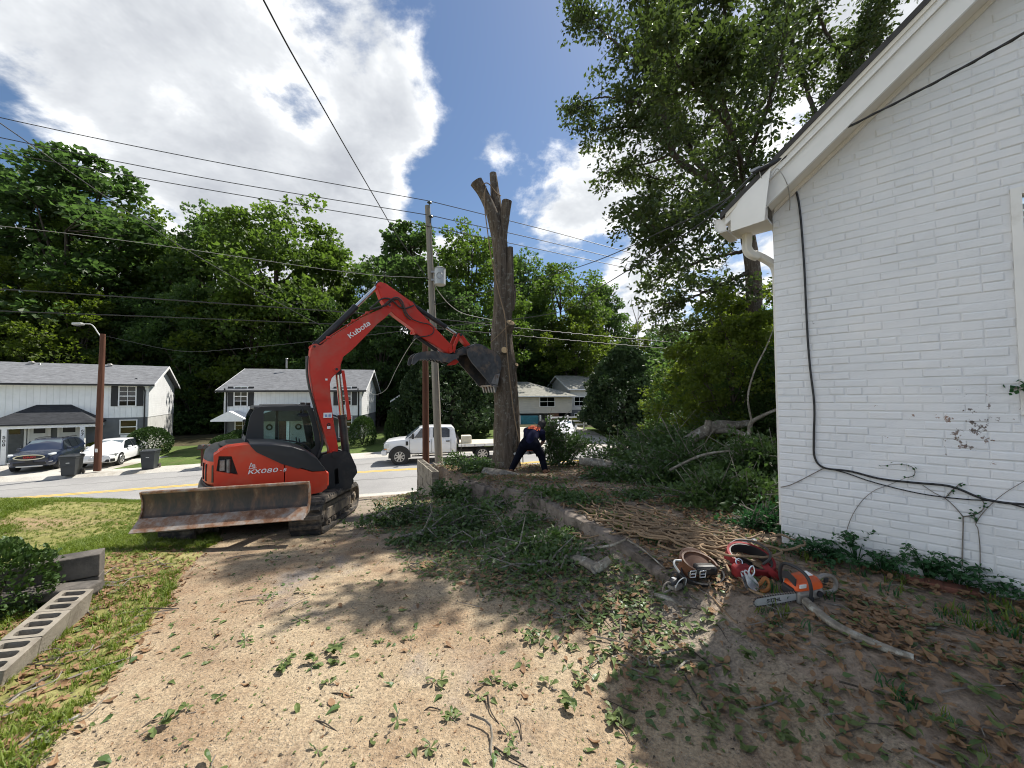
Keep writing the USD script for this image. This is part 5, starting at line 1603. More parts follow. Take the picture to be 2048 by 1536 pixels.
# bucket linkage, bucket, thumb -------------------------------------------------
for y in (BY - .12, BY + .10):
    up("link", side_plate([(3.73, 3.92), (3.66, 3.90), (3.52, 3.60), (3.53, 3.44), (3.58, 3.42), (3.60, 3.58), (3.70, 3.78), (3.78, 3.86)], y, y + .025, .008), "kubota_red")
up("link", side_plate([(3.70, 3.90), (3.78, 3.92), (4.09, 3.60), (4.03, 3.56), (3.80, 3.75)], BY - .08, BY + .08, .01), "kubota_red")
for x, z in ((3.725, 3.875), (4.05, 3.58), (3.60, 3.46)):
    up("pin", cyl((x, BY - .15, z), (x, BY + .15, z), .035, 12), "machine_black")
bk = thing("bucket", parent=exc)
BW0, BW1 = BY - .30, BY + .30
sidep = Polygon([(3.80, 3.50), (3.93, 3.58), (4.103, 3.665), (4.20, 3.655), (4.424, 3.567), (4.62, 3.50), (4.758, 3.411), (4.82, 3.30), (4.832, 3.193), (4.82, 3.08), (4.79, 2.969), (4.703, 2.635), (4.53, 2.632), (4.2, 2.95), (3.931, 3.20), (3.82, 3.36)]).buffer(-.02).buffer(.02)
for y0 in (BW0, BW1 - .03):
    up("side_wall", side_plate(sidep, y0, y0 + .03, .006), "bucket_steel", parent=bk)
shell_line = curve([(4.06, 3.655), (4.24, 3.645), (4.45, 3.555), (4.64, 3.485), (4.752, 3.40), (4.815, 3.29), (4.825, 3.19), (4.81, 3.08), (4.775, 2.93), (4.70, 2.66)], 40)
sh = LineString(shell_line).buffer(.016, cap_style=2)
up("shell", side_plate(sh, BW0 + .03, BW1 - .03), "bucket_steel", parent=bk)
up("back_plate", side_plate([(3.93, 3.56), (4.08, 3.655), (4.06, 3.67), (3.90, 3.58)], BW0 + .03, BW1 - .03), "bucket_steel", parent=bk)
up("lip", side_plate([(4.55, 2.66), (4.72, 2.64), (4.73, 2.60), (4.56, 2.62)], BW0 - .01, BW1 + .01), "worn_steel", parent=bk)
for i in range(5):
    y = BW0 + .05 + i * (BW1 - BW0 - .1) / 4
    up("tooth", trimesh.convex.convex_hull(np.array([(4.70, y - .032, 2.64), (4.70, y + .032, 2.64), (4.60, y - .032, 2.64), (4.60, y + .032, 2.64), (4.645, y - .02, 2.47), (4.645, y + .02, 2.47), (4.665, y - .02, 2.465), (4.665, y + .02, 2.465)])), "worn_steel", parent=bk)
up("wear_patch", side_plate([(4.50, 2.70), (4.70, 2.66), (4.77, 2.95), (4.62, 2.92)], BW0 - .006, BW0 - .001), "worn_steel", parent=bk)
up("ear", [side_plate([(3.55, 3.42), (3.62, 3.36), (3.95, 3.40), (4.06, 3.52), (4.10, 3.62), (4.02, 3.66), (3.8, 3.56)], y, y + .03, .01) for y in (BY - .13, BY + .10)], "bucket_steel", parent=bk)
th = thing("thumb", parent=exc)
thp = [(2.47, 3.10), (2.49, 3.235), (2.56, 3.32), (2.645, 3.365), (2.80, 3.405), (3.017, 3.424), (3.25, 3.40), (3.439, 3.380), (3.60, 3.40), (3.70, 3.43), (3.66, 3.30), (3.526, 3.25)]
und = [(3.40, 3.17), (3.30, 3.19)]
xs = np.linspace(3.2, 2.62, 15)
for i, x in enumerate(xs):
    zc = 3.185 + .035 * math.sin((x - 2.6) / .6 * PI)
    und.append((x, zc + (.022 if i % 2 else -.012)))
for y in (BY - .14, BY + .09):
    up("tine", side_plate(thp + und + [(2.52, 3.08)], y, y + .035), "bucket_steel", parent=th)
up("crossbar", [cyl((x, BY - .12, z), (x, BY + .10, z), .035, 10) for x, z in ((2.62, 3.28), (3.05, 3.32), (3.45, 3.30))], "bucket_steel", parent=th)
up("pad", side_plate([(3.42, 3.12), (3.60, 3.30), (3.72, 3.22), (3.62, 3.14)], BY - .05, BY + .03), "kubota_red", parent=th)

# ------------------------------------------------------------------ poles and wires
bark("pole_grey", (.16, .145, .12), (.34, .31, .26), 9.0, .06, .006)
bark("pole_brown", (.06, .026, .018), (.15, .07, .045), 9.0, .06, .006)
simple("transformer_grey", (.42, .44, .45), .4, .06, 3, dirt=(.3, .29, .27))
simple("insulator", (.03, .045, .045), .25)
simple("wire_dark", (.018, .018, .02), .5)
simple("wire_light", (.32, .31, .29), .5)
simple("lamp_grey", (.45, .45, .44), .4, .1)
pb = at(880, 940, 13.0)
pt = at(855, 412, 13.0)
pole = thing("utility_pole", "tall grey wooden utility pole with a transformer, behind the block walls", "utility pole", loc=pb)
v = pt - pb
part(pole, "post", tube([(0, 0, -.6), v * .5, v], [.135, .115, .088], 14), "pole_grey", smooth=40)
tr_c = at(880, 553, 12.9) - pb
tr = thing("transformer", parent=pole)
part(tr, "tank", [tube([tr_c + [0, 0, -.30], tr_c + [0, 0, -.28], tr_c + [0, 0, .24], tr_c + [0, 0, .27]], [.16, .185, .185, .17], 20)], "transformer_grey", smooth=40)
part(tr, "lid", [cyl(tr_c + [0, 0, .27], tr_c + [0, 0, .31], .20, 20, .12)], "transformer_grey")
part(tr, "bushing", [tube([tr_c + [-.06, 0, .3], tr_c + [-.06, 0, .48]], [.035, .02], 8)], "insulator")
part(tr, "bracket", [bx(-.30, -.16, -.05, .05, -.03, .03).apply_translation(tr_c + [0, 0, z_]) for z_ in (-.12, .15)], "vent_metal")
part(tr, "lifting_lug", xf(trimesh.creation.torus(.10, .008, major_sections=18, minor_sections=6), frame(tr_c + [.02, -.187, -.02], [1, 0, 0], [0, 0, 1])), "vent_metal")
for k, (px, py, lo) in enumerate(((859, 404, 416), (862, 432, 446))):
    i_ = at(px, py, 12.95) - pb
    b_ = at(px - 1, lo, 12.95) - pb
    part(pole, "insulator", [cyl(b_, i_, .022, 8), tube([i_ + [0, 0, -.06], i_ + [0, 0, -.03], i_, i_ + [0, 0, .04]], [.03, .085, .07, .03], 12)], "insulator")
part(pole, "ground_wire", tube([v * .2 + [.13, -.04, 0], v * .6 + [.12, -.04, 0], v * .95 + [.10, -.03, 0]], [.008] * 3, 5), "wire_dark")
pb2 = at(852, 935, 13.3)
pt2 = at(850, 627, 13.3)
p2_ = thing("utility_pole", "shorter red-brown wooden pole left of the grey one", "utility pole", loc=pb2)
v2 = pt2 - pb2
part(p2_, "post", tube([(0, 0, -.6), v2 * .5, v2], [.12, .105, .09], 14), "pole_brown", smooth=40)
part(p2_, "bracket", [bx(.02, .12, -.03, .03, -.03, .03).apply_translation(v2), cyl(v2 + [.10, 0, -.02], v2 + [.10, 0, .14], .03, 10)], "lamp_grey")
lb, lt = at(195, 927, 21.3), at(206, 668, 21.3)
lamp = thing("street_lamp", "red-brown wooden pole with a curved lamp arm before the long white house", "street lamp", loc=lb)
v3 = lt - lb
part(lamp, "post", tube([(0, 0, -.4), v3 * .5, v3], [.16, .14, .115], 14), "pole_brown", smooth=40)
hd = at(160, 648, 21.1) - lb
part(lamp, "arm", tube(curve([v3 + [0, 0, -.3], v3 + [-.25, -.02, .05], (v3 + hd) / 2 + [0, 0, .24], hd + [.1, 0, .02]], 20), .03, 8), "lamp_grey", smooth=True)
part(lamp, "lamp_head", [rbox(-.36, .16, -.13, .13, -.06, .07, .05).apply_translation(hd)], "lamp_grey")
part(lamp, "lens", [rbox(-.30, .02, -.09, .09, -.10, -.055, .03).apply_translation(hd)], "far_glass")
sg = at(193, 901, 21.13) - lb
part(lamp, "tag", bx(-.06, .06, -.01, .01, -.09, .09).apply_translation(sg + [0, -.02, 0]), "trim_bright")


def wire(label, pts, r, mat="wire_dark", drop=0.0, n=36):
    P = [at(px, py, d) for px, py, d in pts]
    line = sag(P[0], P[1], drop, n) if len(P) == 2 else curve(P, n)
    part("/World", "overhead_wire", tube(line, r, 6), mat, smooth=True, label=label, cat="wire")


wire("top thin power line, on the pole's highest insulator, running to the left", [(-420, 132, 10.0), (0, 235, 10.9), (420, 322, 11.9), (859, 402, 12.95)], .012)
wire("top thin power line running right of the pole behind the cut trunk", [(859, 402, 12.95), (1080, 457, 13.7), (1330, 523, 14.8), (1700, 610, 17)], .012)
wire("second thin power line from the top, left of the pole", [(-420, 180, 10.0), (0, 275, 10.9), (420, 358, 11.9), (862, 431, 12.95)], .012)
wire("second thin power line from the top, right of the pole", [(862, 431, 12.95), (1080, 480, 13.7), (1320, 537, 14.8), (1700, 622, 17)], .012)
wire("third thin line from the top, left of the pole", [(-420, 222, 10.0), (0, 304, 10.9), (420, 380, 11.9), (860, 453, 12.9)], .012)
wire("third thin line from the top, right of the pole", [(860, 453, 12.9), (1080, 499, 13.7), (1300, 546, 14.8), (1700, 634, 17)], .012)
wire("upper thick black cable crossing before the trees at boom height", [(-400, 553, 10.0), (0, 578, 10.9), (400, 604, 11.9), (858, 637, 12.9), (1033, 656, 13.5), (1300, 681, 14.8), (1700, 715, 17)], .017, n=70)
wire("lower thick black cable crossing before the trees under the upper one", [(-400, 606, 10.0), (0, 622, 10.9), (400, 637, 11.9), (858, 657, 12.9), (1030, 671, 13.5), (1271, 692, 14.8), (1700, 728, 17)], .0145, n=70)
wire("thin line slanting from the left edge down over the tall trees", [(-160, 132, 9.0), (0, 246, 10.5), (351, 486, 15.5), (580, 618, 21), (640, 650, 23)], .014)
wire("faint line sagging right from the street lamp pole", [(206, 671, 21.3), (351, 701, 20.5), (457, 699, 18.5), (720, 672, 15), (858, 655, 13)], .010)
wire("bold black line falling from the top of the picture to the pole", [(505, -40, 4.2), (528, 2, 4.6), (580, 100, 5.4), (640, 205, 6.7), (700, 310, 8.3), (760, 413, 10.2), (800, 480, 11.5), (857, 560, 12.9)], .013, n=60)
wire("thin line across the trees at left below the power lines", [(-300, 430, 10), (0, 452, 11), (300, 488, 12), (700, 545, 12.7), (858, 556, 12.9)], .008, "wire_light")
wire("pale drop wire hanging right of the transformer", [(867, 563, 12.8), (877, 583, 13), (901, 611, 14), (930, 628, 15), (985, 640, 17)], .012, "wire_light")
wire("slack drop wire looping to the right corner of the small white house", [(858, 650, 12.9), (821, 690, 15), (793, 738, 19), (772, 779, 23), (750, 789, 26), (733, 781, 28.4)], .012, "wire_light")
RK = house_point(-.06, -.285, TOPZ + .30)
rp = proj(RK)
for lab, mid, end, r in (("upper drop line from the white house's rake to the pole", [(1448, 401, 5.2), (1339, 456, 6.6), (1138, 540, 9.6)], (868, 610, 12.9), .009), ("lower drop line from the white house's rake to the pole", [(1441, 412, 5.2), (1375, 465, 6.2), (1178, 588, 9.2), (1100, 628, 10.3)], (866, 655, 12.9), .010)):
    P = [RK] + [at(*m) for m in mid] + [at(*end)]
    part("/World", "overhead_wire", tube(curve(P, 50), r, 6), "wire_dark", smooth=True, label=lab, cat="wire")
P = [RK, at(1680, 262, 3.2), at(1860, 170, 2.62), at(2048, 66, 2.2), at(2300, -90, 1.85)]
cv = curve(P, 60)
tw = np.linspace(0, 60, len(cv))
part("/World", "service_cable", [tube(cv, .0085, 7), tube(cv + np.column_stack([np.cos(tw), np.sin(tw), np.sin(tw)]) * .008, .006, 6)], "cable_black", smooth=True, label="heavy black twisted service cable rising to the right before the brick wall", cat="cable")
sp_ = thing("cable_splice", "black cable splice lying on the rake board of the white house", "splice")
q0, q1 = cv[0], cv[8]
part(sp_, "sleeve", tube([q0 + (q1 - q0) * t for t in (-.1, .0, .5, .75, .8)], [.008, .02, .022, .02, .008], 10), "cable_black", smooth=40)
part(sp_, "clamp", xf(bx(-.05, .03, -.015, .015, -.012, .012), frame(q0 + [0, -.0, .02], unit(q1 - q0), unit(np.cross([0, 0, 1.0], q1 - q0)))), "vent_metal")
P = [RK + HU * .02, house_point(-.02, -.27, TOPZ + .22), house_point(.05, -.29, TOPZ + .18), house_point(.10, -.27, TOPZ + .26), house_point(.16, -.24, TOPZ + .12), house_point(.15, -.05, TOPZ + .05), house_point(.14, -.012, TOPZ - .05)]
part("/World", "loose_wire", tube(curve(P, 50), .004, 6), "wire_light", smooth=True, label="curly grey wire tails at the foot of the rake board", cat="wire")

# ------------------------------------------------------------------ walls of concrete block
simple("block_concrete", (.235, .21, .17), .92, .3, 7, bump=.006, bscale=60, dirt=(.13, .11, .085), dirt_at=(.48, .68))
simple("block_dark", (.11, .098, .085), .95, .3, 7, bump=.006, bscale=60, dirt=(.05, .045, .04), dirt_at=(.45, .65))
simple("kerb_concrete", (.20, .165, .135), .95, .35, 8, bump=.010, bscale=36, dirt=(.075, .06, .045), dirt_at=(.45, .62))


def block(L=.395, T=.19, Hh=.192, cores=3, seed=0):
    """Hollow block: open cells on top, walls between them."""
    p = Polygon([(0, -T / 2), (L, -T / 2), (L, T / 2), (0, T / 2)])
    p = p.buffer(-.008).buffer(.008, quad_segs=2)
    w = .032
    cw = (L - w * (cores + 1)) / cores
    for i in range(cores):
        x0 = w + i * (cw + w)
        p = p.difference(sbox(x0, -T / 2 + w, x0 + cw, T / 2 - w).buffer(-.02).buffer(.02, quad_segs=2))
    m = extrude(p, Hh)
    return m


def solid_block(L=.395, T=.19, Hh=.192):
    return rbox(0, L, -T / 2, T / 2, 0, Hh, .008)


def block_wall(name, label, a, b, top, courses, mat, cores=3, tilt=0.0, thick=.19):
    a, b = np.array(a, float), np.array(b, float)
    d = b - a
    n = max(1, int(round(np.linalg.norm(d) / .40)))
    pitch = np.linalg.norm(d) / n
    w = thing(name, label, "wall", mat=frame((a[0], a[1], top), [*unit(np.append(d, 0))[:2], 0], [-unit(np.append(d, 0))[1], unit(np.append(d, 0))[0], 0]) @ TM.rotation_matrix(tilt, [1, 0, 0]))
    rng_ = np.random.default_rng(len(label))
    for c in range(courses):
        for i in range(n + (c % 2)):
            x = i * pitch - (c % 2) * pitch / 2
            L = pitch - .008
            if c % 2 and i == 0:
                x, L = 0.0, pitch / 2 - .008
            if c % 2 and i == n:
                L = pitch / 2 - .008
            m = block(L, thick, .194, max(1, int(round(cores * L / pitch)))) if c == 0 and cores else solid_block(L, thick, .194)
            part(w, "block", moved(m, (x, rng_.normal(0, .004), -.2 * (c + 1) + rng_.normal(0, .002))), mat)
    return w


A_ = lambda px, py, z: EYE + ray(px, py) * ((z - 1.6) / ray(px, py)[2])
a = A_(172, 1172, .07)
b = A_(58, 1270, .07)
ex_ = unit(b - a)
b2 = b + ex_ * .36
block_wall("block_wall", "grey hollow-block wall lying open-celled at the left edge of the drive", (a + [-.06, 0, 0])[:2], (b2 + [-.06, 0, 0])[:2], .05, 2, "block_concrete", cores=3, tilt=math.radians(-9))
a = A_(192, 1105, .19)
b = A_(55, 1128, .19)
ex_ = unit(b - a)
block_wall("block_wall", "dark low wall end behind the hollow-block wall, beside the left shrub", (a + [0, .06, 0])[:2], (a + ex_ * 1.6 + [0, .06, 0])[:2], .19, 2, "block_dark", cores=0)
s_ = A_(70, 1185, -.02)
part("/World", "stone_slab", xf(rbox(-.9, .42, -.09, .09, -.06, .03, .02), frame(s_, unit([.97, .22, 0]), unit([-.22, .97, 0]))), "block_dark", label="flat dark slab on the ground between the two left walls", cat="slab")
block_wall("block_wall", "board-grey retaining wall at the foot of the red-brown pole, nearest the street", (-2.86, 12.0), (-1.98, 10.0), -.30, 5, "block_concrete", cores=3)
block_wall("block_wall", "grey retaining wall right of the nearest-street one, at the foot of the grey pole", (-2.28, 11.5), (-1.42, 9.7), -.31, 5, "block_concrete", cores=3)
block_wall("block_wall", "low mossy block wall under the big log", (-1.12, 8.45), (-.50, 7.75), -.16, 4, "kerb_concrete", cores=2)
block_wall("block_wall", "broken block wall piece right under the log's near end", (-.56, 7.9), (-.02, 7.35), -.17, 4, "kerb_concrete", cores=2)
# poured kerb along the yard's edge
pts = [(-.12, 7.35), (.34, 6.45), (.62, 5.6), (.86, 4.8), (1.08, 4.05), (1.30, 3.35), (1.46, 2.8)]
P = curve([(x, y, 0) for x, y in pts], 60)[:, :2]
rings = []
for i, (x, y) in enumerate(P):
    d = P[min(i + 1, len(P) - 1)] - P[max(i - 1, 0)]
    d /= np.linalg.norm(d)
    nn = np.array([d[1], -d[0]]) * -1
    top = np.interp(y, [2.8, 3.3, 4, 5, 6.45, 7.3], [.05, .14, .165, .12, .02, -.08])
    q = meshkit.fbm(np.array([[x * 3, y * 3, k * 1.7] for k in range(8)]), 3, 5) - .5
    prof = [(-.10, -1.0), (-.10, top - .03), (-.075, top), (.075, top), (.10, top - .03), (.10, -1.0)]
    rings.append(np.array([(x + nn[0] * (o + q[k] * .05), y + nn[1] * (o + q[k] * .05), z + (q[k] * .08 if z > -.5 else 0)) for k, (o, z) in enumerate(prof)]))
kw = thing("retaining_kerb", "weathered poured concrete kerb between the drive and the leaf-strewn yard", "kerb")
cuts = [0, 11, 22, 34, 46, len(rings)]
for i0, i1 in zip(cuts[:-1], cuts[1:]):
    part(kw, "section", loft(rings[i0:min(i1 + 1, len(rings))] if i1 < len(rings) else rings[i0:]), "kerb_concrete", smooth=35)

# ------------------------------------------------------------------ bins and letter boxes
simple("bin_grey", (.030, .034, .038), .5, .15, 4)
simple("mail_metal", (.05, .045, .042), .45, .3, 9)
simple("mail_white", (.5, .5, .48), .5)


def wheelie_bin(label, px, py, d, rz):
    p = at(px, py, d)
    z = tz(p[0], p[1])
    b_ = thing("wheeled_bin", label, "bin", "black wheeled bins along the sidewalk", loc=(p[0], p[1], z), rz=rz)
    prof = [np.array([(-w, -dd, zz), (w, -dd, zz), (w, dd * 1.05, zz), (-w, dd * 1.05, zz)]) for zz, w, dd in ((.02, .24, .27), (.06, .255, .29), (.9, .30, .36), (.92, .325, .385), (.99, .325, .385))]
    part(b_, "body", loft(prof), "bin_grey")
    part(b_, "lid", loft([np.array([(-.34, -.42, 1.0), (.34, -.42, 1.0), (.34, .44, 1.0), (-.34, .44, 1.0)]), np.array([(-.34, -.42, 1.03), (.34, -.42, 1.03), (.34, .44, 1.04), (-.34, .44, 1.04)]), np.array([(-.28, -.34, 1.075), (.28, -.34, 1.075), (.28, .34, 1.09), (-.28, .34, 1.09)])]), "bin_grey")
    for s in (-1, 1):
        part(b_, "wheel", cyl((s * .29, .34, .13), (s * .34, .34, .13), .13, 18), "track_rubber")
    part(b_, "handle", tube([(-.28, .43, .98), (-.28, .50, .96), (.28, .50, .96), (.28, .43, .98)], .018, 6), "bin_grey")
    part(b_, "label", bx(-.07, .07, -.345, -.335, .66, .70), "mail_white")
    part(b_, "front_bar", bx(-.15, .15, -.352, -.33, .5, .53), "bin_grey")


wheelie_bin("black wheeled bin in front of the dark blue parked car", 143, 938, 20.6, 24)
wheelie_bin("black wheeled bin right of the white sedan, before the round shrub", 300, 930, 21.8, 24)
wheelie_bin("black bin pushed against the foot of the right evergreen", 1258, 884, 31.0, 0)
p = at(421, 906, 22.0)
mb = thing("letter_boxes", "row of four dark rural letter boxes on a plank left of the excavator", "letter boxes", loc=(p[0], p[1], tz(p[0], p[1])), rz=14)
part(mb, "post", [bx(-.45, -.36, -.05, .05, -.3, .95), bx(.36, .45, -.05, .05, -.3, .95)], "pole_brown")
part(mb, "plank", bx(-.58, .58, -.2, .2, .95, 1.0), "pole_brown")
for i in range(4):
    x = -.42 + i * .28
    g = Polygon([(-.10, 0), (.10, 0), (.10, .13)] + [(.10 * math.cos(a), .13 + .10 * math.sin(a)) for a in np.linspace(0, PI, 10)] + [(-.10, .13)])
    bxm = thing("box", parent=mb)
    part(bxm, "shell", extrude(g, .45, frame([x, .22, 1.002], [1, 0, 0], [0, 0, 1], [0, -1, 0])), "mail_metal")
    part(bxm, "door", extrude(g.buffer(.006), .012, frame([x, -.232, 1.004], [1, 0, 0], [0, 0, 1], [0, -1, 0])), "mail_metal")
    part(bxm, "flag", bx(x + .108, x + .118, -.12, -.02, 1.12, 1.18), "kubota_red")

# ------------------------------------------------------------------ vehicles
simple("car_navy", (.010, .017, .040), .25, .05, 1, coat=.8)
simple("car_white", (.74, .745, .75), .28, .02, 1, coat=.6)
simple("car_glass", (.012, .016, .020), .06, .1, 1, spec=.8)
simple("car_glass_pale", (.10, .13, .15), .05, .4, 1.2, spec=.9)
simple("tyre", (.018, .018, .018), .85, .2, 9)
simple("alloy", (.55, .56, .57), .3, .08, 4, metallic=.85)
simple("chrome", (.75, .75, .76), .15, .05, 4, metallic=1.0)
simple("trim_black", (.012, .012, .013), .5, .1, 4)
simple("headlamp", (.55, .58, .60), .08, .2, 9, spec=.8)
simple("plate_white", (.6, .6, .58), .5)
simple("red_badge", (.45, .02, .02), .4)
simple("amber", (.7, .25, .03), .3)


def car_body(stations, n_top=3):
    """stations: (x, half width, underside z, shoulder z, top z) from nose to tail; skinned, mirrored, closed."""
    rings = []
    for x, w, zb, zs, zt in stations:
        h = zs - zb
        half = [(0, zb), (w * .80, zb), (w * .95, zb + .10 * h), (w * .995, zb + .34 * h), (w, zb + .58 * h), (w * .985, zb + .82 * h), (w * .93, zs), (w * .80, zs + (zt - zs) * .55), (w * .5, zs + (zt - zs) * .92), (0, zt)]
        ring = [(x, y, z) for y, z in half] + [(x, -y, z) for y, z in half[-2:0:-1]]
        rings.append(np.array(ring))
    return loft(rings)


def wheel(parent, x, y, z, r, w, side, spokes=5, rim="alloy", dual=False):
    wh = thing("wheel", parent=parent)
    part(wh, "tyre", xf(tube([(0, 0, -w / 2), (0, 0, -w / 2 + .025), (0, 0, w / 2 - .025), (0, 0, w / 2)], [r * .93, r, r, r * .93], 26), frame([x, y, z], [1, 0, 0], [0, 0, 1], [0, -1, 0])), "tyre", smooth=40)
    o = y + side * (w / 2 + .004)
    rr = r * .68
    ms = [cyl((x, o - side * .02, z), (x, o, z), rr, 24)]
    part(wh, "rim", ms, "trim_black")
    sp = [xf(bx(.03, rr * .96, -.028, .028, -.012, .012), frame([x, o + side * .008, z], [math.cos(a), 0, math.sin(a)], [-math.sin(a), 0, math.cos(a)])) for a in np.arange(spokes) * 2 * PI / spokes + .3]
    part(wh, "spoke", sp + [cyl((x, o, z), (x, o + side * .02, z), rr * .24, 12), xf(trimesh.creation.torus(rr * .97, .018, major_sections=26, minor_sections=6), frame([x, o + side * .004, z], [1, 0, 0], [0, 0, 1]))], rim)


def car(name, label, cat, F, paint, st, roof, wheels, glass_polys, wr, zb_roof, shoulder, extras):
    c = thing(name, label, cat, mat=F)
    part(c, "body", car_body(st), paint, smooth=38)
    # greenhouse: roof line given as (x, z); sides lean in from the shoulder to the roof
    gh = []
    for x, z in roof:
        zs = shoulder(x)
        k = np.clip((z - zs) / (zb_roof - zs), 0, 1)
        wb, wt = wr[0], wr[0] + (wr[1] - wr[0]) * k
        gh.append(np.array([(x, -wb, zs - .05), (x, -wt * .985, z - .05 * k), (x, -wt * .86, z - .008), (x, 0, z + .012 * k), (x, wt * .86, z - .008), (x, wt * .985, z - .05 * k), (x, wb, zs - .05)]))
    part(c, "roof", loft(gh), paint, smooth=38)
    for side in (-1, 1):
        for poly in glass_polys:
            pts = []
            for x, t in poly:
                zs = shoulder(x)
                z = zs + t * (zb_roof - zs)
                pts.append((x, side * (wr[0] + (wr[1] - wr[0]) * t * .985 + .010), z))
            pts = np.array(pts)
            cen = pts.mean(0)
            k = len(pts)
            V = np.vstack([pts, pts - [0, side * .02, 0], cen[None]])
            Fc = [(k * 2, i, (i + 1) % k) for i in range(k)] + [(i, i + k, (i + 1) % k + k) for i in range(k)] + [(i, (i + 1) % k + k, (i + 1) % k) for i in range(k)]
            part(c, "side_window", trimesh.Trimesh(V, Fc, process=False), "car_glass")
    for x, r, w, yy in wheels:
        for side in (-1, 1):
            part(c, "wheel_arch", cyl((x, side * (yy - .20), r), (x, side * (yy + .006), r), r * 1.14, 28), "trim_black")
            wheel(c, x, side * (yy - w / 2 + .012), r, r, w, side)
    extras(c)
    return c


def panel(c, name, quad, mat, t=.012):
    """Thin plate over four points (e.g. windscreen), thickened along its normal."""
    q = np.array(quad, float)
    n = unit(np.cross(q[1] - q[0], q[3] - q[0]))
    V = np.vstack([q + n * t, q - n * t])
    F = [(0, 1, 2), (0, 2, 3), (4, 6, 5), (4, 7, 6)]
    for i in range(4):
        j = (i + 1) % 4
        F += [(i, i + 4, j + 4), (i, j + 4, j)]
    return part(c, name, trimesh.Trimesh(V, F, process=False), mat)


def car_frame(px, py, d, yaw, lift=0.0):
    p = at(px, py, d)
    z = tz(p[0], p[1]) + lift
    a = math.radians(yaw)
    return frame([p[0], p[1], z], [math.cos(a), math.sin(a), 0], [-math.sin(a), math.cos(a), 0])


# local axes of a vehicle: +x is its tail, so the nose looks along -x
def suv_extras(c):
    # grille wreath, letters, lamps, plate, mirrors, rails
    fx = -2.31
    g = Point(0, 0).buffer(1, quad_segs=12)
    ov = shapely.affinity.scale(g, .60, .15)
    ovi = shapely.affinity.scale(g, .53, .105)
    FF = frame([fx - .02, 0, .80], [0, -1, 0], [0, 0, 1], [-1, 0, 0])
    part(c, "grille", extrude(ovi, .03, FF), "trim_black")
    part(c, "grille_frame", extrude(ov.difference(ovi), .05, FF), "chrome")
    t = meshkit.text_mesh("GMC", .11, .01, bold=True)
    t.apply_transform(np.diag([1.35, 1, 1, 1]))
    w_ = t.bounds[1][0]
    part(c, "badge", xf(t, FF @ TM.translation_matrix([-w_ / 2, -.05, .032])), "red_badge")
    part(c, "lower_grille", rbox(fx - .03, fx + .1, -.62, .62, .36, .52, .03), "trim_black")
    part(c, "skid", rbox(fx - .02, fx + .1, -.5, .5, .26, .34, .02), "alloy")
    part(c, "number_plate", bx(fx - .045, fx - .032, -.15, .15, .48, .60), "trim_black")
    for s in (-1, 1):
        part(c, "headlamp", xf(rbox(-.06, .28, -.10, .10, -.06, .06, .04), frame([fx + .10, s * .74, .90], unit([.9, s * .35, .1]), unit([-s * .35, .9, 0]))), "headlamp")
        part(c, "fog_lamp", rbox(fx + .0, fx + .12, s * .78 - .08, s * .78 + .08, .50, .54, .02), "chrome")
        part(c, "mirror", rbox(-.72, -.56, s * 1.0 - .09, s * 1.0 + .09, 1.04, 1.18, .04), "car_navy")
        part(c, "roof_rail", tube([(-.2, s * .55, 1.66), (.2, s * .56, 1.70), (1.5, s * .56, 1.68), (1.85, s * .55, 1.62)], .02, 6), "trim_black")
        part(c, "sill", bx(-1.1, 1.1, s * .92 - .02, s * .92 + .02, .24, .40), "trim_black")
        part(c, "door_handle", [bx(x, x + .2, s * .935, s * .955, .96, .99) for x in (-.05, .9)], "chrome")
    panel(c, "windscreen", [(-1.10, -.74, 1.04), (-1.10, .74, 1.04), (-.36, .60, 1.575), (-.36, -.60, 1.575)], "car_glass_pale")


suv_st = [(-2.31, .62, .36, .70, .74), (-2.26, .78, .30, .86, .93), (-2.10, .89, .25, .93, 1.0), (-1.6, .92, .22, .98, 1.06), (-1.05, .925, .22, 1.01, 1.09), (0, .93, .22, 1.03, 1.06), (1.2, .93, .24, 1.06, 1.08), (2.0, .90, .28, 1.06, 1.08), (2.25, .84, .36, 1.0, 1.03), (2.31, .78, .45, .8, .82)]
suv_roof = [(-1.14, 1.07), (-.75, 1.33), (-.34, 1.585), (.0, 1.645), (.8, 1.655), (1.5, 1.62), (1.9, 1.54), (2.16, 1.30), (2.26, 1.08)]
SHO = lambda a, b: (lambda x: a + (b - a) * np.clip((x + 1) / 3, 0, 1))
car("parked_car", "dark blue SUV parked nose-out before the long white house", "car", car_frame(99, 930, 23.5, 122.0), "car_navy", suv_st, suv_roof, [(-1.42, .36, .235, .92), (1.36, .36, .235, .92)],
    [[(-.92, .05), (-.42, .82), (.08, .90), (.14, .05)], [(.22, .05), (.18, .90), (1.02, .90), (1.12, .05)], [(1.2, .08), (1.12, .88), (1.55, .82), (1.85, .25)]], (.86, .64), 1.645, SHO(1.0, 1.06), suv_extras)


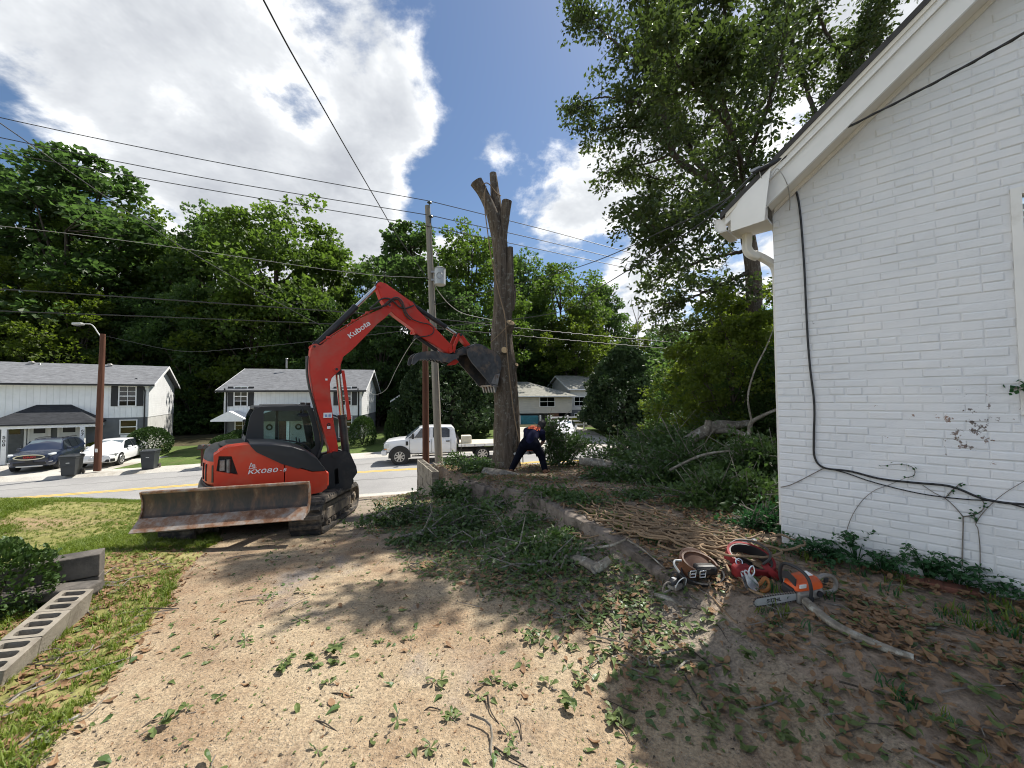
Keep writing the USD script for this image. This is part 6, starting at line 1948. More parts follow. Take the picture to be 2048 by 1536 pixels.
def sedan_extras(c):
    fx = -2.42
    part(c, "grille", rbox(fx - .012, fx + .12, -.72, .72, .26, .44, .04), "trim_black")
    part(c, "upper_grille", rbox(fx + .0, fx + .1, -.5, .5, .56, .61, .02), "trim_black")
    part(c, "emblem", xf(trimesh.creation.torus(.06, .012, major_sections=18, minor_sections=6), frame([fx - .01, 0, .64], [0, 1, 0], [0, 0, 1])), "chrome")
    part(c, "number_plate", bx(fx - .03, fx - .014, -.15, .15, .40, .51), "plate_white")
    for s in (-1, 1):
        part(c, "headlamp", xf(rbox(-.05, .40, -.07, .07, -.035, .035, .03), frame([fx + .16, s * .68, .66], unit([.78, s * .60, .12]), unit([-s * .6, .78, 0]))), "trim_black")
        part(c, "lamp_strip", xf(rbox(-.03, .34, -.072, .05, -.008, .010, .005), frame([fx + .15, s * .69, .655], unit([.78, s * .60, .12]), unit([-s * .6, .78, 0]))), "headlamp")
        part(c, "corner_intake", xf(rbox(-.04, .16, -.10, .10, -.09, .09, .03), frame([fx + .10, s * .76, .38], unit([.8, s * .6, 0]), unit([-s * .6, .8, 0]))), "trim_black")
        part(c, "mirror", rbox(-.72, -.56, s * .96 - .08, s * .96 + .08, .94, 1.05, .04), "car_white")
        part(c, "door_handle", [bx(x, x + .2, s * .918, s * .935, .82, .85) for x in (.1, 1.0)], "chrome")
    panel(c, "windscreen", [(-1.28, -.72, .93), (-1.28, .72, .93), (-.40, .58, 1.365), (-.40, -.58, 1.365)], "car_glass_pale")


sed_st = [(-2.44, .55, .32, .52, .56), (-2.38, .76, .24, .62, .70), (-2.15, .87, .2, .72, .80), (-1.6, .91, .18, .80, .90), (-1.1, .92, .18, .86, .95), (0, .92, .18, .90, .93), (1.2, .92, .2, .93, .95), (1.9, .90, .24, .93, .99), (2.35, .84, .32, .88, .97), (2.44, .74, .45, .75, .8)]
sed_roof = [(-1.34, .93), (-.9, 1.15), (-.38, 1.375), (.1, 1.435), (.7, 1.43), (1.2, 1.35), (1.65, 1.16), (2.0, .97)]
car("parked_car", "white sedan with black grille parked right of the dark blue car", "car", car_frame(229, 918, 24.4, 114.0), "car_white", sed_st, sed_roof, [(-1.48, .34, .22, .91), (1.34, .34, .22, .91)],
    [[(-1.0, .06), (-.46, .80), (.1, .92), (.16, .06)], [(.24, .06), (.2, .92), (.9, .86), (1.2, .62), (1.4, .08)]], (.84, .60), 1.435, SHO(.88, .93), sedan_extras)

# white crew-cab flatbed truck, seen from its left side, nose to the left
simple("flatbed_deck", (.52, .48, .38), .8, .2, 5)
TF = frame([*(sn(-.0, 22.6)), z_road(0.0)], [*SD, 0], [*ND, 0])
tk = thing("flatbed_truck", "white crew-cab flatbed truck parked across the street behind the poles", "truck", mat=TF)
x0 = -2.46
body = [(x0 + .10, .86, .62, 1.16, 1.19), (x0 + .16, .96, .60, 1.20, 1.25), (x0 + .6, .99, .58, 1.26, 1.33), (x0 + 1.25, 1.0, .52, 1.32, 1.39), (x0 + 1.5, 1.0, .48, 1.34, 1.38), (x0 + 2.6, 1.0, .48, 1.34, 1.37), (x0 + 3.85, 1.0, .48, 1.34, 1.37), (x0 + 3.9, .96, .5, 1.30, 1.33)]
part(tk, "body", car_body(body), "car_white", smooth=38)
roofl = [(x0 + 1.18, 1.36), (x0 + 1.55, 1.66), (x0 + 1.88, 1.94), (x0 + 2.1, 2.0), (x0 + 3.0, 2.02), (x0 + 3.66, 1.99), (x0 + 3.80, 1.85), (x0 + 3.88, 1.35)]
gh = []
for x, z in roofl:
    k = np.clip((z - 1.34) / .66, 0, 1)
    wt = .95 - .19 * k
    gh.append(np.array([(x, -.95, 1.28), (x, -wt, z - .06 * k), (x, -wt * .86, z - .01), (x, 0, z + .015), (x, wt * .86, z - .01), (x, wt, z - .06 * k), (x, .95, 1.28)]))
part(tk, "roof", loft(gh), "car_white", smooth=38)
for s in (-1, 1):
    for poly in ([(x0 + 1.62, .08), (x0 + 1.98, .80), (x0 + 2.42, .86), (x0 + 2.42, .08)], [(x0 + 1.3, .06), (x0 + 1.60, .48), (x0 + 1.60, .06)], [(x0 + 2.62, .08), (x0 + 2.62, .86), (x0 + 3.35, .86), (x0 + 3.52, .70), (x0 + 3.52, .08)]):
        pts = np.array([(x, s * (.95 - .19 * t * .98 + .012), 1.34 + .66 * t) for x, t in poly])
        k = len(pts)
        V = np.vstack([pts, pts - [0, s * .03, 0], pts.mean(0)[None]])
        Fc = [(k * 2, i, (i + 1) % k) for i in range(k)] + [(i, i + k, (i + 1) % k + k) for i in range(k)] + [(i, (i + 1) % k + k, (i + 1) % k) for i in range(k)]
        part(tk, "side_window", trimesh.Trimesh(V, Fc, process=False), "car_glass")
    part(tk, "door_seam", [bx(x, x + .018, s * 1.0 - .004, s * 1.0 + .003, .60, 1.3) for x in (x0 + 1.38, x0 + 2.52, x0 + 3.58)], "trim_black")
    part(tk, "door_handle", [rbox(x, x + .2, s * 1.005 - .02, s * 1.005 + .02, 1.15, 1.21, .01) for x in (x0 + 2.25, x0 + 3.32)], "trim_black")
    part(tk, "fender_vent", bx(x0 + 1.18, x0 + 1.30, s * 1.0 - .008, s * 1.0 + .006, 1.0, 1.22), "trim_black")
    part(tk, "fender_flare", side_plate(Polygon([(x0 + .86 + .58 * math.cos(a), .42 + .58 * math.sin(a)) for a in np.linspace(-.15, PI + .15, 18)]).difference(Point(x0 + .86, .42).buffer(.47)), s * 1.0 - (.02 if s > 0 else .04), s * 1.0 + (.04 if s > 0 else .02), .01), "trim_black")
    part(tk, "mirror", [rbox(x0 + 1.50, x0 + 1.62, s * 1.16 - .1, s * 1.16 + .1, 1.36, 1.64, .04), bx(x0 + 1.54, x0 + 1.58, s * .92, s * 1.1, 1.40, 1.44)], "trim_black")
    part(tk, "headlamp", rbox(x0 + .05, x0 + .34, s * .84 - .13, s * .84 + .13, .86, 1.12, .04), "headlamp")
    part(tk, "marker_lamp", bx(x0 + .07, x0 + .2, s * .985 - .01, s * .985 + .01, .80, .85), "amber")
    part(tk, "running_board", bx(x0 + 1.5, x0 + 3.7, s * .98 - .08, s * .98 + .08, .40, .45), "trim_black")
    part(tk, "wheel_arch", cyl((x0 + .86, s * .72, .42), (x0 + .86, s * 1.004, .42), .48, 28), "trim_black")
    wheel(tk, x0 + .86, s * .86, .40, .40, .25, s, spokes=8)
    for yy in (.62, .88):
        wheel(tk, x0 + 5.35, s * yy, .40, .40, .22, s, spokes=8)
panel(tk, "windscreen", [(x0 + 1.17, -.82, 1.39), (x0 + 1.17, .82, 1.39), (x0 + 1.87, .70, 1.955), (x0 + 1.87, -.70, 1.955)], "car_glass_pale")
part(tk, "grille", rbox(x0 + .02, x0 + .12, -.68, .68, .82, 1.14, .03), "trim_black")
part(tk, "grille_bar", [bx(x0 + .0, x0 + .02, -.66, .66, .9 + i * .09, .93 + i * .09) for i in range(3)], "alloy")
part(tk, "bumper", rbox(x0 - .08, x0 + .2, -1.0, 1.0, .50, .76, .05), "car_white")
part(tk, "bumper_insert", rbox(x0 - .09, x0, -.55, .55, .54, .66, .02), "trim_black")
part(tk, "chassis", [bx(x0 + .4, x0 + 7.2, s * .4 - .05, s * .4 + .05, .48, .64) for s in (-1, 1)] + [bx(x0 + 5.3, x0 + 5.4, -.9, .9, .35, .45)], "trim_black")
part(tk, "headboard", [bx(x0 + 4.0, x0 + 4.06, -1.0, 1.0, .9, 1.02)] + [bx(x0 + 4.0, x0 + 4.05, y - .03, y + .03, 1.02, 1.34) for y in np.linspace(-.95, .95, 7)], "trim_black")
part(tk, "deck", bx(x0 + 4.0, x0 + 7.3, -1.12, 1.12, .90, 1.0), "flatbed_deck")
part(tk, "deck_edge", [bx(x0 + 4.0, x0 + 7.3, s * 1.14 - .018, s * 1.14 + .018, .86, 1.0) for s in (-1, 1)], "car_white")
part(tk, "stake_pocket", [bx(x, x + .08, s * 1.175 - .014, s * 1.175 + .014, .88, .98) for x in np.arange(x0 + 4.3, x0 + 7.2, .55) for s in (-1, 1)], "alloy")
part(tk, "toolbox", [rbox(x0 + 4.2, x0 + 4.75, -.9, -.2, 1.002, 1.42, .03)], "flatbed_deck")
# pale car in the far drive
pc_st = sed_st
c_ = car("parked_car", "pale silver car half hidden by cut boughs in the far drive", "car", car_frame(1128, 884, 30.0, 78.0), "car_white", sed_st, sed_roof, [(-1.48, .34, .22, .91), (1.34, .34, .22, .91)],
         [[(-1.0, .06), (-.46, .80), (.1, .92), (.16, .06)], [(.24, .06), (.2, .92), (.9, .86), (1.2, .62), (1.4, .08)]], (.84, .60), 1.435, SHO(.88, .93), sedan_extras)

# ------------------------------------------------------------------ the tree being felled
def bark_tube(path, seed, n=44, ridge=.10, lump=.10, caps=True):
    """Trunk or stub: path of (x, y, z, r); furrowed bark as real relief."""
    Q = np.asarray(path, float)
    k = max(14, int(np.linalg.norm(np.diff(Q[:, :3], axis=0), axis=1).sum() / .05))
    t = np.linspace(0, 1, len(Q))
    tt = np.linspace(0, 1, k)
    c = curve(Q, 300)
    ci = np.linspace(0, len(c) - 1, k).astype(int)
    C, R = c[ci][:, :3], c[ci][:, 3]
    T = np.gradient(C, axis=0)
    T /= np.linalg.norm(T, axis=1, keepdims=True)
    u = unit(np.cross(T[0], [0, 1.0, 0]))
    a = np.arange(n) / n * 2 * PI
    L = np.r_[0, np.cumsum(np.linalg.norm(np.diff(C, axis=0), axis=1))]
    rings = []
    for i in range(k):
        u = unit(u - T[i] * (u @ T[i]))
        w = np.cross(T[i], u)
        f = meshkit.fbm(np.column_stack([np.cos(a) * 7, np.sin(a) * 7, np.full(n, L[i] * 1.6)]), 3, seed) - .5
        g = meshkit.fbm(np.column_stack([np.cos(a) * 1.3, np.sin(a) * 1.3, np.full(n, L[i] * 1.1)]), 2, seed + 9) - .5
        rr = R[i] * (1 + ridge * f * 2 + lump * g * 2)
        rings.append(C[i] + (np.cos(a) * rr)[:, None] * u + (np.sin(a) * rr)[:, None] * w)
    return loft(rings, caps=caps), rings


def pxr(pts):
    """(px, py, y, radius in survey pixels) -> (x, y, z, r)."""
    return [(*at(px, py, y), r / 770.0 * y) for px, py, y, r in pts]


ft = thing("cut_tree", "tall bare trunk with its limbs lopped to stubs, being felled", "tree")
m, _ = bark_tube(pxr([(1011, 948, 10.3, 38), (1012, 930, 10.3, 30), (1013, 900, 10.3, 26.5), (1013, 820, 10.3, 25), (1009, 745, 10.3, 23.5), (1004, 690, 10.3, 22), (1003, 650, 10.3, 20), (1003, 625, 10.3, 16.5), (1003, 580, 10.3, 15.2), (1002, 520, 10.3, 14.8), (999, 480, 10.3, 15), (997, 455, 10.3, 11)]), 21, 64, .11, .07)
part(ft, "trunk", m, "bark_oak", smooth=50)
for nm, pts, sd in (("stub", [(1000, 500, 10.3, 13), (992, 455, 10.25, 13), (980, 415, 10.2, 11.5), (965, 385, 10.15, 11), (952, 364, 10.1, 13)], 22), ("stub", [(1000, 490, 10.35, 12), (996, 440, 10.35, 11), (991, 395, 10.35, 9.5), (988, 365, 10.35, 8), (986, 347, 10.35, 7)], 23),
                    ("stub", [(1003, 490, 10.28, 10), (1007, 455, 10.25, 9), (1011, 425, 10.2, 9.5), (1014, 403, 10.2, 10)], 24), ("stub", [(1013, 650, 10.25, 9), (1018, 590, 10.25, 9), (1020, 530, 10.25, 7.5), (1020, 495, 10.25, 6)], 25),
                    ("stub", [(1008, 668, 10.2, 14), (1017, 655, 10.08, 11), (1021, 645, 9.98, 9)], 26), ("stub", [(1004, 706, 10.2, 12), (1008, 702, 10.0, 8), (1009, 700, 9.93, 7)], 27), ("stub", [(1020, 738, 10.3, 9), (1030, 732, 10.25, 6), (1033, 729, 10.2, 4)], 28),
                    ("stub", [(1022, 620, 10.3, 6), (1027, 595, 10.3, 5), (1027, 570, 10.3, 4)], 29)):
    m, rg = bark_tube(pxr(pts), sd, 26, .10, .10)
    s_ = part(ft, nm, m, "bark_oak", smooth=50)
    P = np.array(rg[-1])
    c = P.mean(0)
    ax = unit(c - np.array(rg[-3]).mean(0))
    disc = trimesh.Trimesh(np.vstack([c + (P - c) * .93 + ax * .004, c[None] + ax * .008]), [(i, (i + 1) % len(P), len(P)) for i in range(len(P))], process=False)
    part(ft, "saw_cut", disc, "cut_wood")
simple("rope_tan", (.225, .155, .092), .9, .35, 60)
simple("rope_dark", (.10, .08, .06), .9, .35, 60)
rp_ = thing("tree_rope", "tan rope tied to the trunk's left stub and hanging down the trunk", "rope")
part(rp_, "line", tube(curve([at(972, 372, 9.98), at(968, 400, 9.95), at(976, 470, 9.9), at(981, 505, 9.92), at(988, 540, 9.96), at(999, 590, 9.98), at(1010, 635, 9.9), at(1014, 700, 9.88), at(1022, 780, 9.85), at(1032, 850, 9.8), at(1044, 905, 9.75), at(1046, 925, 9.7)], 90), .014, 7), "rope_tan", smooth=True)
part(rp_, "loop", tube(curve([at(962, 372, 10.02), at(972, 366, 9.95), at(980, 370, 10.0), at(992, 385, 10.15), at(1002, 392, 10.2)], 30), .013, 6), "rope_tan", smooth=True)
part(rp_, "tie", tube(curve([at(982, 684, 10.0), at(995, 672, 9.95), at(1012, 655, 9.9), at(1024, 640, 9.95)], 20), .010, 6), "rope_tan", smooth=True)

# ------------------------------------------------------------------ the big oak beside the white house, and the small trees under it
oak = thing("oak_tree", "big leafy oak overhanging the white house, its limbs dark against bright cloud", "tree")
LIMBS = {
    "trunk": ([(1512, 895, 10.2), (1510, 700, 10.1), (1507, 560, 10), (1497, 480, 9.95), (1486, 430, 9.9)], .27, .20),
    "a": ([(1486, 430, 9.9), (1440, 378, 9.7), (1380, 338, 9.5), (1347, 306, 9.4), (1331, 240, 9.3), (1318, 150, 9.2), (1300, 60, 9.1), (1285, -60, 9)], .14, .03),
    "b": ([(1478, 420, 9.9), (1428, 355, 9.9), (1388, 318, 10), (1374, 280, 10.1), (1350, 230, 10.2), (1333, 170, 10.3), (1326, 90, 10.4), (1345, -20, 10.5)], .12, .03),
    "c": ([(1490, 440, 10), (1560, 360, 10.2), (1640, 260, 10.4), (1705, 150, 10.6), (1740, 60, 10.8), (1770, -60, 11)], .16, .04),
    "d": ([(1640, 260, 10.4), (1605, 150, 10.8), (1575, 40, 11), (1560, -80, 11.2)], .08, .02),
    "e": ([(1705, 150, 10.6), (1650, 60, 10.1), (1610, -50, 9.8)], .07, .02),
    "f": ([(1505, 540, 10), (1450, 565, 9.6), (1390, 592, 9.3), (1330, 610, 9.1)], .07, .015),
    "g": ([(1500, 500, 10), (1440, 512, 10.3), (1380, 530, 10.5), (1300, 565, 10.7)], .07, .015),
    "h": ([(1347, 306, 9.4), (1290, 328, 9.9), (1215, 338, 10.3)], .045, .012),
    "i": ([(1331, 240, 9.3), (1265, 205, 9.8), (1195, 195, 10.3), (1150, 222, 10.5)], .05, .012),
    "j": ([(1318, 150, 9.2), (1250, 100, 9.7), (1195, 55, 10.2), (1165, 20, 10.4)], .05, .012),
    "k": ([(1440, 378, 9.7), (1395, 425, 9.4), (1330, 432, 9.1), (1265, 420, 8.9)], .05, .012),
    "l": ([(1488, 440, 9.9), (1462, 300, 9.8), (1447, 190, 9.8), (1450, 60, 9.8), (1440, -60, 9.8)], .10, .03),
    "m": ([(1462, 300, 9.8), (1505, 170, 9.9), (1525, 50, 10)], .06, .015),
    "n": ([(1347, 306, 9.4), (1300, 260, 9.8), (1240, 255, 10.1), (1180, 262, 10.3)], .04, .012),
    "o": ([(1510, 600, 10), (1460, 640, 10.2), (1400, 660, 10.4), (1330, 660, 10.6)], .06, .015),
    "p": ([(1318, 150, 9.2), (1350, 60, 9.4), (1400, -20, 9.6)], .05, .012),
    "r": ([(1486, 430, 9.9), (1486, 350, 7.6), (1462, 260, 6.5), (1440, 170, 6.1), (1425, 110, 6.0)], .08, .02),
    "s": ([(1486, 350, 7.6), (1530, 225, 6.7), (1556, 140, 6.4), (1575, 60, 6.3)], .06, .015),
    "t": ([(1462, 260, 6.5), (1405, 190, 6.3), (1350, 120, 6.2), (1325, 60, 6.2)], .045, .012),
    "u": ([(1486, 400, 8.6), (1420, 420, 7.2), (1360, 440, 6.5), (1310, 470, 6.2)], .045, .012),
    "q": ([(1440, 378, 9.7), (1400, 390, 10.3), (1350, 370, 10.8), (1270, 345, 11.1)], .05, .012),
}
rng = np.random.default_rng(91)
twigs, LC, LA = [], [], []
for key, (pts, r0, r1) in LIMBS.items():
    c = curve([at(px_, py_, y_ * 1.26) for px_, py_, y_ in pts], 40)
    if key == "trunk":
        m, _ = bark_tube([(*p, r) for p, r in zip(c[::4], np.linspace(r0, r1, len(c[::4])))], 61, 30, .08, .08)
        part(oak, "trunk", m, "bark_oak", smooth=50)
        continue
    part(oak, "limb", tube(c + rng.normal(0, .012, c.shape), np.linspace(r0, r1, len(c)), 9, seed=3, rough=.08), "bark_wood", smooth=True)
    L = np.linalg.norm(np.diff(c, axis=0), axis=1).sum()
    start = .35 if key in "abc" else .12
    for _ in range(int(L * (11 if key in "cde" else 9 if key in "rstu" else 10))):
        t = rng.uniform(start, 1) if rng.uniform() < .8 else rng.uniform(.7, 1)
        i = min(int(t * (len(c) - 1)), len(c) - 2)
        p0 = c[i] + (c[i + 1] - c[i]) * rng.uniform()
        d = unit(c[i + 1] - c[i]) * .5 + rng.normal(0, .8, 3) + np.array([-.15, 0, .05])
        d = unit(d)
        ln = rng.uniform(.35, 1.15) * (1.15 - .4 * t)
        p1 = p0 + d * ln * .6 + rng.normal(0, .05, 3)
        p2 = p0 + d * ln + np.array([0, 0, -.12 * ln]) + rng.normal(0, .07, 3)
        twigs.append(tube([p0, p1, p2], [.013, .009, .004], 4, False))
        for q, w in ((p1, .5), (p2, 1.0), (p2 + rng.normal(0, .16, 3), .8), ((p1 + p2) / 2 + rng.normal(0, .10, 3), .7)):
            k = int(rng.uniform(8, 24) * w)
            o = rng.normal(0, 1, (k, 3)) * np.array([.15, .15, .075])
            LC.append(q + o)
            LA.append(o * 5 + d * .5 + np.array([0, 0, -.25]))
part(oak, "twigs", twigs, "bark_wood", kind="stuff")
LC, LA = np.vstack(LC), np.vstack(LA)
LA /= np.linalg.norm(LA, axis=1, keepdims=True)
part(oak, "crown", leaves(LC, LA, .15, rng, up=.35, slim=.27), "leaf_oak", kind="stuff")

for px, py, d, k, wf, lab in ((1500, 585, 13.5, 5, 1.05, "leafy understorey tree just left of the white house corner"), (1425, 640, 15.5, 3, 1.1, "layered understorey tree left of the one at the house corner"), (1372, 700, 18, 5, 1.0, "low understorey tree at the left end of the dark trees by the house"),
                              (1585, 600, 12.5, 3, 1.0, "understorey tree mostly hidden behind the white house"), (1490, 700, 12.0, 3, 1.2, "low dark understorey tree behind the fallen limbs"), (1462, 600, 9.6, 5, .95, "drooping leafy understorey tree in front of the oak's trunk"), (1545, 690, 9.0, 3, 1.1, "bushy understorey tree tucked against the back of the white house corner")):
    base, hh = stand(px, py, d)
    copy_of(WOOD[k], "understorey_tree", lab, "tree", None, base, px * 3.0, (hh * wf, hh * wf, hh))
dt = thing("dead_tree", "bare dead treetop against cloud above the right evergreens", "tree")
b_ = at(1277, 700, 42)
for pts in ([(1277, 720, 42), (1276, 640, 42), (1279, 575, 42)], [(1276, 650, 42), (1265, 615, 42), (1262, 595, 42)], [(1276, 640, 42), (1290, 610, 42), (1292, 590, 42)], [(1277, 665, 42), (1292, 640, 42), (1300, 628, 42)], [(1277, 615, 42), (1270, 590, 42)]):
    part(dt, "branch", tube(curve([at(*p) for p in pts], 10), np.linspace(.055, .016, len(curve([at(*p) for p in pts], 10))), 5), "bark_limb")
part(dt, "trunk", tube([[b_[0], b_[1], tz(b_[0], b_[1])], b_], [.25, .1], 7), "bark_limb")

# ------------------------------------------------------------------ the man with the chainsaw
simple("shirt_navy", (.012, .013, .035), .95, .4, 14, spec=.08, bump=.012, bscale=9)
simple("trouser_dark", (.006, .007, .013), .95, .5, 14, spec=.05, bump=.012, bscale=9)
simple("skin", (.20, .10, .065), .55, .1, 12)
simple("hair_black", (.010, .009, .009), .7, .3, 30)
simple("print_orange", (.75, .13, .04), .8, .1, 20)
simple("boot_brown", (.13, .06, .03), .8, .3, 14)
simple("saw_orange", (.66, .10, .02), .45, .1, 6, dirt=(.2, .09, .05), dirt_at=(.55, .75))
simple("saw_grey", (.23, .215, .195), .5, .15, 8, dirt=(.14, .11, .08), dirt_at=(.5, .7))
simple("bar_steel", (.52, .53, .53), .35, .12, 8, metallic=.5)
WD = 9.25
man = thing("person", "man in navy shirt and dark trousers bending to saw the trunk's foot", "person")
P_ = lambda px, py, d: at(px, py, d)
hipL, hipR = P_(1049, 890, 9.25), P_(1070, 890, 9.22)
kneeL, kneeR = P_(1037, 912, 9.34), P_(1083, 912, 9.30)
ankL, ankR = P_(1023, 939, 9.30), P_(1090, 940, 9.22)
toeL, toeR = P_(1016, 946, 9.38), P_(1097, 945, 9.32)
heelL, heelR = P_(1023, 946, 9.24), P_(1090, 946, 9.17)
waist, chest = P_(1061, 880, 9.35), P_(1066, 866, 9.58)
shL, shR = P_(1054, 862, 9.66), P_(1083, 865, 9.60)
neck, head = P_(1076, 858, 9.72), P_(1083, 850, 9.80)
elL, elR = P_(1051, 882, 9.80), P_(1087, 882, 9.74)
haL, haR = P_(1060, 896, 9.86), P_(1074, 899, 9.78)
hd_dir = unit(head - neck)
legs = [[(hipL, .105), (kneeL, .068), (ankL, .045)], [(hipR, .105), (kneeR, .068), (ankR, .045)]]
torso = [[(waist, .145), (chest, .155)], [(waist + [-.05, 0, 0], .12), (hipL, .12)], [(waist + [.05, 0, 0], .12), (hipR, .12)], [(hipL, .115), (hipR, .115)], [(chest, .15), (shL, .075)], [(chest, .15), (shR, .075)], [(shL, .075), (shR, .075)]]
arms = [[(shL, .062), (elL, .045), (haL, .030)], [(shR, .062), (elR, .045), (haR, .030)]]
headc = [[(chest, .07), (neck, .055), (head, .085)], [(head, .092), (head + hd_dir * .05 + [0, .01, .01], .085)], [(head + [0, .06, -.02], .06), (head + [0, .075, -.06], .045)], [(head + [0, .092, -.02], .018), (head + [0, .105, -.035], .014)]]
hands = []
for h_, el, s in ((haL, elL, 1), (haR, elR, -1)):
    d = unit(h_ - el)
    side = unit(np.cross(d, [0, 0, 1.0]))
    palm = h_ + d * .05
    hands.append([(h_, .028), (palm, .034)])
    nrm = unit(np.cross(side, d))
    for k, ln in zip((-1.5, -.5, .5, 1.5), (.06, .072, .068, .052)):
        b0 = palm + side * k * .019 + d * .02
        b1 = b0 + d * ln * .5 + nrm * .012
        b2 = b1 + d * ln * .15 - nrm * ln * .45
        hands.append([(b0, .0095), (b1, .0088), (b2, .0075)])
    t0 = h_ + d * .025 + side * s * .03
    hands.append([(t0, .011), (t0 + side * s * .028 + d * .018, .010), (t0 + side * s * .032 + d * .045, .0085)])
feet = [[(ankL, .045), (heelL + [0, 0, .03], .042), (toeL + [0, 0, .028], .034)], [(ankR, .045), (heelR + [0, 0, .03], .042), (toeR + [0, 0, .028], .034)]]
body_ = blob_hull(torso + legs + arms + headc + feet + hands, .022, 5)
part(man, "body", body_, "skin", smooth=True)
grow = lambda chains, g: [[(p, r + g) for p, r in ch] for ch in chains]
part(man, "trousers", blob_hull(grow(legs, .022) + grow([torso[1], torso[2], torso[3]], .014), .025, 5), "trouser_dark", smooth=True)
sleeve = [[(shL, .080), (shL + (elL - shL) * .72, .068)], [(shR, .080), (shR + (elR - shR) * .72, .068)]]
hem = [[(waist, .165), (waist + (hipL + hipR - 2 * waist) * .3, .168)]]
part(man, "shirt", blob_hull(grow([torso[0], torso[4], torso[5], torso[6]], .022) + sleeve + hem, .025, 5), "shirt_navy", smooth=True)
part(man, "boots", blob_hull(grow(feet, .012), .02, 4), "boot_brown", smooth=True)
part(man, "hair", blob_hull([[(head + [0, -.012, .015], .100), (head + hd_dir * .06 + [0, 0, .012], .088)], [(head + [0, -.05, -.03], .07), (head + [0, -.03, 0], .085)]], .02, 4), "hair_black", smooth=True)
ears = [trimesh.creation.icosphere(1, .02).apply_translation(head + [s * .098, .01, -.02]) for s in (-1, 1)]
part(man, "ear", ears[0], "skin")
part(man, "ear", ears[1], "skin")
for s in (-1, 1):
    part(man, "eye", trimesh.creation.icosphere(1, .011).apply_translation(head + [s * .033, .098, .0]), "decal_white")
# orange print across the shoulders: rows of ragged marks on the cloth
bn = unit(np.cross(shR - shL, chest - waist))
if bn[1] > 0:
    bn = -bn
bu, bv = unit(shR - shL), unit(np.cross(bn, unit(shR - shL)))
if bv[2] < 0:
    bv = -bv
shirt_mesh = blob_hull(grow([torso[0], torso[4], torso[5], torso[6]], .022) + sleeve + hem, .025, 5)
pr_ = []
g_ = np.random.default_rng(6)
for row, (o, hh, w) in enumerate(((.10, .04, .17), (.05, .046, .26), (-.005, .046, .28), (-.058, .04, .20))):
    x = -w / 2
    while x < w / 2:
        ww = g_.uniform(.018, .04)
        c = (shL + shR) / 2 * .55 + chest * .45 + bu * (x + ww / 2) + bv * (o - .02) + bn * .5
        hit, _, _ = shirt_mesh.ray.intersects_location([c], [-bn])
        if len(hit):
            q = hit[np.argmin(np.linalg.norm(hit - c, axis=1))]
            pr_.append(xf(trimesh.creation.box([ww, hh * g_.uniform(.8, 1), .012]), frame(q, bu, bv)))
        x += ww + .010
if pr_:
    part(man, "shirt_print", pr_, "print_orange")


